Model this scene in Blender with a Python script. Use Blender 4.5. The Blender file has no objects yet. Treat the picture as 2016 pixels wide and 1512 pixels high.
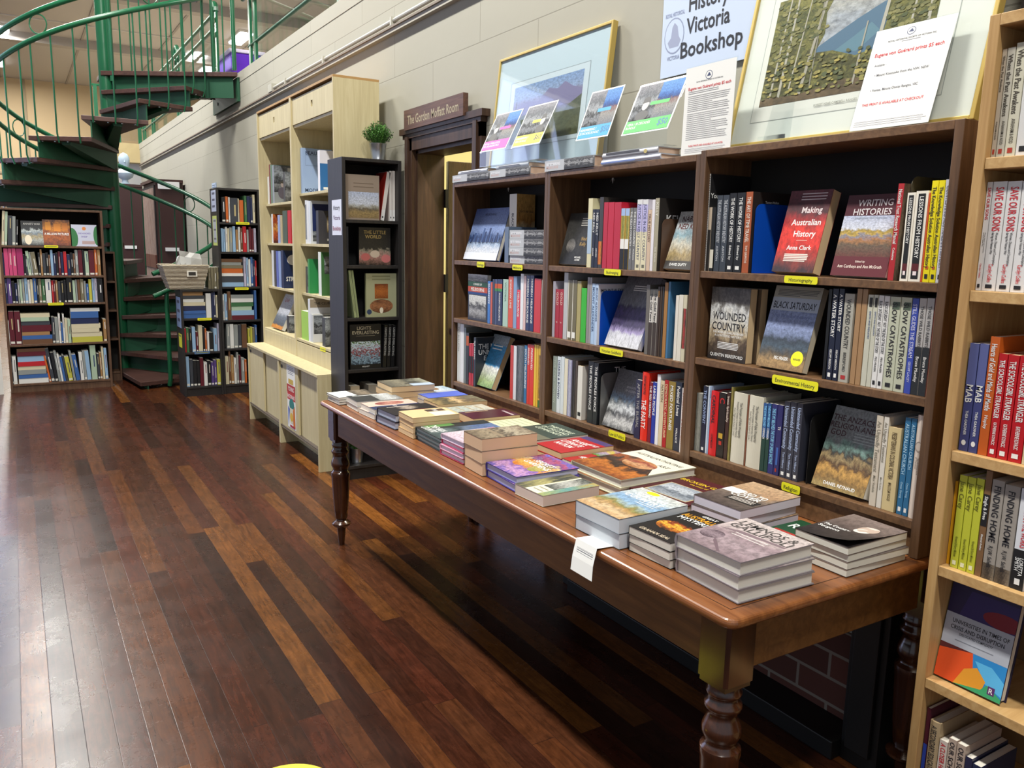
import bpy, math, random
from mathutils import Vector, Matrix
random.seed(7)
sc = bpy.context.scene
PI = math.pi
# ------------------------------------------------------------------ camera
F, CX, CY, CH = 1595.6, 1008.0, 756.0, 1.5
PIT, ROL, YAW = .16958, .02038, .54881
cd = Vector((math.sin(YAW)*math.cos(PIT), math.cos(YAW)*math.cos(PIT), -math.sin(PIT)))
r0 = Vector((math.cos(YAW), -math.sin(YAW), 0)); u0 = r0.cross(cd)
cr = r0*math.cos(ROL)+u0*math.sin(ROL); cu = -r0*math.sin(ROL)+u0*math.cos(ROL)
CP = Vector((0, 0, CH))
cam = bpy.data.cameras.new('camera'); co = bpy.data.objects.new('camera', cam); sc.collection.objects.link(co)
cam.sensor_width = 36; cam.lens = F/2016*36; cam.clip_start = .05; cam.clip_end = 200
co.matrix_world = Matrix.Translation(CP) @ Matrix((cr, cu, -cd)).transposed().to_4x4()
sc.camera = co
# ------------------------------------------------------------------ view, world, light
sc.view_settings.view_transform = 'Standard'; sc.view_settings.look = 'None'
sc.view_settings.gamma = 1; sc.view_settings.use_curve_mapping = False
sc.view_settings.exposure = 0.0
w = bpy.data.worlds.new('world'); sc.world = w; w.use_nodes = True
w.node_tree.nodes['Background'].inputs[0].default_value = (.80, .88, 1, 1)
w.node_tree.nodes['Background'].inputs[1].default_value = .5
def area(name, loc, sx, sy, power, col=(1, .97, .9), rot=(0, 0, 0)):
    l = bpy.data.lights.new(name, 'AREA'); l.shape = 'RECTANGLE'; l.size = sx; l.size_y = sy; l.energy = power; l.color = col
    o = bpy.data.objects.new(name, l); sc.collection.objects.link(o); o.location = loc; o.rotation_euler = rot
    return o
for y in (-.8, 3.2, 7.2, 11.2, 15.2, 19.2, 23.2, 27.2): area('ceiling_lamp_light', (.05, y, 6.08), .25, 1.25, 290)
for x, y, p in ((4.9, 20.5, 130), (4.95, 24.5, 130), (4.6, 14.0, 130), (4.6, 8.0, 120)): area('gallery_lamp_light', (x, y, 6.08), .25, 1.25, p)
area('inner_room_light', (3.2, 4.2, 2.95), .6, .6, 90, (1, .93, .72))
# ------------------------------------------------------------------ helpers: materials
def lin(c):
    c = c/255
    return c/12.92 if c <= .04045 else ((c+.055)/1.055)**2.4
def hexc(h): return tuple(lin(int(h[i:i+2], 16)) for i in (0, 2, 4))+(1,)
MC = {}
def mat(h, rough=.5, metal=0, emit=0, spec=.5, name=None):
    k = (h, rough, metal, emit)
    if k in MC: return MC[k]
    m = bpy.data.materials.new(name or 'mat_'+h); m.use_nodes = True
    b = m.node_tree.nodes['Principled BSDF']
    b.inputs['Base Color'].default_value = hexc(h); b.inputs['Roughness'].default_value = rough; b.inputs['Metallic'].default_value = metal
    b.inputs['Specular IOR Level'].default_value = spec
    if emit:
        b.inputs['Emission Color'].default_value = hexc(h); b.inputs['Emission Strength'].default_value = emit
    m.diffuse_color = hexc(h); MC[k] = m
    return m
def ramp(nt, stops, inp, interp='LINEAR'):
    r = nt.nodes.new('ShaderNodeValToRGB'); cr_ = r.color_ramp; cr_.interpolation = interp
    while len(cr_.elements) < len(stops): cr_.elements.new(.5)
    for e, (p, c) in zip(cr_.elements, stops): e.position = p; e.color = hexc(c)
    nt.links.new(inp, r.inputs[0]); return r.outputs[0]
def nd(nt, t, **kw):
    n = nt.nodes.new(t)
    for k, v in kw.items():
        if hasattr(n, k): setattr(n, k, v)
        else: n.inputs[k.replace('_', ' ')].default_value = v
    return n
def base_mat(name, rough=.5):
    m = bpy.data.materials.new(name); m.use_nodes = True
    b = m.node_tree.nodes['Principled BSDF']; b.inputs['Roughness'].default_value = rough
    return m, m.node_tree, b
def wood(name, c0, c1, c2, axis='Z', scale=1.0, rough=.4, stretch=14, coat=0):
    m, nt, b = base_mat(name, rough)
    tc = nd(nt, 'ShaderNodeTexCoord'); mp = nd(nt, 'ShaderNodeMapping')
    s = {'X': (1, stretch, stretch), 'Y': (stretch, 1, stretch), 'Z': (stretch, stretch, 1)}[axis]
    mp.inputs['Scale'].default_value = [q*scale for q in s]
    nt.links.new(tc.outputs['Object'], mp.inputs[0])
    n = nd(nt, 'ShaderNodeTexNoise', Scale=2.2, Detail=7, Roughness=.62, Distortion=.6); nt.links.new(mp.outputs[0], n.inputs['Vector'])
    nt.links.new(ramp(nt, [(.3, c0), (.5, c1), (.72, c2)], n.outputs[0]), b.inputs['Base Color'])
    bp = nd(nt, 'ShaderNodeBump', Strength=.08, Distance=.002); nt.links.new(n.outputs[0], bp.inputs['Height']); nt.links.new(bp.outputs[0], b.inputs['Normal'])
    if coat: b.inputs['Coat Weight'].default_value = coat; b.inputs['Coat Roughness'].default_value = .12
    return m
ART = {}
def art(stops, scale=6, k=.35, det=6, rough=.5, seed=0, sx=1, sy=1):
    """picture: colours follow the height of the picture, broken up by noise (UV 0..1)"""
    key = (tuple(stops), scale, k, det, seed, sx, sy)
    if key in ART: return ART[key]
    m, nt, b = base_mat('print', rough)
    uv = nd(nt, 'ShaderNodeUVMap'); mp = nd(nt, 'ShaderNodeMapping'); mp.inputs['Location'].default_value = (seed*3.1, seed*1.7, 0); mp.inputs['Scale'].default_value = (sx, sy, 1)
    nt.links.new(uv.outputs[0], mp.inputs[0])
    n = nd(nt, 'ShaderNodeTexNoise', Scale=scale, Detail=det, Roughness=.65, Distortion=.4); nt.links.new(mp.outputs[0], n.inputs['Vector'])
    sp = nd(nt, 'ShaderNodeSeparateXYZ'); nt.links.new(uv.outputs[0], sp.inputs[0])
    a = nd(nt, 'ShaderNodeMath', operation='SUBTRACT'); nt.links.new(n.outputs[0], a.inputs[0]); a.inputs[1].default_value = .5
    c = nd(nt, 'ShaderNodeMath', operation='MULTIPLY_ADD'); nt.links.new(a.outputs[0], c.inputs[0]); c.inputs[1].default_value = k*3; nt.links.new(sp.outputs[1], c.inputs[2])
    n2 = nd(nt, 'ShaderNodeTexNoise', Scale=scale*3.5, Detail=5, Roughness=.75); nt.links.new(mp.outputs[0], n2.inputs['Vector'])
    g = ramp(nt, [(.32, '909090'), (.5, 'dcdcdc'), (.62, 'ffffff')], n2.outputs[0])
    mx = nd(nt, 'ShaderNodeMix', data_type='RGBA', blend_type='MULTIPLY'); mx.inputs[0].default_value = .85; nt.links.new(ramp(nt, stops, c.outputs[0]), mx.inputs[6]); nt.links.new(g, mx.inputs[7])
    nt.links.new(mx.outputs[2], b.inputs['Base Color'])
    ART[key] = m
    return m
# ------------------------------------------------------------------ helpers: meshes
FONT = {}
def glyphs(s):
    if s in FONT: return FONT[s]
    c = bpy.data.curves.new('t', 'FONT'); c.body = s; c.size = 1; c.resolution_u = 2; c.align_x = 'LEFT'; c.offset = .014
    o = bpy.data.objects.new('t', c); me = bpy.data.meshes.new_from_object(o)
    vs = [tuple(v.co)[:2] for v in me.vertices]; fs = [tuple(p.vertices) for p in me.polygons]
    bpy.data.objects.remove(o); bpy.data.curves.remove(c); bpy.data.meshes.remove(me)
    if not vs: vs = [(0, 0)]; fs = []
    x0 = min(v[0] for v in vs); x1 = max(v[0] for v in vs)
    FONT[s] = ([(v[0]-x0, v[1]) for v in vs], fs, x1-x0)
    return FONT[s]
class MB:
    def __init__(s): s.v = []; s.f = []; s.m = []; s.uv = []; s.mats = []; s.M = None
    def mi(s, m):
        if isinstance(m, str): m = mat(m)
        if m not in s.mats: s.mats.append(m)
        return s.mats.index(m)
    def add(s, vs, fs, m, uvs=None):
        o = len(s.v); i = s.mi(m)
        if s.M: vs = [s.M @ Vector(v) for v in vs]
        s.v += [tuple(v) for v in vs]
        for k, f in enumerate(fs):
            s.f.append([o+q for q in f]); s.m.append(i)
            s.uv.append(uvs[k] if uvs else [(0, 0)]*len(f))
    def box(s, x0, x1, y0, y1, z0, z1, m):
        a = [(x, y, z) for x in (x0, x1) for y in (y0, y1) for z in (z0, z1)]
        s.add(a, [(0, 1, 3, 2), (4, 6, 7, 5), (0, 4, 5, 1), (2, 3, 7, 6), (0, 2, 6, 4), (1, 5, 7, 3)], m)
    def quad(s, p, m): s.add(p, [(0, 1, 2, 3)], m, [[(0, 0), (1, 0), (1, 1), (0, 1)]])
    def prism(s, pts, z0, z1, m):       # polygon (x,y) extruded in z
        n = len(pts); v = [(x, y, z0) for x, y in pts]+[(x, y, z1) for x, y in pts]
        s.add(v, [tuple(range(n))[::-1], tuple(range(n, 2*n))]+[(i, (i+1) % n, n+(i+1) % n, n+i) for i in range(n)], m)
    def hexa(s, p, m):                  # 8 corners: bottom 4, top 4
        s.add(p, [(3, 2, 1, 0), (4, 5, 6, 7), (0, 1, 5, 4), (1, 2, 6, 5), (2, 3, 7, 6), (3, 0, 4, 7)], m)
    def tube(s, pts, r, m, n=10, closed=False):
        pts = [Vector(p) for p in pts]; N = len(pts); v = []; f = []
        prev = None
        for i, p in enumerate(pts):
            a = pts[(i-1) % N] if (i > 0 or closed) else p; b = pts[(i+1) % N] if (i < N-1 or closed) else p
            t = (b-a).normalized()
            if prev is None:
                q = Vector((0, 0, 1)) if abs(t.z) < .9 else Vector((1, 0, 0))
                e = t.cross(q).normalized()
            else: e = (prev-t*prev.dot(t)).normalized()
            prev = e; g = t.cross(e)
            rr = r[i] if isinstance(r, (list, tuple)) else r
            for k in range(n): v.append(p+e*rr*math.cos(2*PI*k/n)+g*rr*math.sin(2*PI*k/n))
        for i in range(N if closed else N-1):
            for k in range(n):
                a = i*n+k; b = i*n+(k+1) % n; j = (i+1) % N
                f.append((a, b, j*n+(k+1) % n, j*n+k))
        if not closed: f += [tuple(range(n))[::-1], tuple(range((N-1)*n, N*n))]
        s.add(v, f, m)
    def lathe(s, prof, c, m, n=28, cap=True):
        v = [(c[0]+r*math.cos(2*PI*k/n), c[1]+r*math.sin(2*PI*k/n), c[2]+z) for r, z in prof for k in range(n)]
        f = [(i*n+k, i*n+(k+1) % n, (i+1)*n+(k+1) % n, (i+1)*n+k) for i in range(len(prof)-1) for k in range(n)]
        if cap: f += [tuple(range(n))[::-1], tuple(range((len(prof)-1)*n, len(prof)*n))]
        s.add(v, f, m)
    def text(s, t, O, U, V, cx_, cy_, h, m, maxw=None, al='C', sq=None):
        vs, fs, wd = glyphs(t)
        k = h/.72; kx = k
        if maxw and wd*k > maxw: kx = maxw/wd
        if sq: kx *= sq
        W = wd*kx; x = cx_-(W/2 if al == 'C' else 0)
        s.add([O+U*(x+a*kx)+V*(cy_-h/2+b*k) for a, b in vs], fs, m)
    def build(s, name, parent=None, bevel=0, smooth=False):
        me = bpy.data.meshes.new(name); me.from_pydata(s.v, [], s.f)
        for m in s.mats: me.materials.append(m)
        me.polygons.foreach_set('material_index', s.m)
        ul = me.uv_layers.new(name='UVMap')
        flat = [c for f in s.uv for q in f for c in q]
        if len(flat) == len(ul.data)*2: ul.data.foreach_set('uv', flat)
        if smooth: me.polygons.foreach_set('use_smooth', [True]*len(me.polygons))
        me.update()
        o = bpy.data.objects.new(name, me); sc.collection.objects.link(o)
        if parent: o.parent = parent
        if bevel:
            b = o.modifiers.new('bevel', 'BEVEL'); b.width = bevel; b.segments = 2; b.limit_method = 'ANGLE'; b.angle_limit = math.radians(50)
        if smooth:
            e = o.modifiers.new('edges', 'EDGE_SPLIT'); e.split_angle = math.radians(40)
        return o
LAB = {}
def tag(o, label, cat, group=None, kind=None):
    n = len(label.split())
    if not (4 <= n <= 16): print('LABEL WORDS', n, label)
    if label in LAB: print('DUP LABEL', label)
    LAB[label] = 1
    o['label'] = label; o['category'] = cat
    if group: o['group'] = group
    if kind: o['kind'] = kind
    return o
def thing(name, label, cat, M=None, group=None):
    o = bpy.data.objects.new(name, None); sc.collection.objects.link(o); o.empty_display_size = .05
    if M is not None: o.matrix_world = M
    return tag(o, label, cat, group)
def structure(name, mb, **k):
    o = mb.build(name, **k); o['kind'] = 'structure'; return o
# decoration of a flat face: O corner, U right, V up (unit), size W x H
def deco(mb, O, U, V, W, H, spec, lift=.0004):
    N = U.cross(V); n = 0
    for it in spec:
        n += 1; Q = O+N*(lift+min(n*.00008, .0012+n*.000004)); k = it[0]
        if k == 'r':
            _, a, b, c, d, m = it
            mb.quad([Q+U*W*a+V*H*b, Q+U*W*c+V*H*b, Q+U*W*c+V*H*d, Q+U*W*a+V*H*d], m)
        elif k == 't':
            _, t, x, y, h, m = it[:6]; mw = it[6] if len(it) > 6 else .92
            mb.text(t, Q, U, V, W*x, H*y, H*h, m, W*mw, 'L' if len(it) > 7 else 'C')
        elif k == 'e':
            _, x, y, rx, ry, m = it; K = 20
            vs = [Q+U*W*min(1, max(0, x+rx*math.cos(2*PI*i/K)))+V*H*min(1, max(0, y+ry*math.sin(2*PI*i/K))) for i in range(K)]
            mb.add(vs, [tuple(range(K))], m, [[(.5+.5*math.cos(2*PI*i/K), .5+.5*math.sin(2*PI*i/K)) for i in range(K)]])
        elif k == 'p':
            _, pts, m = it
            mb.add([Q+U*W*x+V*H*y for x, y in pts], [tuple(range(len(pts)))], m, [list(pts)])
        elif k == 'l':   # lines of small print: x0,x1,y0,y1,count,height,colour
            _, x0, x1, y0, y1, c, h, m = it; rn = random.Random(c*7+int(W*1000))
            for i in range(c):
                y = y1-(y1-y0)*i/max(1, c-1); e = x1-(x1-x0)*(.5*rn.random() if i % 5 == 4 else .06*rn.random())
                mb.quad([Q+U*W*x0+V*H*y, Q+U*W*e+V*H*y, Q+U*W*e+V*H*(y+h), Q+U*W*x0+V*H*(y+h)], m)
PAPER = mat('dcd8cc', .8); CREAMP = mat('d9bd92', .85); WARMP = mat('cbbfa6', .85); BLUEP = mat('c9cfd6', .8)
# book in its own frame: x thickness (front cover at +x), y from spine (0) to fore-edge (D), z up (0..H)
def book(label, M, T, H, D, col, front=None, spine=None, pages=None, hard=False, group=None, simple=False, back=None, kind='book'):
    c = col if not isinstance(col, str) else mat(col, .35)
    pages = pages or PAPER
    i = .004 if hard else .0008; ct = .0025 if hard else .0008
    X, Y, Z = Vector((1, 0, 0)), Vector((0, 1, 0)), Vector((0, 0, 1))
    cov = MB(); pg = cov if simple else MB()
    if simple:
        cov.box(-T/2, T/2, 0, D, 0, H, c)
        if D > .05: cov.box(-T/2+ct, T/2-ct, .003, D-.001, .003, H+.0005, pages)
    else:
        cov.box(-T/2, -T/2+ct, 0, D, 0, H, c); cov.box(T/2-ct, T/2, 0, D, 0, H, c)
        if hard: # rounded spine
            K = 6; pts = [(-T/2+ct+(T-2*ct)*j/K, -.0035*math.sin(PI*j/K)) for j in range(K+1)]
            cov.prism(pts+[(T/2-ct, .003), (-T/2+ct, .003)], 0, H, c)
        else: cov.box(-T/2+ct, T/2-ct, 0, .0009, 0, H, c)
        pg.box(-T/2+ct, T/2-ct, .001 if not hard else .003, D-i, i, H-i, pages)
    off = .0038 if (hard and not simple) else 0
    if spine: deco(cov, Vector((-T/2, -off, H)), -Z, X, H, T, spine)
    if front: deco(cov, Vector((T/2, 0, 0)), Y, Z, D, H, front)
    if simple:
        o = cov.build('book'); o.matrix_world = M; tag(o, label, kind, group); return o
    e = thing('book', label, kind, M, group)
    cov.build('cover', e); pg.build('page_block', e)
    return e
# frames: origin, U right, D depth away from the viewer, Z up
class Fr:
    def __init__(s, O, U, D): s.O = Vector(O); s.U = Vector(U).normalized(); s.D = Vector(D).normalized(); s.Z = Vector((0, 0, 1))
    def P(s, u, d, z): return s.O+s.U*u+s.D*d+s.Z*z
    def u_at(s, px, d, z):
        b = s.P(0, d, z)-CP; k = (px-CX)/F
        return -(b.dot(cr)-k*b.dot(cd))/(s.U.dot(cr)-k*s.U.dot(cd))
    def z_at(s, py, u, d):
        b = s.P(u, d, 0)-CP; k = (CY-py)/F
        return -(b.dot(cu)-k*b.dot(cd))/(s.Z.dot(cu)-k*s.Z.dot(cd))
    def ray_u(s, px, py, u):     # ray with plane u = const -> (d, z)
        v = cd+cr*((px-CX)/F)-cu*((py-CY)/F); t = (s.P(u, 0, 0)-CP).dot(s.U)/v.dot(s.U); q = CP+v*t-s.O
        return q.dot(s.D), q.z
    def ray_d(s, px, py, d=0):
        v = cd+cr*((px-CX)/F)-cu*((py-CY)/F); t = (s.P(0, d, 0)-CP).dot(s.D)/v.dot(s.D); q = CP+v*t-s.O
        return q.dot(s.U), q.z
def mat4(p, x, y, z): return Matrix.Translation(p) @ Matrix((x, y, z)).transposed().to_4x4()
ORD = ['zeroth', 'first', 'second', 'third', 'fourth', 'fifth', 'sixth', 'seventh', 'eighth', 'ninth', 'tenth', 'eleventh', 'twelfth', 'thirteenth', 'fourteenth', 'fifteenth', 'sixteenth', 'seventeenth', 'eighteenth', 'nineteenth', 'twentieth', 'twenty-first', 'twenty-second', 'twenty-third', 'twenty-fourth', 'twenty-fifth', 'twenty-sixth', 'twenty-seventh', 'twenty-eighth', 'twenty-ninth', 'thirtieth', 'thirty-first', 'thirty-second', 'thirty-third', 'thirty-fourth', 'thirty-fifth']
W_ = 'f0efe9'; K_ = '17181a'
def spine_spec(text, tc, auth=None, H=.23, T=.02, logo=None, extra=()):
    sp = list(extra)
    h = .62 if T < .022 else min(.62, .014/T)
    if text: sp.append(('t', text, .06, .5, h, tc, .56 if auth else .8, 'L'))
    if auth: sp.append(('t', auth, .66, .5, h*.62, tc, .22, 'L'))
    if logo: sp.append(('r', .92, .25, .965, .75, logo))
    return sp
# standing spine-out: row = (x0,x1,ytop,colour,colourname,opts)
def stand(fr, zs, rows, org, shelf, dep=.02, D=.15, simple=False, grp=None, tilt=0):
    ox, oy, k = org; n0 = 0
    rows = sorted(rows, key=lambda r: r[0])
    for n, row in enumerate(rows, 1):
        x0, x1, yt, c, cn = row[:5]; o = row[5] if len(row) > 5 else {}
        if cn is None: n0 += 1; continue
        d = o.get('d', dep); u_0 = fr.u_at(ox+k*x0, d, zs); u_1 = fr.u_at(ox+k*x1, d, zs)
        if hasattr(fr, 'lim') and zs < fr.tops[-1]: u_0 = max(u_0, fr.lim[0]); u_1 = min(u_1, fr.lim[1])
        if u_1-u_0 < .003: continue
        T = max(.004, u_1-u_0-.0012); um = (u_0+u_1)/2
        H = fr.z_at(oy+k*yt, u_0, d)-zs
        H = max(.08, H); tl = o.get('tilt', tilt); DD = o.get('D', D)
        if hasattr(fr, 'tops'):
            up = [q for q in fr.tops if q > zs+.05]
            if up: H = min(H, (up[0]-zs-.004)*(1 if not tl else .985))
            DD = min(DD, fr.maxd-d)
        cop = o.get('n', 1)
        p = fr.P(um, d, zs+.0005+abs(math.sin(math.radians(tl)))*T/2)
        R = Matrix.Rotation(math.radians(tl), 3, fr.D)
        M = mat4(p, R @ fr.U, fr.D, R @ fr.Z)
        sp = o.get('sp')
        if sp is None and o.get('t'): sp = spine_spec(o['t'], o.get('tc', W_), o.get('a'), H, T, o.get('lg'), o.get('ex', ()))
        elif sp is None: sp = o.get('ex')
        if o.get('horiz'): pass
        name = o.get('name', 'book'); ttl = o.get('ttl')
        lab = f"{cn} {name}{' titled '+ttl if ttl else ''}, {ORD[n]} from left {shelf}"
        book(o.get('label', lab), M, T, H, DD, c, spine=sp, front=o.get('front'), pages=o.get('pg'), hard=o.get('hard', False), group=grp, simple=simple or o.get('simple', False))
    return
def flatstack(fr, zs, x0, x1, ys, cols, org, shelf, dep=.02, D=.15, grp=None, specs=None):
    """books lying one on another, spines to the viewer; ys = list of y edges from top to bottom"""
    ox, oy, k = org; u_0 = fr.u_at(ox+k*x0, dep, zs); u_1 = fr.u_at(ox+k*x1, dep, zs)
    zz = [fr.z_at(oy+k*y, u_0, dep) for y in ys]; zz[-1] = zs
    n = len(cols)
    for i, (c, cn) in enumerate(cols):
        T = zz[i]-zz[i+1]-.0006
        e = (.5-random.random())*.012 if n > 2 else 0; L = (u_1-u_0)*(1-.1*random.random()*(i < n-2))
        M = mat4(fr.P(u_0+L+e*.3, dep+abs(e), zz[i+1]+T/2+.0003), fr.Z, fr.D, -fr.U)
        pos = 'topmost' if i == 0 else ('lowest' if i == n-1 else ORD[i+1]+' down')
        book(f"{cn} book lying flat, {pos} in {shelf}", M, T, L, D, c, spine=specs[i] if specs else None, simple=(specs is None), group=grp)
def faceout(fr, zs, BL, BRx, TL, T, col, front, label, d0=.03, hard=False, pages=None, group=None, yaw=0):
    u_0 = fr.u_at(BL[0], d0, zs); u_1 = fr.u_at(BRx, d0, zs)
    if hasattr(fr, 'lim'): u_0 = max(u_0, fr.lim[0]+.002); u_1 = min(u_1, fr.lim[1]-.002)
    W = u_1-u_0
    d1, z1 = fr.ray_u(TL[0], TL[1], u_0); dd = d1-d0; dz = z1-zs; t = math.atan2(dd, dz); Hh = math.hypot(dd, dz)
    t = max(0, min(.6 if fr.O.y < 4 or fr.U.x < .5 else .2, t))
    if hasattr(fr, 'tops'):
        up = [q for q in fr.tops if q > zs+.05]
        if up: Hh = min(Hh, (up[0]-zs-.006-T*math.sin(t))/math.cos(t))
        while t > .04 and d0+Hh*math.sin(t)+T*math.cos(t) > fr.maxd: t -= .02
        Hh = min(Hh, max(.1, (dz/math.cos(t)) if dz > 0 else Hh))
    R = Matrix.Rotation(-t, 3, fr.U); Rz = Matrix.Rotation(yaw, 3, fr.Z)
    x = Rz @ (R @ (-fr.D)); y = Rz @ fr.U; z = Rz @ (R @ fr.Z)
    p = fr.P(u_0, d0, zs+.001+T*math.sin(t)*0)-x*T/2+Vector((0, 0, .0))
    p.z += abs(math.sin(t))*T/2*1.0
    # lowest corner of the block rests on the shelf
    low = min((p+x*sx*T/2).z for sx in (-1, 1)); p.z += zs+.0006-low
    return book(label, mat4(p, x, y, z), T, Hh, W, col, front=front, hard=hard, pages=pages, group=group)
# ------------------------------------------------------------------ shared materials
def floor_mat():
    m, nt, b = base_mat('floorboards', .3); L = nt.links.new
    tc = nd(nt, 'ShaderNodeTexCoord'); sp = nd(nt, 'ShaderNodeSeparateXYZ'); L(tc.outputs['Object'], sp.inputs[0])
    def M(op, a, b_=None, c=None):
        n = nd(nt, 'ShaderNodeMath', operation=op)
        for i, q in enumerate((a, b_, c)):
            if q is None: continue
            if isinstance(q, (int, float)): n.inputs[i].default_value = q
            else: L(q, n.inputs[i])
        return n.outputs[0]
    xs = M('DIVIDE', sp.outputs[0], .083); row = M('FLOOR', xs); fx = M('FRACT', xs)
    wn = nd(nt, 'ShaderNodeTexWhiteNoise', noise_dimensions='1D'); L(row, wn.inputs['W'])
    ys = M('ADD', M('DIVIDE', sp.outputs[1], 1.9), M('MULTIPLY', wn.outputs['Value'], 7.3)); pl = M('FLOOR', ys); fy = M('FRACT', ys)
    cb = nd(nt, 'ShaderNodeCombineXYZ'); L(row, cb.inputs[0]); L(pl, cb.inputs[1])
    w2 = nd(nt, 'ShaderNodeTexWhiteNoise', noise_dimensions='2D'); L(cb.outputs[0], w2.inputs['Vector'])
    col = ramp(nt, [(0, '3a2017'), (.2, '4e2a1b'), (.38, '5e2f1e'), (.5, '4f2b1e'), (.62, '5d3721'), (.78, '693d22'), (.9, '734824'), (1, '96602c')], w2.outputs['Value'])
    mp = nd(nt, 'ShaderNodeMapping'); mp.inputs['Scale'].default_value = (22, 2.4, 1); L(tc.outputs['Object'], mp.inputs[0])
    ad = nd(nt, 'ShaderNodeVectorMath', operation='ADD'); L(mp.outputs[0], ad.inputs[0]); sc_ = nd(nt, 'ShaderNodeVectorMath', operation='SCALE'); sc_.inputs['Scale'].default_value = 13; L(cb.outputs[0], sc_.inputs[0]); L(sc_.outputs[0], ad.inputs[1])
    n = nd(nt, 'ShaderNodeTexNoise', Scale=2.5, Detail=8, Roughness=.65, Distortion=1.0); L(ad.outputs[0], n.inputs['Vector'])
    g = ramp(nt, [(.28, '7c7672'), (.45, 'c0bab4'), (.6, 'e8e2dc'), (.75, 'ffffff')], n.outputs[0])
    mx = nd(nt, 'ShaderNodeMix', data_type='RGBA', blend_type='MULTIPLY'); mx.inputs[0].default_value = .9; L(col, mx.inputs[6]); L(g, mx.inputs[7])
    n5 = nd(nt, 'ShaderNodeTexNoise', Scale=7.0, Detail=9, Roughness=.75, Distortion=2.5); L(tc.outputs['Object'], n5.inputs['Vector'])
    g5 = ramp(nt, [(.3, '9a948e'), (.5, 'd6d0ca'), (.68, 'ffffff')], n5.outputs[0])
    mx5 = nd(nt, 'ShaderNodeMix', data_type='RGBA', blend_type='MULTIPLY'); mx5.inputs[0].default_value = .6; L(mx.outputs[2], mx5.inputs[6]); L(g5, mx5.inputs[7]); mx = mx5
    # joints
    ex = M('MINIMUM', fx, M('SUBTRACT', 1, fx)); ey = M('MINIMUM', fy, M('SUBTRACT', 1, fy))
    j = M('MINIMUM', M('MULTIPLY', ex, 60), M('MULTIPLY', ey, 900)); j = M('MINIMUM', j, 1)
    mj = nd(nt, 'ShaderNodeMix', data_type='RGBA'); L(j, mj.inputs[0]); mj.inputs[6].default_value = hexc('20100c'); L(mx.outputs[2], mj.inputs[7])
    L(mj.outputs[2], b.inputs['Base Color'])
    n3 = nd(nt, 'ShaderNodeTexNoise', Scale=3.0, Detail=6, Roughness=.7); L(tc.outputs['Object'], n3.inputs['Vector'])
    mr = nd(nt, 'ShaderNodeMapRange'); mr.inputs[3].default_value = .15; mr.inputs[4].default_value = .4; L(n3.outputs[0], mr.inputs[0]); L(mr.outputs[0], b.inputs['Roughness'])
    n4 = nd(nt, 'ShaderNodeTexNoise', Scale=14, Detail=5); L(tc.outputs['Object'], n4.inputs['Vector'])
    b.inputs['Specular IOR Level'].default_value = .3
    hh = M('ADD', M('MULTIPLY', j, .16), M('MULTIPLY', n4.outputs[0], .5))
    bp = nd(nt, 'ShaderNodeBump', Strength=.22, Distance=.004); L(hh, bp.inputs['Height']); L(bp.outputs[0], b.inputs['Normal'])
    return m
def block_mat(name, c0, c1, bw=.8, bh=.42, mort=.004, swap=True, mc=None, rough=.75):
    m, nt, b = base_mat(name, rough); L = nt.links.new
    tc = nd(nt, 'ShaderNodeTexCoord'); sp = nd(nt, 'ShaderNodeSeparateXYZ'); L(tc.outputs['Object'], sp.inputs[0])
    cb = nd(nt, 'ShaderNodeCombineXYZ'); L(sp.outputs[1 if swap else 0], cb.inputs[0]); L(sp.outputs[2], cb.inputs[1])
    br = nd(nt, 'ShaderNodeTexBrick'); L(cb.outputs[0], br.inputs['Vector'])
    br.inputs['Scale'].default_value = 1; br.inputs['Brick Width'].default_value = bw; br.inputs['Row Height'].default_value = bh
    br.inputs['Mortar Size'].default_value = mort; br.inputs['Mortar Smooth'].default_value = .3
    br.inputs['Color1'].default_value = hexc(c0); br.inputs['Color2'].default_value = hexc(c1); br.inputs['Mortar'].default_value = hexc(mc or c1)
    L(br.outputs['Color'], b.inputs['Base Color'])
    n = nd(nt, 'ShaderNodeTexNoise', Scale=9, Detail=5); L(tc.outputs['Object'], n.inputs['Vector'])
    a = nd(nt, 'ShaderNodeMath', operation='MULTIPLY_ADD'); L(br.outputs['Fac'], a.inputs[0]); a.inputs[1].default_value = -1; L(n.outputs[0], a.inputs[2])
    bp = nd(nt, 'ShaderNodeBump', Strength=.35, Distance=.004); L(a.outputs[0], bp.inputs['Height']); L(bp.outputs[0], b.inputs['Normal'])
    return m
WALL = block_mat('painted_block', 'a8a597', 'a6a395', bw=1.1, mc='8f8c7e', mort=.003)
BRICK = block_mat('red_brick', '5b3228', '4c2a22', bw=.23, bh=.086, mort=.006, mc='7d7268', rough=.9)
DARKW = wood('dark_oak', '4a3423', '5d432d', '70533a', 'Z', 1.6, .45)
DARKH = wood('dark_oak_shelf', '543c27', '694c32', '7c5c3e', 'Y', 1.6, .45)
BACKW = mat('15120f', .8)
BLK = wood('black_brown_board', '1b1919', '232020', '2c2827', 'Z', 2, .5)
BIRCH = wood('pale_birch', 'bcae86', 'c6b990', 'd0c49d', 'Z', 1.3, .5)
BIRCHE = mat('b08a55', .5)
OAK = wood('light_oak', 'a8814f', 'b8925d', 'c5a26e', 'Z', 1.6, .5)
OAKH = wood('light_oak_shelf', 'ae8855', 'bf9964', 'cdaa76', 'Y', 1.6, .5)
TABW = wood('polished_table_wood', '63381b', '7d4b26', '955f34', 'Y', 1.2, .33, coat=.3)
TRIMW = wood('door_trim_wood', '2c1c13', '3d281b', '4e3626', 'Z', 1.2, .5)
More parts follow.
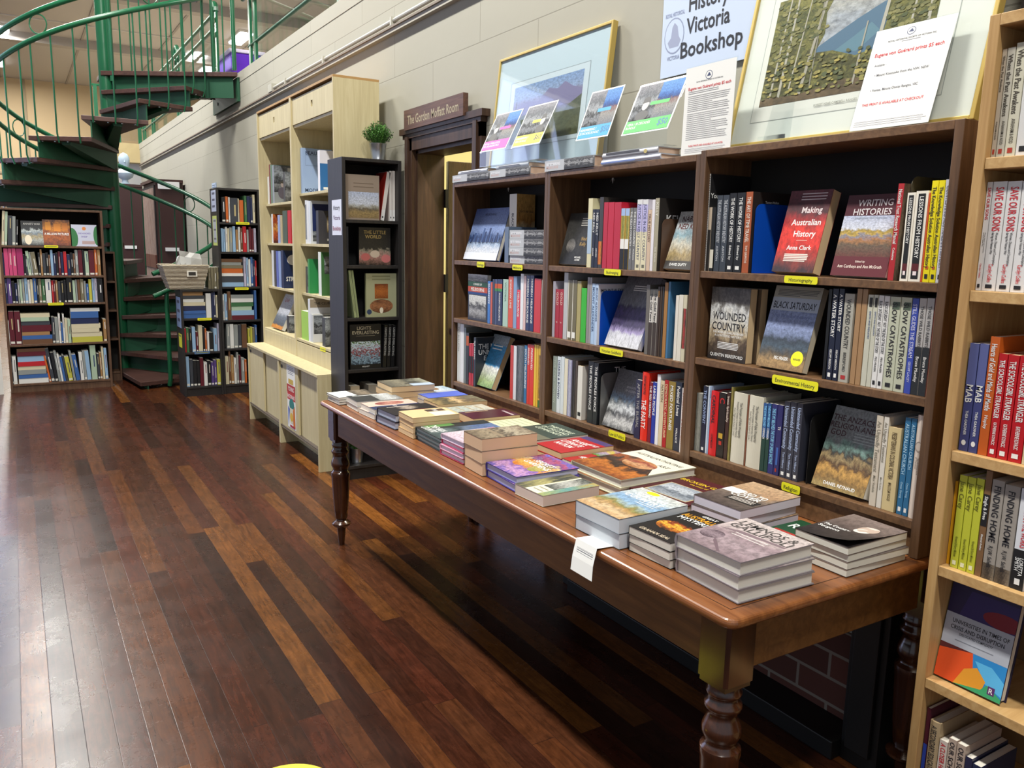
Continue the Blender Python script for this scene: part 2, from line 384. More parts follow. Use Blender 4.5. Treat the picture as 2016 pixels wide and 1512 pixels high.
LEGW = wood('turned_leg_wood', '2c170d', '3d2011', '502c17', 'Z', 1.2, .22, coat=.6)
WALN = wood('walnut_case', '4a3222', '5c4230', '6d503a', 'Z', 1.5, .5)
GREEN = mat('185a3a', .32); GREEND = mat('154c33', .55); TREAD = wood('stair_tread', '3a2622', '4a302a', '583a32', 'X', 1.5, .5)
STEEL = mat('b9bcc0', .25, 1); BLACK = mat('0d0d0e', .5); WHITE = mat('e6e6e2', .75); LBLUE = mat('b9cbe6', .7)
YEL = mat('e6e21e', .5); INK = mat('1c1c22', .6); REDI = mat('c8202c', .6); GOLD = mat('c0a65a', .4, .25)
def glass_mat():
    m = bpy.data.materials.new('clear_sheet'); m.use_nodes = True; nt = m.node_tree; nt.nodes.clear()
    o = nt.nodes.new('ShaderNodeOutputMaterial'); t = nt.nodes.new('ShaderNodeBsdfTransparent'); g = nt.nodes.new('ShaderNodeBsdfGlossy'); x = nt.nodes.new('ShaderNodeMixShader'); f = nt.nodes.new('ShaderNodeLayerWeight'); mm = nt.nodes.new('ShaderNodeMath'); mm.operation = 'MULTIPLY_ADD'; mm.inputs[1].default_value = .35; mm.inputs[2].default_value = .03; pw = nt.nodes.new('ShaderNodeMath'); pw.operation = 'POWER'; pw.inputs[1].default_value = 3
    t.inputs[0].default_value = (.97, .985, .985, 1); g.inputs[0].default_value = (1, 1, 1, 1); g.inputs['Roughness'].default_value = .03; f.inputs[0].default_value = .5
    nt.links.new(f.outputs['Facing'], pw.inputs[0]); nt.links.new(pw.outputs[0], mm.inputs[0]); nt.links.new(mm.outputs[0], x.inputs[0]); nt.links.new(t.outputs[0], x.inputs[1]); nt.links.new(g.outputs[0], x.inputs[2]); nt.links.new(x.outputs[0], o.inputs[0])
    return m
GLASS = glass_mat()
# ------------------------------------------------------------------ the room
WX = 2.12; CZ = 6.2; BY = 30.0
b = MB(); b.box(-7, 2.3, -2.5, BY, -.05, 0, floor_mat()); structure('floor', b)
b = MB(); b.box(2.3, 4.6, 2.5, 6.0, -.05, 0, mat('6b5a40', .8)); structure('floor', b)
DY0, DY1, DZ = 3.86, 4.64, 2.06
b = MB()
b.box(WX, WX+.18, -2.5, DY0, 0, 3.2, WALL); b.box(WX, WX+.18, DY1, 16.8, 0, 3.2, WALL); b.box(WX, WX+.18, DY0, DY1, DZ, 3.2, WALL)
b.box(WX-.004, WX+.002, -2.5, 16.8, 3.10, 3.2, WALL)
structure('wall_right', b)
b = MB(); b.box(-7, 7, BY, BY+.1, 0, CZ, mat('b9a482', .8)); structure('wall_back', b)
b = MB(); b.box(6.2, 6.3, 8.0, BY, 3.2, CZ, mat('b8ab96', .8)); structure('wall_gallery', b)
b = MB(); b.box(2.3, 6.2, -2.5, BY-.01, 3.08, 3.18, mat('b5ada0', .8)); structure('floor', b)
b = MB(); b.box(1.35, 2.3, 16.8, 17.1, 2.86, 3.2, mat('bba97c', .8)); b.box(1.35, 2.3, 17.1, BY-.3, 3.1, 3.2, mat('bba97c', .8)); structure('trim_1', b)
b = MB(); b.box(1.45, 2.3, 17.1, 17.2, 0, 2.86, mat('dcdbd6', .7)); structure('wall_far', b)
b = MB(); b.box(-7, 1.35, BY-.04, BY, 3.35, 3.41, mat('94866c', .7)); b.box(.6, .66, BY-.03, BY, 3.4, CZ, mat('94866c', .7)); structure('trim_2', b)
b = MB(); b.box(-2.9, -.27, 9.7, 9.72, .08, 4.4, mat('c4d2ff', .4, 0, 1.9)); b.build('glow_panel')['kind'] = 'structure'  # unseen glowing panel added to give the bluish glare on the floor
b = MB()
for x in (-2.95, -2.05, -1.15, -.27): b.box(x, x+.05, 9.66, 9.74, 0, 4.46, WHITE)
for z in (.03, 2.2, 4.4): b.box(-2.95, -.22, 9.665, 9.735, z, z+.05, WHITE)
structure('trim_7', b)  # white bars around the added glow panel, out of view as well
# ceiling: flat panels between shallow ribs
b = MB(); cm = mat('a8a29c', .8); b.box(-7, 7, -2.5, BY, CZ, CZ+.1, cm)
for i in range(9): b.box(-7+i*1.75, -6.95+i*1.75, -2.5, BY, CZ-.02, CZ+.01, mat('8d8780', .8))
for i in range(11): b.box(-7, 7, i*2.4, i*2.4+.04, CZ-.025, CZ+.01, mat('bdb8b1', .8))
for i in range(3): b.box(-7, 7, 13.2+i*5, 13.5+i*5, CZ-.2, CZ, mat('9b958e', .8))
structure('ceiling', b)
# wall rail: painted picture ledge with a conduit
b = MB(); tm = mat('a8a293', .5)
b.box(WX-.035, WX, -2.4, 16.7, 2.775, 2.80, tm); b.box(WX-.045, WX, -2.4, 16.7, 2.80, 2.812, mat('7d7062', .6)); structure('trim_3', b)
b = MB(); b.tube([(WX-.025, -2.4, 2.845), (WX-.025, 7.7, 2.845)], .013, mat('b4b2a6', .45)); b.box(WX-.05, WX-.005, 7.6, 7.72, 2.814, 2.88, mat('b4b2a6', .45))
for y in (4.9, 6.2, 7.2, 3.6, 2.3): b.box(WX-.045, WX-.005, y, y+.02, 2.814, 2.865, mat('b4b2a6', .45))
tag(b.build('conduit'), 'cream painted conduit pipe running along the wall above the ledge', 'pipe')
# door frame and open door in the right wall
b = MB()
for y0, y1 in ((DY1-.01, DY1+.09), (DY0-.09, DY0+.01)):
    b.box(WX-.03, WX, y0, y1, 0, DZ+.09, TRIMW); b.box(WX-.045, WX-.03, y0+.03, y1-.03, 0, DZ+.07, TRIMW)
b.box(WX-.03, WX, DY0-.09, DY1+.09, DZ-.01, DZ+.09, TRIMW); b.box(WX-.05, WX, DY0-.13, DY1+.13, DZ+.085, DZ+.12, TRIMW); b.box(WX-.04, WX, DY0-.1, DY1+.1, DZ+.06, DZ+.085, TRIMW)
b.box(WX, WX+.18, DY1-.03, DY1, 0, DZ, TRIMW); b.box(WX, WX+.18, DY0, DY0+.03, 0, DZ, TRIMW); b.box(WX, WX+.18, DY0, DY1, DZ-.03, DZ, TRIMW)
structure('trim_4', b)
b = MB(); DRW = wood('door_wood', '2e1f18', '3b2a20', '4a362a', 'Z', 1.5, .25, coat=.6)
b.box(0, .76, -.02, .02, 0.01, 2.0, DRW)
for z0, z1 in ((.15, .85), (1.05, 1.85)):
    for x0, x1 in ((.1, .34), (.42, .66)):
        b.box(x0, x1, -.026, -.02, z0, z1, DRW); b.box(x0+.03, x1-.03, -.032, -.026, z0+.04, z1-.04, DRW)
b.box(.02, .72, -.05, -.02, .93, .97, DRW); b.box(.3, .34, -.08, -.02, .86, .93, DRW)
d = structure('door_1', b, bevel=.003); d.location = (WX+.2, DY1-.03, 0); d.rotation_euler = (0, 0, math.radians(-6))
b = MB()
for z in (.4, 1.2, 1.72): b.box(-.02, .0, -.026, .026, z, z+.11, BLACK)
h = b.build('hinge'); h.parent = d
b = MB(); yw = mat('d9cf9c', .8)
b.box(4.5, 4.6, 2.5, 6, 0, 3.1, yw); b.box(2.3, 4.6, 2.4, 2.5, 0, 3.1, yw); b.box(2.3, 4.6, 5.9, 6, 0, 3.1, yw); structure('wall_inner', b)
# fireplace under the long bookcase: brick slips, black surround and hearth
b = MB(); b.box(WX-.010, WX, 1.37, 2.74, .06, .345, BRICK); structure('trim_5', b)
fp = thing('fireplace_surround', 'black fireplace surround with hearth on the wall behind the table', 'fireplace', Matrix.Translation((2.1, 2.1, 0)))
b = MB(); b.M = fp.matrix_world.inverted()
b.box(2.02, WX-.002, 1.25, 1.37, 0, .56, BLACK); b.box(2.005, 2.02, 1.27, 1.35, .05, .54, BLACK); b.build('pilaster', fp, bevel=.004)
b = MB(); b.M = fp.matrix_world.inverted(); b.box(2.02, WX-.002, 2.74, 2.83, 0, .56, BLACK); b.build('pilaster', fp, bevel=.004)
b = MB(); b.M = fp.matrix_world.inverted(); b.box(1.98, WX-.002, 1.37, 2.74, 0, .06, BLACK); b.build('hearth', fp, bevel=.004)
# skirting
b = MB(); b.box(WX-.02, WX, 3.1, 3.76, 0, .14, LEGW); b.box(WX-.02, WX, 4.74, 16.7, 0, .14, mat('6a5a48')); structure('baseboard_right', b)
# doorway farther along the wall, behind the double bookcase
b = MB(); b.box(WX-.03, WX, 9.0, 10.15, 0, 2.02, mat('c9c4b4', .6)); b.box(WX-.04, WX-.028, 9.1, 10.05, 0, 1.95, LEGW)
structure('trim_6', b)
b = MB(); b.box(WX-.07, WX-.04, 9.18, 9.97, .01, 1.9, DRW); b.box(WX-.078, WX-.07, 9.3, 9.85, 1.1, 1.75, DRW); structure('door_2', b)
# wooden name board above the door
t = thing('door_sign', 'brown wooden name board with pale lettering above the dark doorway', 'sign', Matrix.Translation((WX-.03, 4.3, 2.22)))
b = MB(); b.box(-.03, .0, -.385, .375, -.055, .06, wood('sign_wood', '4a3128', '5a3d30', '6a4a3a', 'Y', 2, .5))
deco(b, Vector((-.03, .375, -.055)), Vector((0, -1, 0)), Vector((0, 0, 1)), .76, .115, [('t', 'The Gordon Moffatt Room', .5, .48, .45, mat('a79a7c'), .86)])
b.build('board', t, bevel=.004)
b = MB(); b.box(.0, .03, -.3, .3, -.03, .03, BLACK); b.build('mounting_batten', t)
# ceiling lights
for i, (x, y) in enumerate([(.05, 7.2), (.05, 11.2), (.05, 15.2), (.05, 19.2), (.12, 23.2), (-.02, 27.2), (4.9, 20.5), (4.95, 24.5), (4.6, 14.0)]):
    t = thing('ceiling_light', ['bright tube light on the hall ceiling nearest the camera', 'bright tube light on the hall ceiling second along the aisle', 'bright tube light on the hall ceiling third along the aisle', 'bright tube light on the hall ceiling fourth along the aisle', 'bright square of light at the left edge, beside the upper stair rail', 'pale ceiling light low at the left edge under the stair rail', 'bright tube light above the gallery, beside the tall green post', 'bright tube light above the gallery seen between the stair balusters', 'tube light over the gallery nearest the stair landing'][i], 'ceiling light', Matrix.Translation((x, y, CZ-.03)), 'tube lights on the ceiling')
    b = MB(); b.box(-.16, .16, -.62, .62, -.02, .028, WHITE); b.build('housing', t)
    b = MB(); b.box(-.14, .14, -.6, .6, -.055, -.021, mat('f4f8ff', .4, 0, 9)); b.build('diffuser', t)
# ------------------------------------------------------------------ spiral stair
SC = Vector((.95, 9.8, 0)); SR = 1.1; RISE = .1945; DA = 26.2
def pol(a, r, z): return Vector((SC.x+r*math.cos(math.radians(a)), SC.y+r*math.sin(math.radians(a)), z))
st = thing('spiral_staircase', 'green steel spiral staircase with dark wooden treads climbing to the gallery', 'staircase', Matrix.Translation(SC))
IM = Matrix.Translation(-SC)
def sb(): q = MB(); q.M = IM; return q
def A(k): return -86+DA*(k-1)
def Z(k): return .08+RISE*(k-1)
b = sb(); b.tube([pol(0, 0, 0), pol(0, 0, 4.5)], .066, GREEN, 20); b.build('centre_pole', st, smooth=True)
b = sb(); b.prism([(SC.x+.17*math.cos(t*PI/12), SC.y+.17*math.sin(t*PI/12)) for t in range(24)], 0, .02, BLACK); b.build('base_plate', st)
for k in range(1, 17):
    a, z = A(k), Z(k)
    p0 = pol(a-78, .09, 0); p1 = pol(a-2, SR, 0); p2 = pol(a+DA+2, SR, 0); p3 = pol(a+DA+78, .09, 0)
    b = sb(); b.prism([(p.x, p.y) for p in (p0, p1, p2, p3)], z-.042, z, TREAD); t = b.build('tread', st, bevel=.004)
    b = sb()
    for s in range(4):
        q = p1.lerp(p2, .18+.21*s); q = SC+(q-SC)*.97; b.lathe([(.0, -.052), (.011, -.05), (.011, -.042)], (q.x, q.y, z), STEEL, 8)
    b.build('bolt', t)
    # riser plate below the nosing, and tapering bracket under the tread
    b = sb(); n = Vector((-math.sin(math.radians(a)), math.cos(math.radians(a)), 0))*.006; o = n*6
    i0 = pol(a, .05, 0)+o; i1 = pol(a, SR-.03, 0)+o; zb = max(.0, z-RISE)
    b.hexa([i0-n+Vector((0, 0, zb)), i1-n+Vector((0, 0, zb)), i1+n+Vector((0, 0, zb)), i0+n+Vector((0, 0, zb)), i0-n+Vector((0, 0, z-.042)), i1-n+Vector((0, 0, z-.042)), i1+n+Vector((0, 0, z-.042)), i0+n+Vector((0, 0, z-.042))], GREEND)
    b.build('riser', st)
    b = sb(); aa = a+DA*.55; n2 = Vector((-math.sin(math.radians(aa)), math.cos(math.radians(aa)), 0))*.035
    j0 = pol(aa, .05, 0); j1 = pol(aa, SR-.1, 0)
    if z > .3: b.hexa([j0-n2*2+Vector((0, 0, z-.22)), j1-n2+Vector((0, 0, z-.07)), j1+n2+Vector((0, 0, z-.07)), j0+n2*2+Vector((0, 0, z-.22)), j0-n2*2.2+Vector((0, 0, z-.043)), j1-n2*1.3+Vector((0, 0, z-.043)), j1+n2*1.3+Vector((0, 0, z-.043)), j0+n2*2.2+Vector((0, 0, z-.043))], GREEND)
    if z > .3: b.build('tread_bracket', st)
# landing
ZL = Z(17)
b = sb(); b.prism([(.90, 9.74), (WX-.03, 8.93), (WX-.03, 10.2), (.9, 10.2)], ZL-.045, ZL, TREAD); ld = b.build('landing', st, bevel=.004)
b = sb(); b.box(WX-.03, WX-.006, 8.96, 10.17, 2.91, ZL-.046, GREEND); b.prism([(.95, 9.80), (WX-.06, 9.0), (WX-.06, 9.02), (.95, 9.83)], ZL-.25, ZL-.046, GREEND)
for y in (9.2, 9.9): b.box(WX-.036, WX-.03, y, y+.03, 2.99, 3.02, BLACK)
b.build('wall_bracket', st)
# rails: an upper handrail and a lower one following the treads, rings between, thin balusters below
RR = SR+.01; NS = 128; kk = [1.25+15.35*i/NS for i in range(NS+1)]
def ang(k): return A(k)
def rz(k, off): return .08+RISE*(k-1)+off
for nm, off, r_ in (('upper_handrail', 1.02, .024), ('lower_handrail', .80, .024)):
    b = sb(); b.tube([pol(ang(k), RR, rz(k, off)) for k in kk], r_, GREEN, 10); b.build(nm, st, smooth=True)
for k in range(1, 17):
    for s in (.12, .5, .88):
        kq = k+s
        if kq < 1.3: continue
        b = sb(); b.tube([pol(A(kq), RR-.03, Z(k)-.06), pol(A(kq), RR-.002, Z(k)+.02), pol(A(kq), RR, rz(kq, .79))], .022 if (k == 1 and s == .5) else .0075, GREEN, 8); b.build('baluster', st, smooth=True)
for kq in [1.9+1.9*i for i in range(8)]:
    b = sb(); c = pol(A(kq), RR, rz(kq, .91)); tdir = Vector((-math.sin(math.radians(A(kq))), math.cos(math.radians(A(kq))), 0))
    b.tube([c+tdir*.08*math.cos(2*PI*i/20)+Vector((0, 0, .085*math.sin(2*PI*i/20))) for i in range(20)], .006, GREEN, 6, closed=True); b.build('rail_ring', st, smooth=True)
# landing guard from the pole to the wall
g0 = Vector((1.0, 9.70, ZL)); g1 = Vector((WX-.05, 8.97, ZL)); gd = (g1-g0).normalized(); up = Vector((0, 0, 1))
b = sb()
b.tube([g0+up*.96, g1+up*.96-gd*.08, g1+up*.93-gd*.02, g1+up*.85, g1+up*.02], .022, GREEN, 10); b.tube([g0+up*.78, g1+up*.78], .016, GREEN, 10); b.build('landing_guard', st, smooth=True)
for i in range(1, 12):
    q = g0+(g1-g0)*(i/12); b = sb(); b.tube([q+up*.0, q+up*.78], .0075, GREEN, 8); b.build('baluster', st)
for q in (g0, g0+Vector((.02, .12, 0)), Vector((.93, 10.05, ZL))):
    b = sb(); b.tube([q-up*.1, q+up*1.3], .02, GREEN, 10); b.build('newel_post', st)
# ------------------------------------------------------------------ gallery balustrade on the ledge
def balustrade(y0, y1, posts, label, x=WX+.06):
    t = thing('gallery_balustrade', label, 'railing', Matrix.Translation((x, (y0+y1)/2, 3.2)), 'balustrade along the gallery edge'); T_ = Matrix.Translation((-x, -(y0+y1)/2, -3.2))
    for y in posts:
        b = MB(); b.M = T_
        for dy in (-.1, .1): b.box(x-.012, x+.012, y+dy-.032, y+dy+.032, 3.2, 4.08, GREEN)
        b.tube([(x, y+.1*math.cos(a*PI/8), 4.08+.1*math.sin(a*PI/8)) for a in range(9)], .032, GREEN, 8)
        b.build('post', t)
    b = MB(); b.M = T_; b.tube([(x-.05, y0, 4.02), (x-.05, y1, 4.02)], .022, GREEN, 10); b.tube([(x-.05, y0, 3.86), (x-.05, y1, 3.86)], .022, GREEN, 10); b.build('handrail', t, smooth=True)
    b = MB(); b.M = T_; b.tube([(x, y0, 3.42), (x, y1, 3.42)], .016, GREEND, 10); b.build('low_rail', t, smooth=True)
    b = MB(); b.M = T_; b.box(x+.02, x+.026, y0+.02, y1-.02, 3.24, 4.12, GLASS); b.build('glass_pane', t)
    for y in [y0+.6+1.2*i for i in range(int((y1-y0)/1.2))]:
        b = MB(); b.M = T_; b.tube([(x-.05, y+.07*math.cos(2*PI*i/16), 3.94+.07*math.sin(2*PI*i/16)) for i in range(16)], .006, GREEN, 6, closed=True); b.build('rail_ring', t)
balustrade(1.0, 8.78, [8.62, 6.0, 3.4], 'green balustrade with glass panel along the gallery ledge, nearer the camera than the landing')
balustrade(10.25, 16.7, [10.35, 12.9, 15.4, 16.5], 'green balustrade with glass panel on the gallery ledge beyond the stair landing')
t = thing('gallery_balustrade', 'small green glazed balustrade across the far end above the tan beam', 'railing', Matrix.Translation((1.85, 16.9, 3.2)), 'balustrade along the gallery edge')
for x in (-.4, -.05, .3): b = MB(); b.box(x-.03, x+.03, -.02, .02, 0, 1.0, GREEN); b.build('post', t)
b = MB(); b.tube([(-.45, 0, .98), (.4, 0, .98)], .022, GREEN); b.tube([(-.45, 0, .3), (.4, 0, .3)], .016, GREEN); b.build('handrail', t)
b = MB(); b.box(-.45, .4, .03, .036, .05, .9, GLASS); b.build('glass_pane', t)
t = thing('storage_tub', 'purple plastic tub standing on the gallery floor behind the stair landing', 'tub', Matrix.Translation((2.62, 11.0, 3.185)))
PUR = mat('5a22b8', .35); b = MB(); b.hexa([(-.16, -.3, .0), (.16, -.3, .0), (.16, .3, .0), (-.16, .3, .0), (-.2, -.35, .56), (.2, -.35, .56), (.2, .35, .56), (-.2, .35, .56)], PUR); b.build('tub', t, bevel=.02)
b = MB(); b.box(-.22, .22, -.37, .37, .56, .6, mat('d8d0ea', .4)); b.build('lid', t, bevel=.01)
# ------------------------------------------------------------------ far brown lockers, bust, panel
def locker(px0, y0, y1, h, label, x1=WX-.03):
    x0 = px0; t = thing('slatted_cupboard', label, 'cupboard', Matrix.Translation((x1, y0, 0)), 'dark slatted cupboards at the far end'); T_ = Matrix.Translation((-x1, -y0, 0))
    cm = mat('3d2320', .5); b = MB(); b.M = T_; b.box(x0+.03, x1, y0, y1, .0, h, cm); b.box(x0-.01, x1, y0-.02, y1+.02, h, h+.04, cm); b.build('carcass', t)
    n = 2
    for i in range(n):
        ya = y0+(y1-y0)*i/n+.01; yb = y0+(y1-y0)*(i+1)/n-.01
        b = MB(); b.M = T_; b.box(x0+.01, x0+.028, ya, yb, .05, h-.04, mat('120a09', .6))
        for j in range(5): yy = ya+.03+(yb-ya-.1)*j/4; b.box(x0-.006, x0+.012, yy, yy+.035, .08, h-.08, mat('9a8478', .4))
        b.box(x0-.012, x0+.012, ya, yb, h*.48, h*.56, mat('5a2f26', .4)); b.build('slatted_door', t)
    b = MB(); b.M = T_; b.box(x0+.12, x0+.30, y0-.024, y0-.0005, 1.32, 1.37, WHITE); b.build('number_label', t)
b_ = locker(1.70, 12.35, 13.5, 2.26, 'tall brown cupboard with slatted doors standing by the far right wall')
locker(1.42, 14.6, 15.6, 2.30, 'farther brown slatted cupboard, just right of the green stair pole', 1.85)
t = thing('plaster_bust', 'pale blue-grey plaster bust on top of the farther cupboard by the stair pole', 'bust', Matrix.Translation((1.66, 15.1, 2.345)))
b = MB(); b.lathe([(.10, 0), (.12, .03), (.07, .06), (.06, .12), (.16, .18), (.19, .26), (.12, .33), (.07, .36), (.075, .40), (.10, .45), (.115, .53), (.11, .60), (.07, .67), (.02, .70)], (0, 0, 0), mat('a9bccb', .5), 20); b.add([(-.02, -.12, .5), (.02, -.12, .5), (0, -.15, .49), (0, -.11, .56)], [(0, 1, 2), (0, 2, 3), (1, 3, 2), (0, 3, 1)], mat('a9bccb', .5)); b.build('head', t, smooth=True); t.scale = (.75, .75, .75)
b = MB(); b.box(-.14, .14, -.002, 0, -.05, .05, WHITE); o = b.build('paper_notice'); o.location = (1.9, 12.325, 2.22); tag(o, 'white card on the front edge of the tall brown cupboard top', 'notice')
b = MB(); b.box(-.02, .02, -.0, .6, 0, 1.15, WHITE); o = b.build('display_board'); o.location = (-.19, 9.0, .0); o.rotation_euler = (0, 0, .5); tag(o, 'white display board edge standing left of the far walnut bookcase', 'board')
b = MB(); b.lathe([(.14, 0), (.14, .002)], (0, 0, 0), mat('d8c838', .5), 40); o = b.build('floor_sticker'); p = None
v = cd+cr*((563-CX)/F)-cu*((1507-CY)/F); q = CP+v*(-CH/v.z); hd = Vector((q.x, q.y, 0)).normalized()*.14; o.location = (q.x-hd.x, q.y-hd.y, .0005); tag(o, 'round yellow floor sticker cut off by the bottom edge', 'sticker')
b = MB(); b.box(-.01, .0, -.11, .11, -.055, .055, LBLUE); deco(b, Vector((-.01, .11, -.055)), Vector((0, -1, 0)), Vector((0, 0, 1)), .22, .11, [('l', .12, .88, .3, .7, 3, .09, mat('5a6f96'))]); o = b.build('wall_sign'); o.location = (WX-.031, 10.25, 2.1); tag(o, 'small pale blue sign on the wall above the far doorway', 'sign')
# ------------------------------------------------------------------ bookcases
def case(name, label, fr, W, Dp, H, shelves, ms, mh, th=.02, sh=.022, plinth=.08, z0=0, legs=(1, 1), back=BACKW, group=None, cat='bookcase', topover=0, lip=None):
    M = mat4(fr.P(0, 0, 0), fr.U, fr.D, fr.Z); fr.tops = sorted([z-sh for z in shelves]+[H-sh]); fr.lim = (th+.001, W-th-.001); fr.maxd = Dp-.01
    t = thing(name, label, cat, M, group)
    for i, (a, lg) in enumerate(((0, legs[0]), (W-th, legs[1]))):
        b = MB(); b.box(a, a+th, 0, Dp, 0 if lg else z0, H, ms); b.build('side_panel', t, bevel=.0015)
    b = MB(); b.box(th, W-th, -topover, Dp, H-sh, H, mh); b.build('top_board', t, bevel=.0015)
    for z in shelves:
        b = MB(); b.box(th+.0005, W-th-.0005, 0.002, Dp-.008, z-sh, z, mh); b.build('shelf', t, bevel=.0015)
    b = MB(); b.box(th, W-th, Dp-.007, Dp, z0, H-.002, back); b.build('back_panel', t)
    if plinth:
        b = MB(); b.box(th+.0005, W-th-.0005, .012, .03, z0, min(shelves)-sh-.001, mh); b.build('plinth', t)
    return t
def slabel(fr, org, x0, x1, y0, y1, text, label, d=-.0012, col=YEL, tcol='4a4a20'):
    ox, oy, k = org; xm = ox+k*(x0+x1)/2; ym = oy+k*(y0+y1)/2
    u, z = fr.ray_d(xm, ym, d); ul, _ = fr.ray_d(ox+k*x0, ym, d); ur, _ = fr.ray_d(ox+k*x1, ym, d)
    w_ = ur-ul; h = abs(fr.ray_d(xm, oy+k*y0, d)[1]-fr.ray_d(xm, oy+k*y1, d)[1])*.86
    b = MB(); b.M = mat4(Vector((0, 0, 0)), Vector((1, 0, 0)), Vector((0, 0, 1)), Vector((0, -1, 0)))
    r = h*.25; pts = []
    for cx_, cy_, a0 in ((w_/2-r, h/2-r, 0), (-w_/2+r, h/2-r, 90), (-w_/2+r, -h/2+r, 180), (w_/2-r, -h/2+r, 270)):
        pts += [(cx_+r*math.cos(math.radians(a0+j*30)), cy_+r*math.sin(math.radians(a0+j*30))) for j in range(4)]
    b.prism(pts, 0, .001, col)
    if text: b.text(text, Vector((0, 0, .0012)), Vector((1, 0, 0)), Vector((0, 1, 0)), 0, -h*.03, h*.46, mat(tcol), w_*.86)
    elif text == '': b.quad([(-w_*.4, -h*.12, .0013), (w_*.4, -h*.12, .0013), (w_*.4, h*.12, .0013), (-w_*.4, h*.12, .0013)], mat('8c8a2a'))
    o = b.build('shelf_label'); o.matrix_world = mat4(fr.P(u, d, z), fr.U, fr.D, fr.Z); tag(o, label, 'shelf label', 'labels on the shelf edges')
Z1 = (880, 340, .248); Z2 = (880, 620, .248); Z3 = (1360, 300, .2679); Z4 = (1360, 540, .2679); Z5 = (1360, 740, .2679)
def px(org, x, y): return (org[0]+org[2]*x, org[1]+org[2]*y)
DY_ = (0, -1, 0); DX_ = (1, 0, 0)
f1 = Fr((1.9, 3.716, 0), DY_, DX_); f2 = Fr((1.9, 2.859, 0), DY_, DX_); f3 = Fr((1.9, 1.978, 0), DY_, DX_)
G = 'long dark bookcases behind the table'
case('bookcase', 'dark brown bookcase bay nearest the doorway, behind the book table', f1, .857, .212, 1.80, [1.42, 1.128, .80], DARKW, DARKH, z0=.7357, legs=(0, 0), group=G)
case('bookcase', 'dark brown middle bookcase bay behind the table, with blue bookends', f2, .881, .212, 1.80, [1.42, 1.122, .805], DARKW, DARKH, z0=.7357, legs=(0, 0), group=G)
case('bookcase', 'dark brown bookcase bay beside the light oak shelves, labelled Historiography', f3, .853, .212, 1.81, [1.43, 1.147, .83], DARKW, DARKH, th=.024, z0=.7357, legs=(0, 0), group=G)
slabel(f1, Z1, 238, 297, 703, 755, 'Heritage', 'small yellow label under the blue Melbourne book, nearest the doorway')
slabel(f1, Z1, 520, 600, 728, 778, 'Melbourne', 'small yellow shelf label under the stack of four grey books')
slabel(f2, Z1, 1248, 1380, 762, 820, 'Bushranging', 'yellow shelf label reading Bushranging')
slabel(f2, Z2, 1213, 1396, 262, 322, 'Victorian Goldfields', 'yellow shelf label reading Victorian Goldfields')
slabel(f2, Z2, 1282, 1416, 924, 988, 'Law & Politics', 'yellow shelf label reading Law & Politics')
slabel(f3, Z3, 685, 930, 905, 970, 'Historiography', 'yellow shelf label reading Historiography')
slabel(f3, Z4, 592, 934, 758, 838, 'Environmental History', 'yellow shelf label reading Environmental History')
slabel(f3, Z5, 665, 803, 790, 862, 'Religion', 'yellow shelf label reading Religion')
for (fr, p, n) in ((f1, (1000, 373), 'bay nearest the doorway'), (f2, (1205.6, 355), 'middle bay')):
    u, z = fr.ray_d(p[0], p[1], .2); b = MB()
    b.prism([(0, -.012)]+[(.013*math.sin(a*PI/12)*abs(math.sin(a*PI/12))**.3*1.0, .004+.008*math.cos(a*PI/6)) for a in range(-10, 11)][::-1], 0, .002, WHITE)
    o = b.build('heart_sticker'); o.matrix_world = mat4(fr.P(u, .2035, z), fr.U, fr.Z, -fr.D); tag(o, 'little white heart on the black back panel of the '+n, 'sticker', 'white hearts')
def bookend(fr, zs, p, ytop, col, label, Dp=.13, org=Z1, d=.03, h=None):
    u = fr.u_at(p[0], .02, zs)+.002; hh = h or fr.z_at(ytop, u, d)-zs
    t = thing('bookend', label, 'bookend', mat4(fr.P(u, d, zs+.0008), fr.U, fr.D, fr.Z), 'metal bookends')
    b = MB(); r = .025; pts = [(0, 0), (Dp, 0)]+[(Dp-r+r*math.cos(a*PI/12), hh-r+r*math.sin(a*PI/12)) for a in range(7)]+[(r-r*math.sin(a*PI/12), hh-r+r*math.cos(a*PI/12)) for a in range(7)]
    b.M = Matrix(((0, 0, 1, 0), (1, 0, 0, 0), (0, 1, 0, 0), (0, 0, 0, 1))); b.prism(pts, 0, .0015, col); b.build('upright_plate', t)
    b = MB(); b.box(.0016, .008, .01, Dp-.01, -.0003, .0007, col); b.build('foot_plate', t)
# --- colours
R_ = 'b3202a'; NV = '1c2a55'; CRM = 'd9cfb4'; GRY = '9b9c9a'
MELT = [('r', 0, 0, .42, 1, 'b9bcc0'), ('t', 'REMEMBERING', .04, .66, .26, mat('e9e9ee'), .36, 'L'), ('t', 'MELBOURNE', .04, .34, .26, mat('c9a7a0'), .36, 'L'), ('r', .42, 0, 1, 1, art([(0, '222222'), (.4, '555555'), (.55, 'cccccc'), (.7, '333333'), (1, '888888')], 9, .5))]
CITY = art([(0, '8f9aab'), (.18, 'e2e6ee'), (.3, '9fb4d0'), (.36, '1d2b4a'), (.44, '2f4a7a'), (.56, '7f95c4'), (1, '4c61a0')], 9, .10, sx=2)
GRP = 'books in the bay nearest the doorway'
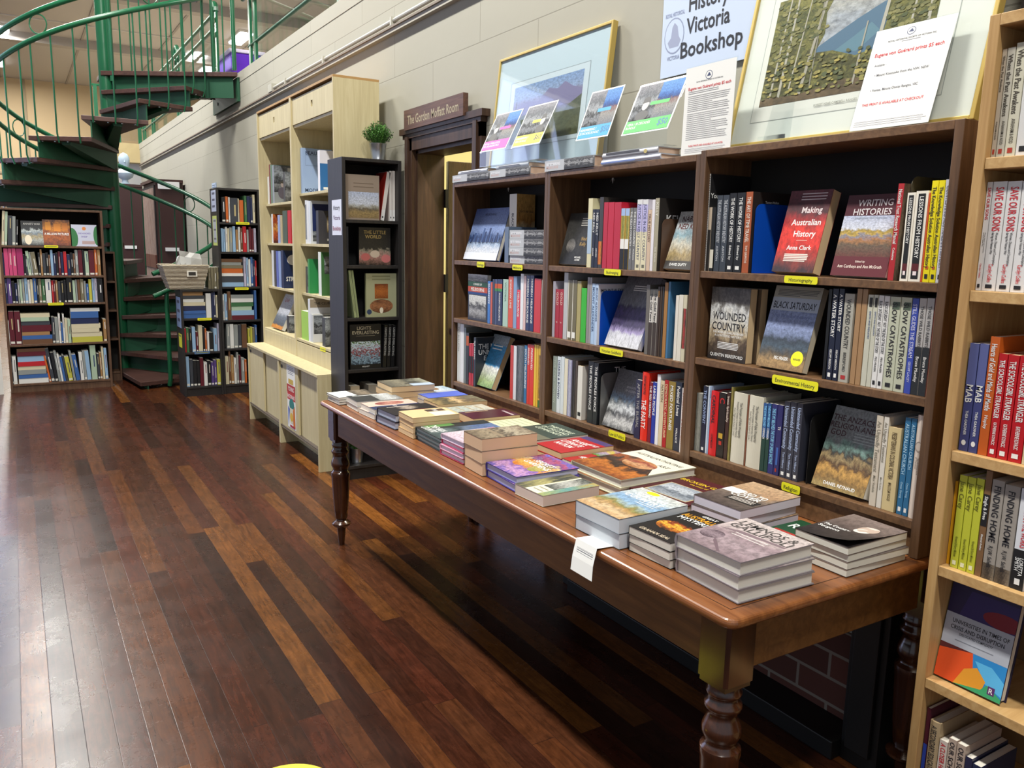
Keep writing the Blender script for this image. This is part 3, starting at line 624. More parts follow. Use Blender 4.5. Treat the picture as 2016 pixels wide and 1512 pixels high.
# bay 1, top shelf
faceout(f1, 1.42, px(Z1, 130, 680), px(Z1, 388, 705)[0], px(Z1, 240, 300), .022, '3d4f80', [('r', 0, 0, 1, 1, CITY)]+[('r', .04+.06*i, .34, .085+.06*i, .40+.12*abs(math.sin(i*2.3))+(.1 if i in (6, 7, 9) else 0), '24345c' if i % 2 else '38507e') for i in range(15)]+[('r', 0, .0, 1, .14, 'd4d8e2'), ('t', 'MELBOURNES', .5, .88, .05, mat('2d3a66'), .7)], 'blue hardback with a snowy city skyline cover, nearest the doorway', hard=True, group=GRP)
stand(f1, 1.42, [(455, 486, 430, '5a6a80', 'thin blue-grey', {}), (488, 545, 172, 'cfc6ae', 'tall cream', {'t': '', 'd': .09, 'D': .1, 'front': [('r', 0, 0, 1, 1, art([(0, 'c9a25c'), (.35, 'b5894a'), (.45, 'd9c9a0'), (.6, '9b6b34'), (1, 'c49a58')], 3, .1)), ('t', 'BLACK AND GOLD', .55, .75, .03, INK, .7)], 'sp': [('t', 'BLACK', .28, .5, .3, INK, .2, 'L')], 'ttl': ''})], Z1, 'above the Melbourne label', grp=GRP)
flatstack(f1, 1.42, 490, 776, [455, 524, 592, 655, 735], [('8c8e92', 'grey and white photograph')]*4, Z1, 'the stack above the Melbourne label', D=.074, grp=GRP, specs=[MELT]*4, dep=.012)
# bay 1, middle shelf
faceout(f1, 1.128, px(Z1, 166, 1165), px(Z1, 318, 1200)[0], px(Z1, 165, 803), .02, '1a1a1c', [('r', 0, .84, 1, 1, art([(0, '222222'), (.5, '999999'), (1, 'dddddd')], 5, .4)), ('r', 0, .74, 1, .84, '1f4b33'), ('t', 'CORNERS OF', .5, .79, .045, WHITE, .7), ('r', 0, .62, 1, .735, 'b8492c'), ('t', 'MELBOURNE', .5, .68, .075, WHITE, .9), ('r', 0, .57, 1, .62, '1d3f78'), ('r', .06, .05, .94, .55, art([(0, '555555'), (.3, 'bbbbbb'), (.55, '444444'), (.7, 'e0e0dc'), (1, 'e8e8e4')], 5, .25))], 'front-facing book with green and orange bands titled Corners of Melbourne', group=GRP)
stand(f1, 1.128, [(320, 340, 860, '2f6fb8', 'blue', {'t': 'SEABREEZE', 'tc': WHITE}), (342, 356, 870, 'c4532c', 'thin orange', {}), (358, 374, 845, '283048', 'thin navy', {}), (376, 394, 845, '3a4668', 'thin slate-blue', {'ex': [('r', .1, 0, .2, 1, 'c65a30'), ('r', .2, 0, .26, 1, '3f8a4a')]}), (396, 434, 845, '1f2b50', 'navy', {'ex': [('r', .1, 0, .2, 1, 'c65a30'), ('r', .2, 0, .26, 1, '3f8a4a'), ('t', 'MODERN MELBOURNE', .3, .5, .3, WHITE, .6, 'L')]}), (440, 480, 845, 'a9c6b4', 'pale green', {'t': 'VICTORIA', 'tc': mat('6a8a78')}), (483, 520, 823, 'd2502a', 'orange-red', {'t': 'SHADOW LINE', 'tc': WHITE}), (522, 548, 823, '7f9cc0', 'light blue', {}), (550, 575, 930, 'd63a4c', 'short red', {'t': 'MELBOURNE', 'tc': WHITE}), (577, 600, 803, 'e3e6ea', 'tall white', {}), (602, 620, 820, 'd8b8b4', 'pale pink', {}), (622, 650, 815, NV, 'navy', {'t': 'MODERN MELBOURNE', 'tc': WHITE}), (652, 682, 815, NV, 'navy', {'t': 'MODERN MELBOURNE', 'tc': WHITE}), (686, 738, 840, 'c42e2c', 'red', {'D': .17}), (742, 776, 850, 'c8c6bd', 'grey-white', {'t': 'STREETS OF MELBOURNE', 'tc': INK})], Z1, 'on the shelf below the Melbourne label', grp=GRP)
# bay 1, lower shelf
BLUEA = art([(0, '7fa05a'), (.12, 'a8bb7c'), (.28, 'd9dccb'), (.38, 'f0f0ea'), (.42, '3d9bd0'), (.8, '3b95cc'), (.82, '9da7ad'), (1, '8b98a0')], 5, .06)
stand(f1, .80, [(80, 102, 62, 'e5e5e2', 'tall white', {'t': 'THE BULLETIN', 'tc': GRY}), (104, 130, 70, 'dedede', 'tall white', {}), (133, 148, 100, '6f7674', 'thin grey', {}), (150, 170, 140, '20201f', 'black', {'ex': [('r', .06, 0, .25, 1, 'b3562e')]}), (172, 190, 225, R_, 'short red and black', {'ex': [('r', .3, 0, .7, 1, K_)]}), (192, 207, 225, R_, 'short red and black', {'ex': [('r', .3, 0, .7, 1, K_)]}), (209, 224, 178, '2a3038', 'dark slate', {'t': 'THE MAKING', 'tc': WHITE, 'D': .17, 'front': [('t', 'THE MAN', .5, .82, .1, WHITE, .8), ('t', 'UNMADE', .5, .7, .1, WHITE, .8), ('t', 'EASY', .5, .58, .1, WHITE, .8)]}),
    (497, 520, 240, 'c03a30', 'red', {}), (522, 545, 245, 'd5d6dc', 'white and grey', {}), (547, 603, 240, '6a7076', 'grey photograph', {'ex': [('r', 0, 0, 1, 1, art([(0, '3a4048'), (.5, '7a8088'), (1, '4a5866')], 6, .4))]}), (606, 628, 240, '2c6d9c', 'blue', {'t': 'SOUTH MELBOURNE', 'tc': WHITE}), (630, 648, 232, 'd0342a', 'red', {'t': 'PRESERVED', 'tc': WHITE}), (649, 680, 235, 'd0342a', 'red', {'t': 'PRESERVED', 'tc': WHITE}), (683, 700, 235, 'e0b93a', 'yellow', {}), (702, 716, 238, 'd8aa2e', 'gold', {}), (718, 776, 245, 'd2a440', 'gold and brown', {'ex': [('r', .0, 0, .15, 1, 'd9b040'), ('r', .15, 0, .85, 1, art([(0, 'c89a3a'), (.45, '6b4a22'), (.55, 'd8b050'), (1, '8a5a28')], 4, .5)), ('r', .88, 0, 1, 1, '3d6a34')]})], Z2, 'on the lowest shelf nearest the doorway', grp=GRP)
faceout(f1, .80, px(Z2, 228, 540), px(Z2, 352, 582)[0], px(Z2, 378, 167), .028, '3b8fc4', [('r', 0, 0, 1, 1, BLUEA), ('l', .2, .8, .72, .78, 2, .02, WHITE)], 'leaning paperback with blue band and green hills on the lowest shelf', pages=CREAMP, group=GRP)
bookend(f1, .80, px(Z2, 488, 600), px(Z2, 0, 205)[1], mat('4a3026', .4), 'brown metal bookend on the lowest shelf nearest the doorway')
# bay 2, Bushranging shelf
GRP = 'books in the middle bay'
faceout(f2, 1.42, px(Z1, 885, 705), px(Z1, 1100, 735)[0], px(Z1, 985, 340), .03, '2e2d2b', [('r', 0, 0, 1, 1, art([(0, '1d1d1c'), (.5, '3a3936'), (1, '252524')], 4, .2)), ('e', .3, .36, .16, .14, art([(0, '222222'), (.5, '8a8680'), (1, '555555')], 4, .2)), ('t', 'Ned', .72, .5, .07, mat('a8884a'), .3), ('t', 'Kelly', .72, .4, .07, mat('a8884a'), .4), ('t', 'MICHAEL', .65, .14, .035, WHITE, .4), ('t', 'ADAMS', .65, .09, .035, WHITE, .4), ('l', .5, .95, .75, .88, 4, .015, mat('c8c4ba'))], 'dark leaning book with a bearded face, first on the Bushranging shelf', group=GRP)
JUST = lambda: {'t': 'JUSTICE IN KELLY COUNTRY', 'tc': NV and mat(NV), 'ttl': 'Justice in Kelly Country', 'ex': [('r', 0, 0, .07, 1, 'd8d8d8'), ('r', .07, 0, .45, 1, 'b9b4dc'), ('r', .45, 0, 1, 1, 'd9d2b0')], 'lg': mat('6a6a5a')}
stand(f2, 1.42, [(1106, 1140, 205, 'd6cfa6', 'cream', {'ex': [('r', .3, 0, .8, 1, 'a8bcd0')]}), (1142, 1165, 292, '1a1d2a', 'black', {'t': 'NED KELLY', 'a': 'ADAMS', 'tc': WHITE}), (1167, 1193, 292, '1a1d2a', 'black', {'t': 'NED KELLY', 'a': 'ADAMS', 'tc': WHITE}), (1195, 1225, 196, '3a3633', 'tall charcoal', {'ex': [('r', .62, 0, .95, 1, art([(0, 'c8501a'), (.5, 'e89030'), (1, '6a2010')], 6, .4))]}), (1228, 1262, 236, 'b51f36', 'red', {}), (1264, 1310, 236, 'bb2038', 'red', {}), (1312, 1364, 236, 'b51f36', 'red', {}), (1366, 1398, 285, 'c6a23a', 'yellow and black landscape', {'ex': [('r', 0, 0, .12, 1, '9db6dc'), ('r', .12, 0, .5, 1, art([(0, 'd0a030'), (.5, '7a8a3a'), (1, 'd8c060')], 5, .4)), ('r', .5, 0, .66, 1, WHITE), ('r', .66, 0, 1, 1, K_)]}), (1400, 1432, 285, 'c6a23a', 'yellow and black landscape', {'ex': [('r', 0, 0, .12, 1, '9db6dc'), ('r', .12, 0, .5, 1, art([(0, 'd0a030'), (.5, '7a8a3a'), (1, 'd8c060')], 5, .4)), ('r', .5, 0, .66, 1, WHITE), ('r', .66, 0, 1, 1, K_)]}), (1435, 1459, 280, '6d6d6c', 'grey', {'t': 'THE KELLYS COUNTRY', 'a': 'MORGAN', 'tc': WHITE}), (1461, 1487, 280, '6d6d6c', 'grey', {'t': 'THE KELLYS COUNTRY', 'a': 'MORGAN', 'tc': WHITE}), (1489, 1530, 215, 'c8c4cf', 'lilac and cream', JUST()), (1532, 1574, 215, 'c8c4cf', 'lilac and cream', JUST()), (1577, 1604, 296, 'cdb49a', 'short peach', {'t': 'TRUE HISTORY', 'tc': mat('6a5548')}), (1606, 1628, 215, 'e0dde2', 'white', {}), (1630, 1662, 203, 'a39c84', 'taupe', {'t': 'KELLY', 'a': 'THE GANG', 'tc': mat('e0dccb'), 'D': .19, 'front': [('r', 0, 0, 1, 1, '2f2b28'), ('t', 'KELLY', .5, .72, .12, WHITE, .8)]})], Z1, 'on the Bushranging shelf', grp=GRP)
bookend(f2, 1.42, px(Z1, 1668, 750), px(Z1, 0, 365)[1], mat('5c4434', .4), 'brown bookend after the taupe book on the Bushranging shelf')
faceout(f2, 1.42, px(Z1, 1715, 745), px(Z1, 1930, 760)[0], px(Z1, 1860, 335), .03, '3a3632', [('r', 0, 0, 1, 1, art([(0, '4a4238'), (.25, 'b09a6a'), (.45, 'e0dccc'), (.6, '9fc0cc'), (.75, 'd8dee0'), (1, 'c8c8c4')], 5, .12)), ('r', 0, 0, 1, .14, '3c3833'), ('t', 'DAVID DUFTY', .5, .08, .045, WHITE, .8), ('t', 'NABBING', .55, .87, .10, mat('3a1010'), .8), ('t', 'NED KELLY', .55, .74, .10, mat('5a1818'), .9)], 'leaning book with dark red title letters at the right of the Bushranging shelf', pages=CREAMP, group=GRP)
# bay 2, Victorian Goldfields shelf
GD = lambda: {'t': 'GOLD', 'a': 'JI', 'tc': mat('e2c9b8'), 'ttl': 'Gold'}
stand(f2, 1.122, [(832, 851, 860, 'b9b6c4', 'grey-lilac', {}), (853, 884, 925, 'a8202a', 'dark red', GD()), (886, 915, 925, 'a8202a', 'dark red', GD()), (917, 948, 790, 'b7b8b8', 'tall grey-white', {'D': .18}), (951, 983, 853, '6c6444', 'olive', {'ex': [('r', 0, 0, 1, .15, 'e6e2d2'), ('r', .86, .15, .96, .85, 'e8e8e0')]}), (985, 1019, 853, '6c6444', 'olive', {'ex': [('r', 0, 0, 1, .15, 'e6e2d2'), ('r', .86, .15, .96, .85, 'e8e8e0')]}), (1021, 1052, 860, 'a89c62', 'khaki', {}), (1055, 1096, 915, '35b02a', 'bright green', {}), (1099, 1118, 830, '8c8886', 'tall grey', {'D': .19}), (1119, 1135, 832, '9a9694', 'tall grey', {'D': .19}), (1137, 1164, 880, 'a9c4e2', 'light blue', {'t': 'MOUNT ALEXANDER', 'tc': mat('4a5f86'), 'D': .19}), (1165, 1186, 885, 'b5cbe6', 'light blue', {'t': 'MOUNT ALEXANDER', 'tc': mat('4a5f86'), 'D': .19, 'front': [('r', 0, 0, 1, 1, 'e4e6ea'), ('t', 'MOUNT ALEXANDER', .5, .9, .05, INK, .85)]})], Z1, 'on the Victorian Goldfields shelf', grp=GRP)
bookend(f2, 1.122, px(Z2, 1188, 225), px(Z1, 0, 940)[1], mat('0d4fc0', .35), 'blue metal bookend beside the light blue Mount Alexander books', Dp=.17)
faceout(f2, 1.122, px(Z2, 1247, 215), px(Z2, 1512, 262)[0], px(Z1, 1440, 840), .022, '6a6a70', [('r', 0, 0, 1, 1, art([(0, 'd4d4da'), (.18, 'cfcfd8'), (.22, 'a99bc8'), (.3, '3f3658'), (.48, '584a78'), (.56, '4a4560'), (.6, '7f8088'), (1, '6b6c72')], 8, .08, sy=.4)), ('l', .3, .8, .8, .86, 3, .012, WHITE)], 'leaning book with a purple engraving of falling water on Victorian Goldfields shelf', group=GRP)
bookend(f2, 1.122, px(Z2, 1545, 280), px(Z1, 0, 955)[1], mat('0d4fc0', .35), 'blue metal bookend right of the purple engraving book', Dp=.12)
WT = lambda: {'t': 'The Gold Years', 'tc': INK, 'ex': [('r', .0, 0, .1, 1, '4a4a48'), ('r', .5, 0, 1, 1, '3a2f28')]}
stand(f2, 1.122, [(1562, 1588, 890, '6a6660', 'speckled grey', {}), (1590, 1618, 925, 'cfccc4', 'white-topped', WT()), (1620, 1650, 925, 'cfccc4', 'white-topped', WT()), (1652, 1668, 905, '3a2c22', 'dark brown', {'t': 'GOLD', 'tc': mat('c08a40')}), (1670, 1684, 905, '40301f', 'dark brown', {}), (1686, 1700, 905, '2b2a2a', 'black', {}), (1702, 1728, 872, 'a0723a', 'ochre', {}), (1731, 1748, 866, '3f6f95', 'blue', {}), (1750, 1790, 870, '6b1c33', 'maroon', {'d': .05}), (1792, 1815, 975, 'dcd8cc', 'short white', {'d': .01}), (1817, 1850, 970, 'd8d4c6', 'short white', {'d': .01}), (1852, 1880, 972, 'c8c2a8', 'short pictorial', {'d': .01, 'ex': [('r', .2, 0, .8, 1, art([(0, '3a4a2a'), (.5, 'c04038'), (1, '2a2a2a')], 4, .5))]})], (880, 340, .248), 'on the Victorian Goldfields shelf past the purple cover', grp=GRP)
# bay 2, Law & Politics shelf
PF = lambda: {'t': 'THE PEOPLES FORCE', 'tc': WHITE, 'ttl': "The People's Force", 'D': .18}
stand(f2, .805, [(832, 864, 325, '8c968c', 'sage grey', {'t': 'THE CONSTITUTION', 'tc': mat('b8c2b4')}), (866, 894, 330, 'd4dce0', 'white', {'t': 'DEAKIN & BOWEN', 'tc': NV and mat(NV)}), (896, 920, 330, 'd0d8dc', 'white', {}), (922, 948, 345, 'ddd6bf', 'cream', {}), (950, 980, 355, 'a7a5c4', 'lilac', {'ex': [('r', 0, 0, 1, 1, art([(0, '8a88b0'), (.5, 'd0d0e0'), (1, '9a98c0')], 7, .4))]}), (982, 994, 362, '2a2523', 'thin black', {}), (996, 1006, 362, '3a3634', 'thin black', {}), (1008, 1024, 362, '4b4038', 'thin brown', {}), (1027, 1064, 402, 'dcd9d0', 'white', {'ex': [('r', .86, .2, .93, .8, K_)], 'pg': CREAMP, 'D': .13}), (1108, 1150, 365, '191c20', 'black', PF()), (1152, 1186, 378, '191c20', 'black', {'t': 'THE PEOPLES FORCE', 'tc': WHITE, 'ttl': "The People's Force", 'D': .18, 'front': [('t', 'THE', .6, .88, .09, WHITE, .4)]}),
    (1482, 1525, 512, '2a2c48', 'dark navy', {'t': 'AFTER THE BURIAL', 'tc': GRY}), (1530, 1582, 450, 'e0301c', 'bright red', {'ex': [('t', 'STUART MACINTYRE', .05, .5, .35, INK, .27, 'L'), ('t', 'THE PARTY', .4, .5, .7, WHITE, .42, 'L')], 'ttl': 'The Party', 'hard': True}), (1586, 1611, 532, '7a1a26', 'dark red', {'t': 'THE RED HERRING', 'tc': WHITE}), (1613, 1642, 532, '20389a', 'blue', {'t': 'LABOR PEOPLE', 'tc': WHITE}), (1645, 1670, 472, 'e2e4e8', 'white', {'lg': INK, 't': '', 'D': .17}), (1672, 1702, 520, 'cdbf9f', 'cream', {'t': 'NATION', 'tc': mat('7a6a50')}), (1704, 1733, 516, 'a81f24', 'red', {'t': 'DEMOCRATIC ADVENTURER', 'tc': CREAMP}), (1735, 1788, 525, '8a7636', 'khaki', {'t': 'MIXED FORTUNES', 'tc': WHITE, 'ttl': 'Mixed Fortunes'}), (1790, 1838, 530, '232c3c', 'navy', {'t': 'Political Lives', 'a': 'WALLACE', 'tc': WHITE, 'ttl': 'Political Lives'}), (1840, 1880, 580, 'e2dcda', 'short white', {'t': 'CONSERVATIVE CAPITALISM', 'tc': mat('b02030')})], Z2, 'on the Law & Politics shelf', grp=GRP)
bookend(f2, .805, px(Z2, 1190, 850), px(Z2, 0, 465)[1], mat('8a8a86', .35, .6), 'grey steel bookend beside the black books on Law & Politics shelf', Dp=.17)
faceout(f2, .805, px(Z2, 1228, 832), px(Z2, 1452, 905)[0], px(Z2, 1375, 437), .02, '707276', [('r', 0, 0, 1, 1, art([(0, '5a5a58'), (.12, 'c8c8c4'), (.25, '4a4a4a'), (.35, 'd8dcdc'), (.45, '6a7074'), (.52, '86a0b8'), (.62, '7a7e84'), (1, '686a6e')], 7, .12)), ('t', 'EDUCATION', .62, .72, .035, mat('b8b8ba'), .6), ('t', 'OF A LEGEND', .62, .66, .035, mat('b8b8ba'), .6)], 'leaning grey book with snowy mountain cover on Law & Politics shelf', group=GRP)
bookend(f2, .805, px(Z2, 1470, 945), px(Z2, 0, 540)[1], mat('0d4fc0', .35), 'thin blue bookend right of the grey mountain book', Dp=.1)
# bay 3, Historiography shelf
GRP = 'books in the bay beside the oak shelves'
WH = lambda: {'t': 'THE WORK OF HISTORY', 'a': 'Edited by', 'tc': WHITE, 'lg': WHITE, 'ttl': 'The Work of History'}
LH = lambda: {'ttl': 'Lessons from History', 'ex': [('r', .03, .2, .97, .8, K_), ('t', 'LESSONS FROM HISTORY', .06, .5, .34, WHITE, .68, 'L'), ('r', .8, .2, .88, .8, '5a1a20'), ('r', .885, .35, .93, .65, 'f0e0e0')], 'pg': CREAMP, 'D': .17}
KS = lambda: {'t': 'The Knowledge Solution Australian History', 'tc': INK, 'ttl': 'The Knowledge Solution', 'ex': [('r', .84, .25, .87, .75, 'c8601a')], 'lg': INK}
NB = lambda: {'ex': [('r', .55, 0, .97, 1, 'cfc4aa')]}
stand(f3, 1.43, [(80, 106, 158, 'e4e2dc', 'white spiral-bound', {'name': 'notebook', 'D': .2, 'front': [('r', 0, 0, 1, 1, '1a1a1c'), ('t', 'You', .12, .78, .05, WHITE, .3)], 'ex': [('r', .02+.024*i, .1, .03+.024*i, .9, '6a6a6a') for i in range(40)]}), (108, 130, 405, 'c8b8a2', 'short pink and black', {'ex': [('r', .35, 0, 1, 1, '2a2826')]}), (132, 158, 405, '222222', 'short black and white', {'ex': [('r', .66, 0, .95, 1, 'd8d4c4')]}), (164, 203, 318, '3a4048', 'slate', {'t': 'THE AUSTRALIAN HISTORY INDUSTRY', 'a': 'ASHTON', 'tc': GRY and mat('c0c4c8')}), (206, 250, 316, '3a4048', 'slate', {'t': 'THE AUSTRALIAN HISTORY INDUSTRY', 'a': 'ASHTON', 'tc': mat('c0c4c8')}), (253, 304, 302, '19191b', 'black', WH()), (307, 366, 298, '19191b', 'black', WH()), (370, 420, 292, 'a4532c', 'orange-brown', {'t': 'THE ART OF TIME TRAVEL', 'a': 'TOM GRIFFITHS', 'tc': mat('e8d8c8'), 'ttl': 'The Art of Time Travel', 'D': .17, 'front': [('r', 0, 0, 1, 1, '2a2422'), ('t', 'Tanner-Mellon', .5, .88, .03, WHITE, .7)]}),
    (1442, 1486, 232, 'b02a30', 'red', {'t': 'National Trust Research Manual', 'a': 'Celestina', 'tc': WHITE, 'tilt': 1.5, 'front': [('r', 0, 0, 1, 1, art([(0, '6a5a4a'), (.5, '8a7862'), (1, '5a4c40')], 5, .3))]}), (1530, 1590, 298, 'e9e4d6', 'cream-edged black', LH()), (1592, 1682, 286, 'e9e4d6', 'cream-edged black', LH()), (1684, 1696, 300, 'c8521e', 'thin orange', {}), (1698, 1746, 210, 'eadb12', 'yellow', KS()), (1748, 1793, 208, 'eadb12', 'yellow', KS()), (1795, 1848, 200, 'd9dae0', 'white', {'t': 'CONTESTING AUSTRALIAN HISTORY', 'tc': mat('7a7c90'), 'lg': INK, 'ttl': 'Contesting Australian History'})], Z3, 'on the Historiography shelf', grp=GRP)
bookend(f3, 1.43, px(Z3, 424, 870), px(Z3, 0, 378)[1], mat('0d4fc0', .35), 'large blue bookend after the orange-brown book on the Historiography shelf', Dp=.16)
bookend(f3, 1.43, px(Z3, 1500, 900), px(Z3, 0, 175)[1], mat('5a5648', .35, .3), 'tall dark grey bookend behind the red research manual', Dp=.15, d=.045)
MAH = [('r', 0, 0, 1, 1, art([(0, '3a2830'), (.12, '8a3a34'), (.3, 'e03024'), (.5, 'e8382a'), (.62, 'b02c2c'), (.75, '4a1e26'), (1, '6a2a34')], 3, .16)), ('t', 'Making', .62, .76, .075, mat('d8c8c8'), .6), ('t', 'Australian', .55, .61, .075, WHITE, .8), ('t', 'History', .58, .47, .075, WHITE, .65), ('r', .42, .385, .68, .389, 'f0d8c8'), ('t', 'Anna Clark', .53, .3, .055, WHITE, .6), ('l', .22, .8, .13, .21, 5, .012, mat('f0dcd0')), ('l', .3, .9, .88, .95, 3, .012, mat('c8b8b8'))]
faceout(f3, 1.43, px(Z3, 592, 855), px(Z3, 892, 870)[0], px(Z3, 742, 310), .035, '7a2420', MAH, 'red paperback titled Making Australian History, tilted on the Historiography shelf', pages=CREAMP, group=GRP, d0=.02)
faceout(f3, 1.43, px(Z3, 1022, 868), px(Z3, 1425, 890)[0], px(Z3, 1165, 335), .025, '4a1f28', [('r', 0, .24, 1, .74, art([(0, '6a3a30'), (.28, '6a5a48'), (.4, 'b07a4a'), (.5, '8a8a98'), (.55, 'c8a850'), (.62, 'a8903a'), (.68, 'd8dce8'), (1, 'b8c0d8')], 6, .14)), ('r', 0, 0, 1, .24, '5c1a24'), ('t', 'WRITING', .52, .9, .08, mat('c8c0c0'), .8), ('t', 'HISTORIES', .5, .79, .08, mat('c8c0c0'), .95), ('t', 'Imagination and Narration', .5, .715, .03, mat('9098a8'), .8), ('t', 'Ann Curthoys and Ann McGrath', .5, .12, .038, mat('e8d8cc'), .8), ('t', 'Edited by', .5, .18, .025, mat('e8d8cc'), .3)], 'maroon paperback titled Writing Histories with a river landscape cover', group=GRP, d0=.025)
# bay 3, Environmental History shelf
WC = [('r', 0, 0, 1, 1, art([(0, '2b241f'), (.2, '5a4a3a'), (.36, 'b8a482'), (.46, 'dcd6c4'), (.68, 'dcdedc'), (.78, '7a7670'), (1, '4a4642')], 5, .22)), ('t', 'WOUNDED', .5, .61, .11, INK, .86), ('t', 'COUNTRY', .5, .47, .11, INK, .86), ('t', 'THE MURRAY-DARLING BASIN', .5, .385, .032, WHITE, .8), ('t', 'A CONTESTED HISTORY', .5, .34, .032, WHITE, .7), ('l', .25, .8, .16, .24, 5, .01, WHITE), ('t', 'QUENTIN BERESFORD', .5, .07, .045, WHITE, .86)]
faceout(f3, 1.147, px(Z4, 122, 630), px(Z4, 398, 668)[0], px(Z4, 162, 92), .03, '5a4a3a', WC, 'front-facing book titled Wounded Country with bare tree cover', pages=CREAMP, group=GRP, d0=.03)
faceout(f3, 1.147, px(Z4, 200, 630), px(Z4, 476, 668)[0], px(Z4, 240, 92), .03, '5a4a3a', None, 'second copy behind the front-facing Wounded Country book', pages=CREAMP, group=GRP, d0=.066)
BS = [('r', 0, .86, 1, 1, '9a9788'), ('l', .08, .95, .88, .95, 5, .008, mat('4a4a48')), ('r', 0, .7, 1, .86, 'a3abb8'), ('t', 'BLACK SATURDAY', .5, .77, .085, INK, .9), ('r', 0, 0, 1, .7, art([(0, '9a7a50'), (.12, 'b08f60'), (.25, '5a5348'), (.38, '4a5a68'), (.5, '3a4450'), (.6, '7886a8'), (.72, '8a98c0'), (1, '8a98c0')], 5, .10)), ('t', 'Not the end of the story', .5, .64, .04, mat('5a6690'), .75), ('t', 'PEG FRASER', .5, .13, .04, WHITE, .3), ('e', .83, .15, .125, .09, YEL), ('t', 'WINNER', .83, .14, .025, INK, .16)]
faceout(f3, 1.147, px(Z4, 478, 665), px(Z4, 815, 712)[0], px(Z4, 632, 97), .024, '8a7a60', BS, 'leaning book titled Black Saturday with a round yellow award seal', group=GRP, d0=.016, pages=WARMP)
SC_ = lambda: {'t': 'SLOW CATASTROPHES', 'tc': INK, 'lg': INK, 'ttl': 'Slow Catastrophes', 'ex': [('r', .05, .3, .13, .95, '4a5a4a')]}
BSS = lambda: {'t': 'BLACK SATURDAY  NOT THE END OF THE STORY', 'a': 'PEG FRASER', 'tc': INK, 'ttl': 'Black Saturday', 'lg': INK}
EI = lambda: {'ttl': 'Earth and Industry', 'ex': [('r', .03, .3, .13, .9, '2a2a28'), ('t', 'EARTH AND INDUSTRY', .18, .65, .35, mat('2a4a80'), .3, 'L')], 'lg': INK}
TW = lambda: {'ttl': 'Those Wild Rabbits', 'ex': [('r', .5, 0, 1, 1, '23282c'), ('t', 'THOSE WILD RABBITS', .08, .5, .45, mat('4a4a4a'), .42, 'L'), ('t', 'Bruce Munday', .6, .5, .45, WHITE, .3, 'L')], 'lg': WHITE}
AW = lambda: {'t': 'A WATER STORY', 'a': 'GEOFF BEESON', 'tc': WHITE, 'lg': WHITE, 'ttl': 'A Water Story'}
stand(f3, 1.147, [(962, 985, 110, '16181a', 'black', {}), (990, 1032, 106, '1e2438', 'navy', AW()), (1036, 1073, 106, '1e2438', 'navy', AW()), (1078, 1148, 142, 'a9a79c', 'grey', {'t': 'WOUNDED COUNTRY', 'a': 'BERESFORD', 'tc': mat('3a3a38'), 'ttl': 'Wounded Country', 'lg': mat('a83030')}), (1163, 1200, 102, 'a2805c', 'tan', {}), (1203, 1240, 102, 'a2805c', 'tan', {}), (1244, 1283, 150, 'c2c2b2', 'grey-green', EI()), (1285, 1318, 152, 'c2c2b2', 'grey-green', EI()), (1320, 1358, 156, 'dcdcda', 'white', BSS()), (1361, 1400, 160, 'dcdcda', 'white', BSS()), (1403, 1480, 166, 'b9bda8', 'sage', SC_()), (1482, 1558, 170, 'b9bda8', 'sage', SC_()), (1561, 1608, 177, '3a4ca8', 'blue', {'t': 'STILL GLIDES THE STREAM', 'a': 'GEOFF LACEY', 'tc': mat('c8ccf0'), 'ttl': 'Still Glides the Stream'}), (1611, 1663, 176, 'b4b2b0', 'white and black', TW()), (1665, 1718, 176, 'b4b2b0', 'white and black', TW()), (1722, 1762, 172, 'a04a34', 'rust', {'t': 'RIO TINTO IN AUSTRALIA', 'tc': mat('e0c8bc'), 'ttl': 'Rio Tinto in Australia'})], Z4, 'on the Environmental History shelf', grp=GRP)
# bay 3, Religion shelf
TB = lambda: {'ttl': 'Beloved Companion', 'ex': [('r', 0, 0, .5, 1, '24508c'), ('t', 'THIS IS MY BELOVED', .04, .5, .6, mat('8ad0f0'), .3, 'L'), ('t', 'COMPANION', .36, .5, .6, WHITE, .16, 'L')]}
UC = lambda: {'t': 'Unintended Community', 'a': 'Tom Hilberry', 'tc': mat('a8b8d8'), 'lg': WHITE, 'ttl': 'Unintended Community', 'D': .17}
FP = lambda: {'ttl': 'The Fountain of Public Prosperity', 'hard': True, 'lg': INK, 'D': .17, 'ex': [('t', 'The Fountain of Public Prosperity', .13, .65, .2, mat('5a5850'), .5, 'L'), ('t', 'Evangelical Christians in Australian History', .13, .4, .12, mat('5a5850'), .5, 'L'), ('t', 'Stuart Piggin and Robert D. Linder', .22, .2, .12, mat('5a5850'), .4, 'L')]}
AC = lambda: {'t': 'AUSTRALIAN CHURCH', 'tc': mat('a8d0e8'), 'lg': WHITE, 'a': 'Owen Strong'}
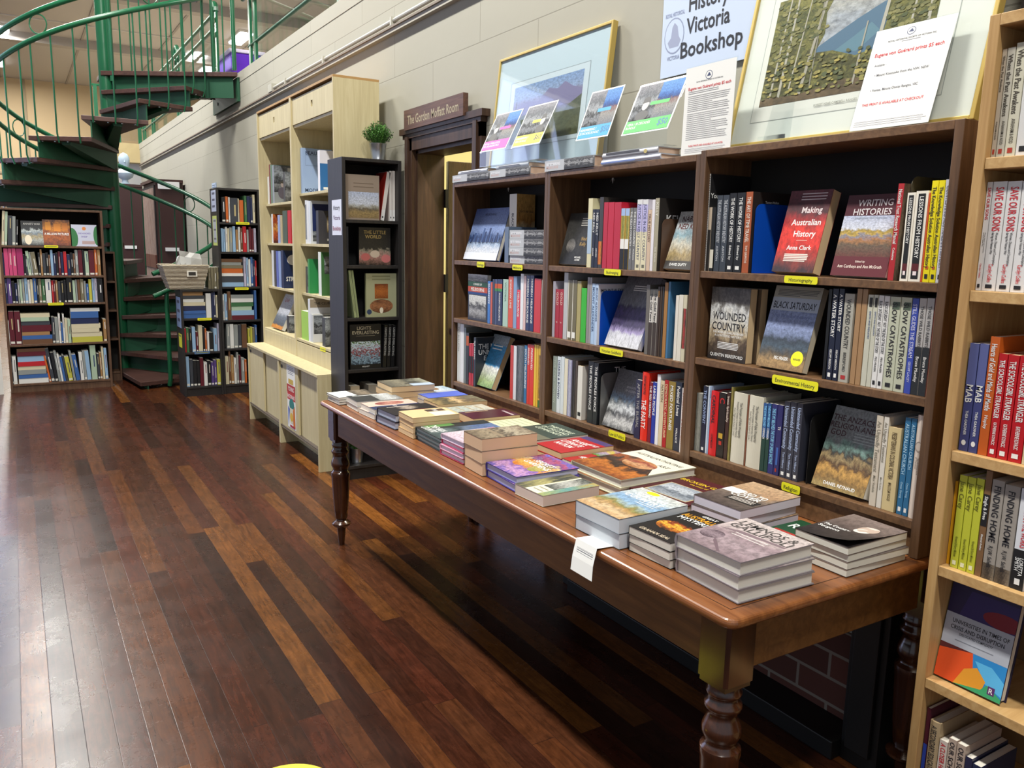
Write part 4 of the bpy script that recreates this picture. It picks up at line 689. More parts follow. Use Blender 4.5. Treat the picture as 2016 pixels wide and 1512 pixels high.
stand(f3, .83, [(22, 62, 125, '8a8c84', 'marbled grey', {'ex': [('r', 0, 0, 1, 1, art([(0, '7a7c74'), (.5, 'a8aaa0'), (1, '8a8c84')], 5, .4))]}), (66, 98, 72, '20283c', 'navy', {'t': 'THE CONVENT', 'tc': mat('9ab0d8'), 'ttl': 'The Convent', 'lg': WHITE, 'D': .17}), (101, 112, 75, 'c8d4e0', 'pale blue', {}), (113, 123, 75, '9ab0cc', 'light blue', {'t': 'THE HUNTER', 'tc': NV and mat(NV)}), (125, 179, 108, 'd01c20', 'bright red', {'t': 'CARDINAL', 'a': 'LOUISE MILLIGAN', 'tc': INK, 'ttl': 'Cardinal', 'hard': True}), (182, 233, 120, '1c1816', 'black', {'ex': [('t', 'C', .08, .5, .7, mat('c02020'), .2, 'L'), ('r', .62, .2, .7, .8, 'c09a30'), ('r', .74, .3, .8, .7, 'b83020')]}), (236, 262, 120, '3a241e', 'dark brown', {'t': 'Ironic Spirituality', 'tc': mat('d8c8b8')}), (264, 284, 82, '77702e', 'olive speckled', {'ex': [('r', 0, 0, 1, 1, art([(0, '5a5420'), (.5, 'a89a50'), (1, '4a4418')], 9, .5))], 'D': .17}), (287, 384, 116, 'cfcbb8', 'cream', FP()), (387, 397, 142, '7a4a34', 'thin brown', {}), (399, 500, 140, 'cfcbb8', 'cream', FP()), (502, 530, 198, '1f4038', 'green and blue', TB()), (532, 558, 200, '1f4038', 'green and blue', TB()), (560, 600, 205, '2c2f6c', 'indigo', {'t': 'THIS IS MY BELOVED THE STORY OF EMILIA BALTHAZ', 'tc': mat('8ad0f0')}), (602, 640, 212, '2a2a60', 'indigo', {'D': .16, 'ex': [('t', 'TI', .3, .6, .5, WHITE, .12, 'L'), ('r', .6, .3, .85, .7, '3a60a8'), ('r', .9, .3, .95, .6, 'a83020')]}), (648, 690, 185, '383a46', 'slate', UC()), (692, 735, 190, '383a46', 'slate', UC()), (738, 780, 200, '383a46', 'slate', UC()),
    (1305, 1352, 290, 'c9bfae', 'beige', {'t': 'An Ungodly Testament', 'a': 'Max Vodola', 'tc': mat('8a8474')}), (1358, 1394, 300, 'd2cdc2', 'off-white', {'t': 'An Ungodly Testament', 'a': 'Max Vodola', 'tc': mat('8a8474')}), (1397, 1488, 372, 'cbb98a', 'straw yellow', {'t': 'PRESBYTERIANS IN COLONIAL VICTORIA', 'a': 'MALCOLM WOOD', 'tc': mat('5a4a30'), 'pg': CREAMP}), (1506, 1548, 305, '2b6a94', 'blue', AC()), (1550, 1588, 312, '2b6a94', 'blue', AC()), (1592, 1660, 286, 'cdbfb2', 'pinkish cream', {'ex': [('e', .3, .5, .05, .42, mat('9a8c80')), ('e', .3, .5, .038, .33, mat('cdbfb2')), ('t', 'The Architecture', .4, .62, .2, mat('6a5a50'), .3, 'L'), ('t', 'of Devotion', .4, .38, .2, mat('6a5a50'), .2, 'L')], 'ttl': 'Architecture of Devotion', 'hard': True}), (1664, 1680, 300, '9aa0ac', 'thin grey', {})], Z5, 'on the Religion shelf', grp=GRP)
bookend(f3, .83, px(Z5, 822, 790), px(Z5, 0, 290)[1], mat('151515', .5), 'black bookend after the three slate books on the Religion shelf', Dp=.16)
faceout(f3, .83, px(Z5, 882, 792), px(Z5, 1262, 905)[0], px(Z5, 1072, 240), .03, '5a5a58', [('r', 0, 0, 1, 1, art([(0, 'a89058'), (.12, '8a6a3a'), (.22, 'c89a50'), (.3, '5a4028'), (.38, 'a08a60'), (.44, '3a3430'), (.52, '7a9a90'), (.6, '84888a'), (1, '8e9294')], 6, .13)), ('t', 'THE ANZACS,', .42, .86, .07, mat('3a1420'), .8), ('t', 'RELIGION AND', .44, .77, .07, mat('3a1420'), .86), ('t', 'GOD', .2, .68, .07, mat('3a1420'), .3), ('l', .5, .9, .6, .7, 4, .01, mat('9aa0a0')), ('t', 'DANIEL REYNAUD', .52, .06, .04, WHITE, .6)], 'front-facing leaning book about the Anzacs and religion above the Religion label', group=GRP, d0=.02)
# ------------------------------------------------------------------ light oak shelves at the right edge
fo = Fr((1.75, 1.008, 0), DY_, DX_); ZA = (1800, 0, .397); ZB_ = (1780, 580, .397); ZC_ = (1760, 1060, .299)
oz = [1.70, 1.424, 1.070, .800, .523, .26]
case('bookcase', 'light oak bookcase cut off by the right edge of the picture', fo, .92, .3, 1.985, oz, OAK, OAKH, th=.022, sh=.024, back=mat('8a6a44', .7))
GRP = 'books on the light oak shelves'
WP = lambda: {'t': 'When the Past Awakens', 'a': 'AVRAHAM & KIDD', 'tc': mat('4a4438'), 'lg': mat('a83a2a'), 'ttl': 'When the Past Awakens'}
SS = lambda: {'ttl': 'Save Our Sons', 'ex': [('t', 'SAVE OUR SONS', .05, .55, .6, REDI, .4, 'L'), ('t', 'Women, Dissent and Conscription', .46, .68, .2, INK, .3, 'L'), ('t', 'during the Vietnam War', .46, .4, .2, INK, .2, 'L'), ('t', 'Carolyn Collins', .75, .5, .32, REDI, .17, 'L'), ('r', .94, .25, .975, .75, INK)]}
stand(fo, 1.70, [(360, 400, 247, 'b9ad9a', 'taupe', WP()), (402, 441, 240, 'c6c2b2', 'pale grey', WP()), (443, 496, 215, 'cdc9b4', 'cream-grey', WP()), (498, 560, 150, 'dad9d6', 'tall white', {'t': 'OUR HISTORY', 'tc': GRY, 'lg': INK}), (562, 620, 160, 'b0b0a8', 'grey', {})], ZA, 'on the top oak shelf', grp=GRP)
stand(fo, 1.424, [(262, 329, 905, 'dcdad8', 'white', SS()), (331, 399, 903, 'dcdad8', 'white', SS()), (401, 470, 901, 'dcdad8', 'white', SS()), (472, 543, 900, 'dcdad8', 'white', SS()), (545, 620, 900, 'dcdad8', 'white', SS())], ZA, 'on the second oak shelf', grp=GRP)
MB_ = lambda: {'ttl': 'Mab', 'ex': [('r', 0, 0, .38, 1, '5a6298'), ('t', 'MAB', .38, .5, .75, WHITE, .2, 'L'), ('t', 'THEA GARDINER', .62, .5, .3, WHITE, .23, 'L'), ('e', .92, .5, .025, .25, WHITE)]}
SG = lambda: {'t': 'THE SCHOOLGIRL STRANGLER', 'a': 'KATHERINE KOVACIC', 'tc': WHITE, 'ttl': 'The Schoolgirl Strangler', 'lg': WHITE, 'pg': CREAMP}
stand(fo, 1.070, [(218, 265, 235, '3d4276', 'indigo', MB_()), (267, 313, 240, '3d4276', 'indigo', MB_()), (315, 359, 243, '3d4276', 'indigo', MB_()), (361, 408, 208, 'c05a1c', 'orange', {'t': 'Hearts of Gold and Minds of Mettle', 'a': 'Hopley', 'tc': WHITE, 'ttl': 'Hearts of Gold', 'D': .2}), (410, 453, 292, 'b3131c', 'red', SG()), (455, 509, 298, 'b3131c', 'red', SG()), (511, 578, 304, 'b3131c', 'red', SG()), (580, 640, 300, 'cdbb94', 'cream', {})], ZB_, 'on the third oak shelf', grp=GRP)
JC = lambda: {'t': 'Jane Carey', 'a': 'Howard & Kerry McInnes', 'tc': mat('6a6a1a'), 'lg': mat('e8e8c0')}
FH = lambda: {'t': 'FINDING HOME', 'a': 'R.J.W. Selleck', 'tc': INK, 'ttl': 'Finding Home', 'D': .17, 'ex': [('r', .84, 0, 1, 1, art([(0, '6a5c4c'), (.5, '3a322c'), (1, '8a7c6a')], 8, .4))]}
stand(fo, .800, [(172, 188, 918, 'd88a14', 'thin amber', {'d': .03}), (190, 205, 920, 'd88a14', 'thin amber', {'d': .03}), (207, 222, 924, 'dba018', 'thin amber', {'d': .03}), (225, 263, 893, 'c2c63a', 'lime-yellow', JC()), (265, 304, 903, 'c2c63a', 'lime-yellow', JC()), (306, 344, 910, 'c2c63a', 'lime-yellow', JC()), (346, 378, 872, '7a5a3c', 'brown and black', {'ex': [('r', .22, 0, .52, 1, K_), ('t', 'Single & Free', .24, .5, .55, WHITE, .26, 'L'), ('t', 'Elizabeth Rushen', .6, .5, .3, WHITE, .25, 'L')], 'ttl': 'Single & Free'}), (380, 440, 915, '9a938a', 'grey', FH()), (442, 516, 940, '9a938a', 'grey', FH()), (520, 588, 960, 'd8dade', 'white and black', {'ttl': 'In the Works', 'ex': [('r', .6, 0, 1, 1, K_), ('t', 'WOMEN IN THE WORKS', .1, .6, .45, REDI, .48, 'L'), ('t', 'LORETTA', .68, .65, .3, WHITE, .18, 'L'), ('t', 'SMITH', .68, .32, .3, WHITE, .13, 'L'), ('r', .89, .3, .95, .7, WHITE)]})], ZB_, 'on the fourth oak shelf', grp=GRP)
UNI = [('r', 0, 0, 1, 1, '241a48'), ('p', [(.15, .6), (1, .6), (1, .95), (.3, .95)], '2f2260'), ('e', .82, .76, .3, .08, '7a1626'), ('r', 0, .36, 1, .68, 'aeb2bc'), ('t', 'UNIVERSITIES IN TIMES OF', .53, .61, .042, INK, .84), ('t', 'CRISIS AND DISRUPTION', .5, .545, .042, INK, .8), ('t', 'DISLOCATED COMPLEXITY', .5, .49, .024, INK, .5), ('l', .2, .8, .42, .42, 1, .008, mat('80848e')), ('r', 0, 0, 1, .36, 'e0511e'), ('p', [(0, .3), (.5, .36), (0, .36)], '5a2424'), ('p', [(.5, .36), (1, .36), (1, 0), (.6, 0)], '2a86c8'), ('p', [(.55, .3), (.75, .12), (1, .06), (1, .2), (.8, .3)], '5ab4e4'), ('p', [(.3, 0), (.42, .18), (.6, .24), (.75, .14), (.7, 0)], 'e0982c'), ('p', [(.3, 0), (.7, .05), (.78, .12), (1, .04), (1, 0)], '3aa06a'), ('r', .8, .04, .9, .12, '5a2a68'), ('t', 'R', .85, .08, .05, WHITE, .1)]
faceout(fo, .523, px(ZC_, 222, 872), px(ZC_, 695, 1078)[0], px(ZC_, 395, 285), .028, '1c1638', UNI, 'front-facing hardback on universities with orange and blue circles, oak shelf', hard=True, group=GRP, d0=.03)
stand(fo, .26, [(140, 165, 1100, '4a1428', 'thin maroon', {'D': .2, 'ex': [('r', .5, 0, 1, 1, '1f3fa0')]}), (167, 192, 1112, '4a1428', 'thin maroon', {'D': .2, 'ex': [('r', .5, 0, 1, 1, '1f3fa0')]}), (195, 262, 1190, 'b09a78', 'tan', {'t': 'A SECONDARY EDUCATION', 'tc': INK, 'hard': True, 'D': .2}), (265, 318, 1320, 'd0c4b8', 'cream', {'t': 'A CLOSER HISTORY', 'tc': REDI}), (320, 372, 1310, 'b8a494', 'pinkish', {'t': 'OUR SCHOOLS', 'tc': INK}), (374, 432, 1345, 'b8a494', 'pinkish', {'t': 'OUR SCHOOLS', 'tc': INK}), (434, 480, 1432, '2a2c48', 'dark navy', {}), (482, 540, 1480, '26304e', 'navy', {})], ZC_, 'on the lowest visible oak shelf', grp=GRP)
b = MB(); b.box(2.06, WX-.006, .15, 1.115, 0, 2.6, wood('dark_panel', '17110d', '1f1712', '281d16', 'Z', 1.5, .6)); tag(b.build('dark_backing'), 'tall very dark sheet closing the gap behind the light oak bookcase', 'panel')  # very dark sheet filling the gap behind the oak case
# ------------------------------------------------------------------ table
TZ = .735; TX0, TX1, TY0, TY1 = 1.224, 2.108, 1.106, 3.81
t = thing('display_table', 'long polished wooden table with turned legs covered in stacks of books', 'table', Matrix.Translation((1.66, 2.45, 0))); T_ = Matrix.Translation((-1.66, -2.45, 0))
def rrect(x0, x1, y0, y1, r, n=6):
    o = []
    for cx_, cy_, a in ((x1-r, y1-r, 0), (x0+r, y1-r, 90), (x0+r, y0+r, 180), (x1-r, y0+r, 270)): o += [(cx_+r*math.cos(math.radians(a+90*j/n)), cy_+r*math.sin(math.radians(a+90*j/n))) for j in range(n+1)]
    return o
b = MB(); b.M = T_; b.prism(rrect(TX0, TX1, TY0, TY1, .03), TZ-.026, TZ-.0012, TABW)
o = b.build('tabletop', t); m_ = o.modifiers.new('bevel', 'BEVEL'); m_.width = .011; m_.segments = 4; m_.limit_method = 'ANGLE'
GRV = mat('2a140a', .5); b = MB(); b.M = T_; e = .045
for x0, x1, y0, y1 in ((TX0+e, TX0+e+.002, TY0+e, TY1-e), (TX1-e-.002, TX1-e, TY0+e, TY1-e), (TX0+e, TX1-e, TY0+e, TY0+e+.002), (TX0+e, TX1-e, TY1-e-.002, TY1-e)): b.box(x0, x1, y0, y1, TZ-.002, TZ-.0008, GRV)
b.build('inlay_line', t)
APW = wood('apron_wood', '553414', '69431d', '7c5328', 'Y', 1.2, .5, coat=.08)
for nm, q in (('apron', (TX0+.05, TX0+.07, TY0+.13, TY1-.13)), ('apron', (TX1-.06, TX1-.04, TY0+.13, TY1-.11)), ('apron', (TX0+.13, TX1-.13, TY0+.05, TY0+.07)), ('apron', (TX0+.13, TX1-.13, TY1-.07, TY1-.05))):
    b = MB(); b.M = T_; b.box(*q, .575, TZ-.026, APW); b.build('apron', t, bevel=.002)
prof = [(.014, 0), (.016, .02), (.022, .092), (.036, .098), (.046, .108), (.046, .116), (.036, .124), (.026, .13), (.025, .135), (.031, .142), (.036, .2), (.0415, .28), (.045, .355), (.0475, .367), (.0465, .378), (.038, .386), (.036, .393), (.0385, .4), (.0435, .41), (.0455, .421), (.044, .432), (.038, .447), (.034, .458), (.0345, .468), (.041, .475), (.0435, .482), (.042, .489), (.036, .495), (.035, .505), (.040, .511), (.041, .517), (.0375, .523), (.0375, .54)]
for x in (TX0+.084, TX1-.062):
    for y in (TY0+.084, TY1-.06):
        b = MB(); b.M = T_; h = .046; b.prism([(x-h, y-h+.008), (x-h+.008, y-h), (x+h-.008, y-h), (x+h, y-h+.008), (x+h, y+h-.008), (x+h-.008, y+h), (x-h+.008, y+h), (x-h, y+h-.008)], .55, TZ-.027, LEGW)
        b.prism([(x-h*.85, y-h*.85), (x+h*.85, y-h*.85), (x+h*.85, y+h*.85), (x-h*.85, y+h*.85)], .535, .55, LEGW); b.lathe(prof, (x, y, 0), LEGW, 32); b.build('leg', t, smooth=True)
# ------------------------------------------------------------------ books on the table
GT = 'books stacked on the display table'
def tstack(x, y, W, D, h, n, yaw, cols, front, name, where, hard=False, pages=None, spine=None, Ts=None, z0=None):
    z = TZ+.0004 if z0 is None else z0; T = h/n
    for i in range(n):
        TT = Ts[i] if Ts else T; top = i == n-1
        a = math.radians(yaw+(0 if top else random.uniform(-2.2, 2.2))); jx = 0 if top else random.uniform(-.004, .004)
        R = Matrix.Rotation(a, 3, 'Z'); U = R @ Vector((0, -1, 0)); V = R @ Vector((1, 0, 0))
        p = Vector((x+jx, y, z+TT/2)) - U*W
        M = mat4(p, Vector((0, 0, 1)), U, V)
        c = cols if isinstance(cols, str) else cols[i % len(cols)]
        pos = '' if n == 1 else (', topmost' if top else (', lowest' if i == 0 else ', '+ORD[n-i]+' down'))
        book(f"{name}{pos}, {where}", M, TT-.0006, D, W, c, front=front if top or n < 4 else None, spine=spine, hard=hard, pages=pages, group=GT)
        z += TT
LEM = [('r', 0, 0, 1, 1, art([(0, '8d7a80'), (.3, 'a8969c'), (.5, '9a868c'), (.6, 'c4b4b4'), (1, 'd0c4c0')], 3, .08)), ('e', .2, .33, .15, .12, art([(0, '4a3a44'), (.5, '9a8890'), (1, '5a4a54')], 9, .4)), ('p', [(.05, .55), (.6, .6), (.95, .62), (.95, .66), (.3, .64)], '7a686e'), ('p', [(.3, .28), (.36, .2), (.62, .02), (.64, .04), (.4, .22)], '6a5860'), ('t', 'LEMNOS &', .5, .86, .12, mat('4a4644'), .84), ('t', 'GALLIPOLI', .5, .73, .12, mat('4a4644'), .88), ('l', .3, .8, .5, .56, 2, .012, mat('e0d8d4'))]
tstack(1.30, 1.16, .205, .24, .096, 3, 0, '8a8488', LEM, 'hardback titled Lemnos and Gallipoli', "on table's near corner", hard=True, pages=PAPER)
MYS = [('r', 0, 0, 1, 1, '16120f'), ('t', 'GREAT', .5, .93, .05, WHITE, .5), ('t', 'AUSTRALIAN', .5, .82, .1, mat('e8a020'), .9), ('t', 'MYSTERIES', .5, .71, .09, WHITE, .8), ('e', .45, .4, .36, .16, art([(0, '16120f'), (.3, 'c87018'), (.5, 'f0c040'), (.7, 'a84810'), (1, '20160f')], 5, .5)), ('t', 'GRAHAM SEAL', .5, .08, .06, mat('c8b8a0'), .7)]
tstack(1.30, 1.38, .148, .235, .066, 3, 3, ['2a2624', '2a2624', '1c1815'], MYS, 'black paperback of great Australian mysteries', 'beside the Lemnos books')
STR = [('r', 0, 0, 1, 1, art([(0, 'cfa878'), (.15, 'd8bc94'), (.25, 'b8945c'), (.34, '8a8a50'), (.42, 'a8b8b0'), (.5, '90b4d4'), (.62, '8fb0d0'), (.75, 'c8d4d8'), (1, 'd8d8d0')], 4, .16)), ('t', 'STRONG', .5, .8, .09, WHITE, .8), ('t', 'COUNTRY', .5, .68, .09, WHITE, .8), ('e', .35, .93, .13, .05, YEL), ('l', .5, .9, .55, .6, 2, .01, WHITE)]
tstack(1.27, 1.54, .185, .24, .082, 2, 1, ['5a5a58', '4a5864'], STR, 'thick paperback with sandy landscape and sky titled Strong Country', 'by the paper slip', pages=BLUEP)
HARD_ = [('r', 0, 0, 1, 1, art([(0, '4a403c'), (.3, '6a5c54'), (.5, '8a7868'), (.65, 'b89470'), (1, 'c8a884')], 4, .2)), ('r', 0, .45, .35, .62, 'dcdad6'), ('t', 'HARD TO', .55, .55, .1, WHITE, .6), ('t', 'COVER', .55, .44, .1, WHITE, .6), ('r', .35, .22, .95, .37, '1c1816'), ('l', .4, .9, .26, .33, 3, .015, mat('c8c0b8'))]
tstack(1.61, 1.45, .17, .25, .078, 3, 2, '6a5c54', HARD_, 'sepia covered paperback with white patch', 'beside the surgeon books', pages=mat('d4d0dc', .8))
tstack(1.645, 1.318, .115, .19, .022, 1, 0, '1c4a30', [('r', .1, .1, .9, .4, 'a83028'), ('t', 'RGT', .5, .7, .2, WHITE, .7)], 'small dark green book lying low', 'beside the bearded man books')
MAR = [('r', 0, 0, 1, 1, '4a1418'), ('r', .12, .14, .88, .6, 'b8a880'), ('r', .14, .155, .86, .585, art([(0, 'a8b0b8'), (.4, '6a7480'), (.6, 'c8d0d8'), (1, '9aa4b0')], 5, .3)), ('t', 'BROKEN GATE', .5, .82, .08, mat('d8b820'), .85), ('t', 'the story of', .5, .72, .04, mat('d8b820'), .4)]
tstack(1.60, 1.655, .225, .265, .03, 1, 4, '4a1418', MAR, 'large maroon hardback with framed photograph and gold title', 'beneath the wall shelves', hard=True)
ARTB = [('r', 0, 0, 1, 1, 'd8d6c4'), ('p', [(0, 0), (1, 0), (1, .34), (.85, .5), (.7, .66), (.3, .72), (0, .66)], art([(0, '8a4a20'), (.2, 'c87830'), (.35, '3a2a1c'), (.5, '4a382c'), (.6, 'a85a2a'), (.8, '5a4838'), (1, '8a6a4a')], 5, .3)), ('e', .55, .55, .27, .15, art([(0, 'a86a3a'), (.4, 'd8a878'), (.6, '9a4a3a'), (1, 'd8a060')], 2, .4)), ('t', 'AUSTRALIAN PAINTING', .5, .86, .06, mat('4a4a44'), .85), ('t', 'ART', .8, .7, .06, mat('4a4a44'), .3)]
tstack(1.555, 1.885, .265, .315, .056, 2, 0, 'd0cdb0', ARTB, 'large art hardback with cream cover and bowl painting', "at the table's middle", hard=True)
COL = [('r', 0, 0, 1, 1, 'dcd8c0'), ('r', 0, 0, .36, 1, art([(0, '5a5a48'), (.4, 'c0b878'), (.7, '3a4040'), (1, '8a8460')], 4, .4)), ('r', .42, .3, .8, 1, art([(0, '4a5048'), (.5, 'c8c8c0'), (1, '3a4038')], 7, .4)), ('r', .8, 0, 1, 1, art([(0, 'a8b070'), (.5, '60a0a0'), (1, 'c8b060')], 4, .4)), ('l', .44, .76, .1, .2, 2, .03, mat('9a9680'))]
tstack(1.29, 1.92, .15, .215, .034, 1, 2, 'c8c4b0', COL, 'single paperback with pale collage of photographs', 'on bare wood at the front edge', pages=mat('d4c4b8', .8))
PURP = [('r', 0, 0, 1, 1, art([(0, '6a5ab0'), (.15, 'd0a0c8'), (.3, '8a6ac0'), (.45, 'd89048'), (.6, 'e0c890'), (.75, '7a4a98'), (.85, 'c05a70'), (1, '7a6ac0')], 6, .35)), ('e', .3, .5, .2, .2, art([(0, 'd87828'), (.5, 'f0c060'), (1, 'c8582a')], 5, .4)), ('e', .75, .5, .16, .2, art([(0, '9a9a4a'), (.5, 'c8b86a'), (1, '7a5a4a')], 4, .4)), ('t', 'SECRET', .55, .68, .1, WHITE, .7), ('t', 'GARDENS', .55, .55, .1, WHITE, .8)]
tstack(1.295, 2.08, .20, .24, .05, 2, -1, '3a2f86', PURP, 'purple edged hardback with colourful floral cover', 'at the front edge', hard=True, pages=mat('c4c4dc', .8))
THK = [('r', 0, 0, 1, 1, art([(0, '6a5c48'), (.3, 'a8987c'), (.5, '4a4034'), (.7, 'c0b49a'), (1, '7a6c58')], 7, .4)), ('r', 0, .35, 1, .42, '8a7a62')]
tstack(1.285, 2.285, .138, .215, .128, 3, -2, '8a7c68', THK, 'very thick paperback with grey and sand cover', 'in the tallest stack', pages=mat('d8b492', .85))
tstack(1.30, 2.445, .17, .225, .078, 4, 1, ['b8305a', 'd8a0b8', 'b8305a', 'd0b8c8'], [('r', 0, 0, 1, 1, art([(0, 'd8c0d0'), (.5, 'e8dce0'), (1, 'c890a8')], 5, .3))], 'pink and white hardback', 'behind the tallest stack', hard=True, pages=mat('d8d0e0', .8))
RED1 = [('r', 0, 0, 1, 1, 'a81c20'), ('r', 0, .84, 1, 1, '4a3a6a'), ('t', 'AN ASIA', .42, .66, .12, WHITE, .6), ('t', 'LITERATE', .42, .5, .12, WHITE, .7), ('t', 'NATION', .42, .34, .12, WHITE, .6), ('t', 'WHY NOT?', .82, .7, .09, WHITE, .3)]
tstack(1.60, 2.275, .165, .235, .046, 2, 0, 'a02428', RED1, 'red paperback with bold white title and violet top', 'beside the wall shelves', pages=CREAMP)
tstack(1.60, 2.16, .108, .235, .03, 1, 0, 'a8242a', [('r', 0, .55, 1, 1, art([(0, '6a9a3a'), (.4, 'b8a0c8'), (.7, 'd8c830'), (1, '9a6ab0')], 4, .4)), ('t', 'HISTORY', .5, .3, .1, WHITE, .7)], 'narrow red booklet with green and lilac picture', 'between the art hardbacks and red paperbacks')
GRH = [('r', 0, 0, .3, 1, '23282a'), ('r', .3, 0, 1, 1, art([(0, '3a4848'), (.25, '6a7c7c'), (.42, '2a3a40'), (.55, '6a7a90'), (.75, '5a709c'), (1, '6a80a8')], 4, .14)), ('r', .0, .1, .18, .5, '5a8a4a'), ('t', 'THE HIGH', .3, .22, .1, WHITE, .5), ('t', 'COUNTRY', .3, .1, .1, WHITE, .5)]
tstack(1.305, 2.64, .225, .305, .05, 3, -1, ['2f3a38', '1f2a26', '22302c'], GRH, 'dark hardback with misty blue mountain cover', 'left of the tallest stack', hard=True, pages=mat('a9b8b4', .8))
CR4 = [('r', 0, 0, 1, 1, 'd9bc8c'), ('r', .12, .5, .4, .9, '4a3a30'), ('r', .45, .5, .95, .95, 'dcd4c4'), ('t', 'THE MAP', .26, .7, .1, WHITE, .22)]
tstack(1.30, 2.872, .15, .205, .084, 4, -2, 'c8a878', CR4, 'cream paperback with small dark title box', 'in the front row', pages=CREAMP)
BL2 = [('r', 0, 0, 1, 1, '1c1718'), ('e', .3, .5, .2, .22, art([(0, '2a2420'), (.5, 'b8a898'), (1, '4a4038')], 5, .4)), ('e', .75, .6, .16, .25, art([(0, '3a1410'), (.5, '9a3028'), (1, '2a1210')], 5, .4)), ('r', .1, .15, .14, .6, 'c8c0b8')]
tstack(1.30, 3.045, .185, .235, .062, 2, 2, '1a1a2c', BL2, 'black hardback with shadowy portraits', 'near the far end of the front row', hard=True, pages=mat('b8c0d4', .8))
tstack(1.30, 3.27, .168, .235, .044, 2, 0, ['e0dcd8', 'c8c0c0'], [('r', 0, 0, .6, 1, 'd8b8a8'), ('e', .3, .5, .22, .3, art([(0, '8a2a2a'), (.5, 'c89080'), (1, 'a04a40')], 4, .4)), ('r', .6, 0, 1, 1, '2a3458'), ('t', 'BETRAYAL', .8, .5, .07, WHITE, .35)], 'paperback half pink and half navy', 'near the far end of the front row')
tstack(1.29, 3.46, .16, .225, .046, 2, -2, ['d8d8d4', 'c8ccd0'], [('r', 0, .5, 1, 1, art([(0, '9a9c98'), (.5, 'd0d4d4'), (1, '8a8c8a')], 6, .4)), ('r', 0, 0, 1, .5, '2a2c2c'), ('r', .1, .1, .14, .8, WHITE)], 'grey-topped paperback with dark foot', 'beside the far corner booklets')
tstack(1.27, 3.645, .15, .20, .036, 3, 4, ['1c1a1c', '2a282a', '1c1a1c'], [('r', 0, 0, 1, .5, 'dfe8e8'), ('r', 0, .5, 1, 1, art([(0, '4a4238'), (.5, '8a7c68'), (1, '3a342c')], 5, .4))], 'thin black-edged booklet', 'on the far left corner of the table')
tstack(1.50, 3.555, .20, .225, .084, 3, -2, ['b8a488', 'c8b498', '5a5448'], [('r', 0, 0, 1, 1, art([(0, '5a564a'), (.4, '8a8470'), (.6, '3a3a34'), (1, 'a8a894')], 5, .3)), ('r', .7, .5, 1, 1, 'b0c0d8')], 'cream-edged paperback with grey painting', 'tall stack at the far end', pages=CREAMP)
tstack(1.735, 3.60, .16, .15, .03, 1, 3, 'c8dce4', [('r', 0, 0, 1, 1, art([(0, 'c8dce8'), (.5, 'e0e8ec'), (1, 'a8c4d4')], 4, .2)), ('e', .35, .4, .25, .2, '8a6a48')], 'pale blue booklet with brown oval', "at the table's far right corner")
tstack(1.635, 3.425, .15, .21, .042, 2, 0, ['b8c0cc', '5a6ec0'], [('r', 0, 0, 1, 1, '5468c4'), ('r', 0, 0, .2, 1, 'b0b4bc')], 'plain cornflower-blue paperback', 'by the nearest bay of shelves')
tstack(1.60, 3.255, .16, .255, .042, 2, -1, ['c8c4b8', '8a7a58'], [('r', 0, 0, 1, 1, art([(0, 'a89060'), (.3, '4a4a3a'), (.5, 'c8a870'), (.7, '6a5a44'), (1, '8a8468')], 4, .35)), ('t', 'GOLDEN YEARS', .5, .5, .12, CREAMP, .8)], 'gold and brown covered paperback', 'third from the far end by the shelves', pages=CREAMP)
tstack(1.54, 3.115, .13, .28, .03, 1, 0, 'd8ccb4', [('r', 0, 0, 1, 1, art([(0, 'd0c4a8'), (.5, 'b8c4bc'), (1, 'd8d0bc')], 4, .2)), ('l', .1, .9, .3, .8, 4, .03, mat('a89878'))], 'pale parchment-coloured booklet', 'between gold and maroon covers')
tstack(1.62, 2.955, .155, .225, .034, 1, -3, '4a1a28', [('r', .1, .1, .14, .6, 'c8b088'), ('r', .3, .84, .95, .9, 'b0a0a0')], 'plain maroon paperback', 'beside the cream front-row stack', pages=CREAMP)
tstack(1.62, 2.775, .16, .235, .022, 1, 1, 'd8dcb4', [('l', .1, .9, .2, .85, 6, .02, mat('a8b090'))], 'pale yellow-green booklet', 'between the maroon and dark green books')
tstack(1.625, 2.49, .23, .25, .04, 2, -1, ['3a3050', '2c3a30'], [('r', 0, 0, 1, 1, '34423a'), ('t', 'THE PEOPLE', .5, .8, .09, mat('c8d0b8'), .8), ('t', 'OF THE LAND', .5, .68, .09, mat('c8d0b8'), .8), ('t', 'COMMUNITY', .5, .56, .09, mat('c8d0b8'), .8), ('r', .0, 0, 1, .3, '6a6a58')], 'dark green book with pale lettering', 'behind the tallest stack by the shelves')
# surgeon stack: the topmost cover curls up
SUR = [('r', 0, 0, 1, 1, art([(0, '2a2526'), (.35, '3c3434'), (.6, '6a5c58'), (1, '8a7a74')], 3, .08)), ('e', .68, .6, .18, .15, art([(0, 'b8a89c'), (.4, 'd8ccc0'), (.7, '8a7468'), (1, 'e0d8cc')], 4, .3)), ('e', .66, .5, .14, .1, 'd8d4cc'), ('t', 'The Country', .33, .42, .07, WHITE, .5), ('t', 'Surgeon', .3, .33, .07, WHITE, .4), ('l', .08, .6, .16, .24, 3, .012, mat('a8a09c'))]
tstack(1.64, 1.14, .155, .232, .074, 4, 0, '6a605c', SUR, 'pale-edged paperback with a bearded man on its cover', "at table's right corner", pages=mat('d4d4c8', .8))
top_ = [o for o in sc.objects if o.get('label', '').startswith('pale-edged paperback with a bearded man on its cover, topmost')][0]
b = MB(); NX = 10; Tt = .0185-.0006
def cpt(u, v): c = max(0, 1-math.hypot((1-u)*.9, v*.9)*1.25); return (Tt/2+.001+.016*c*c+.003*(1-v)*u, .155*u*(1+.0*c), .232*v)
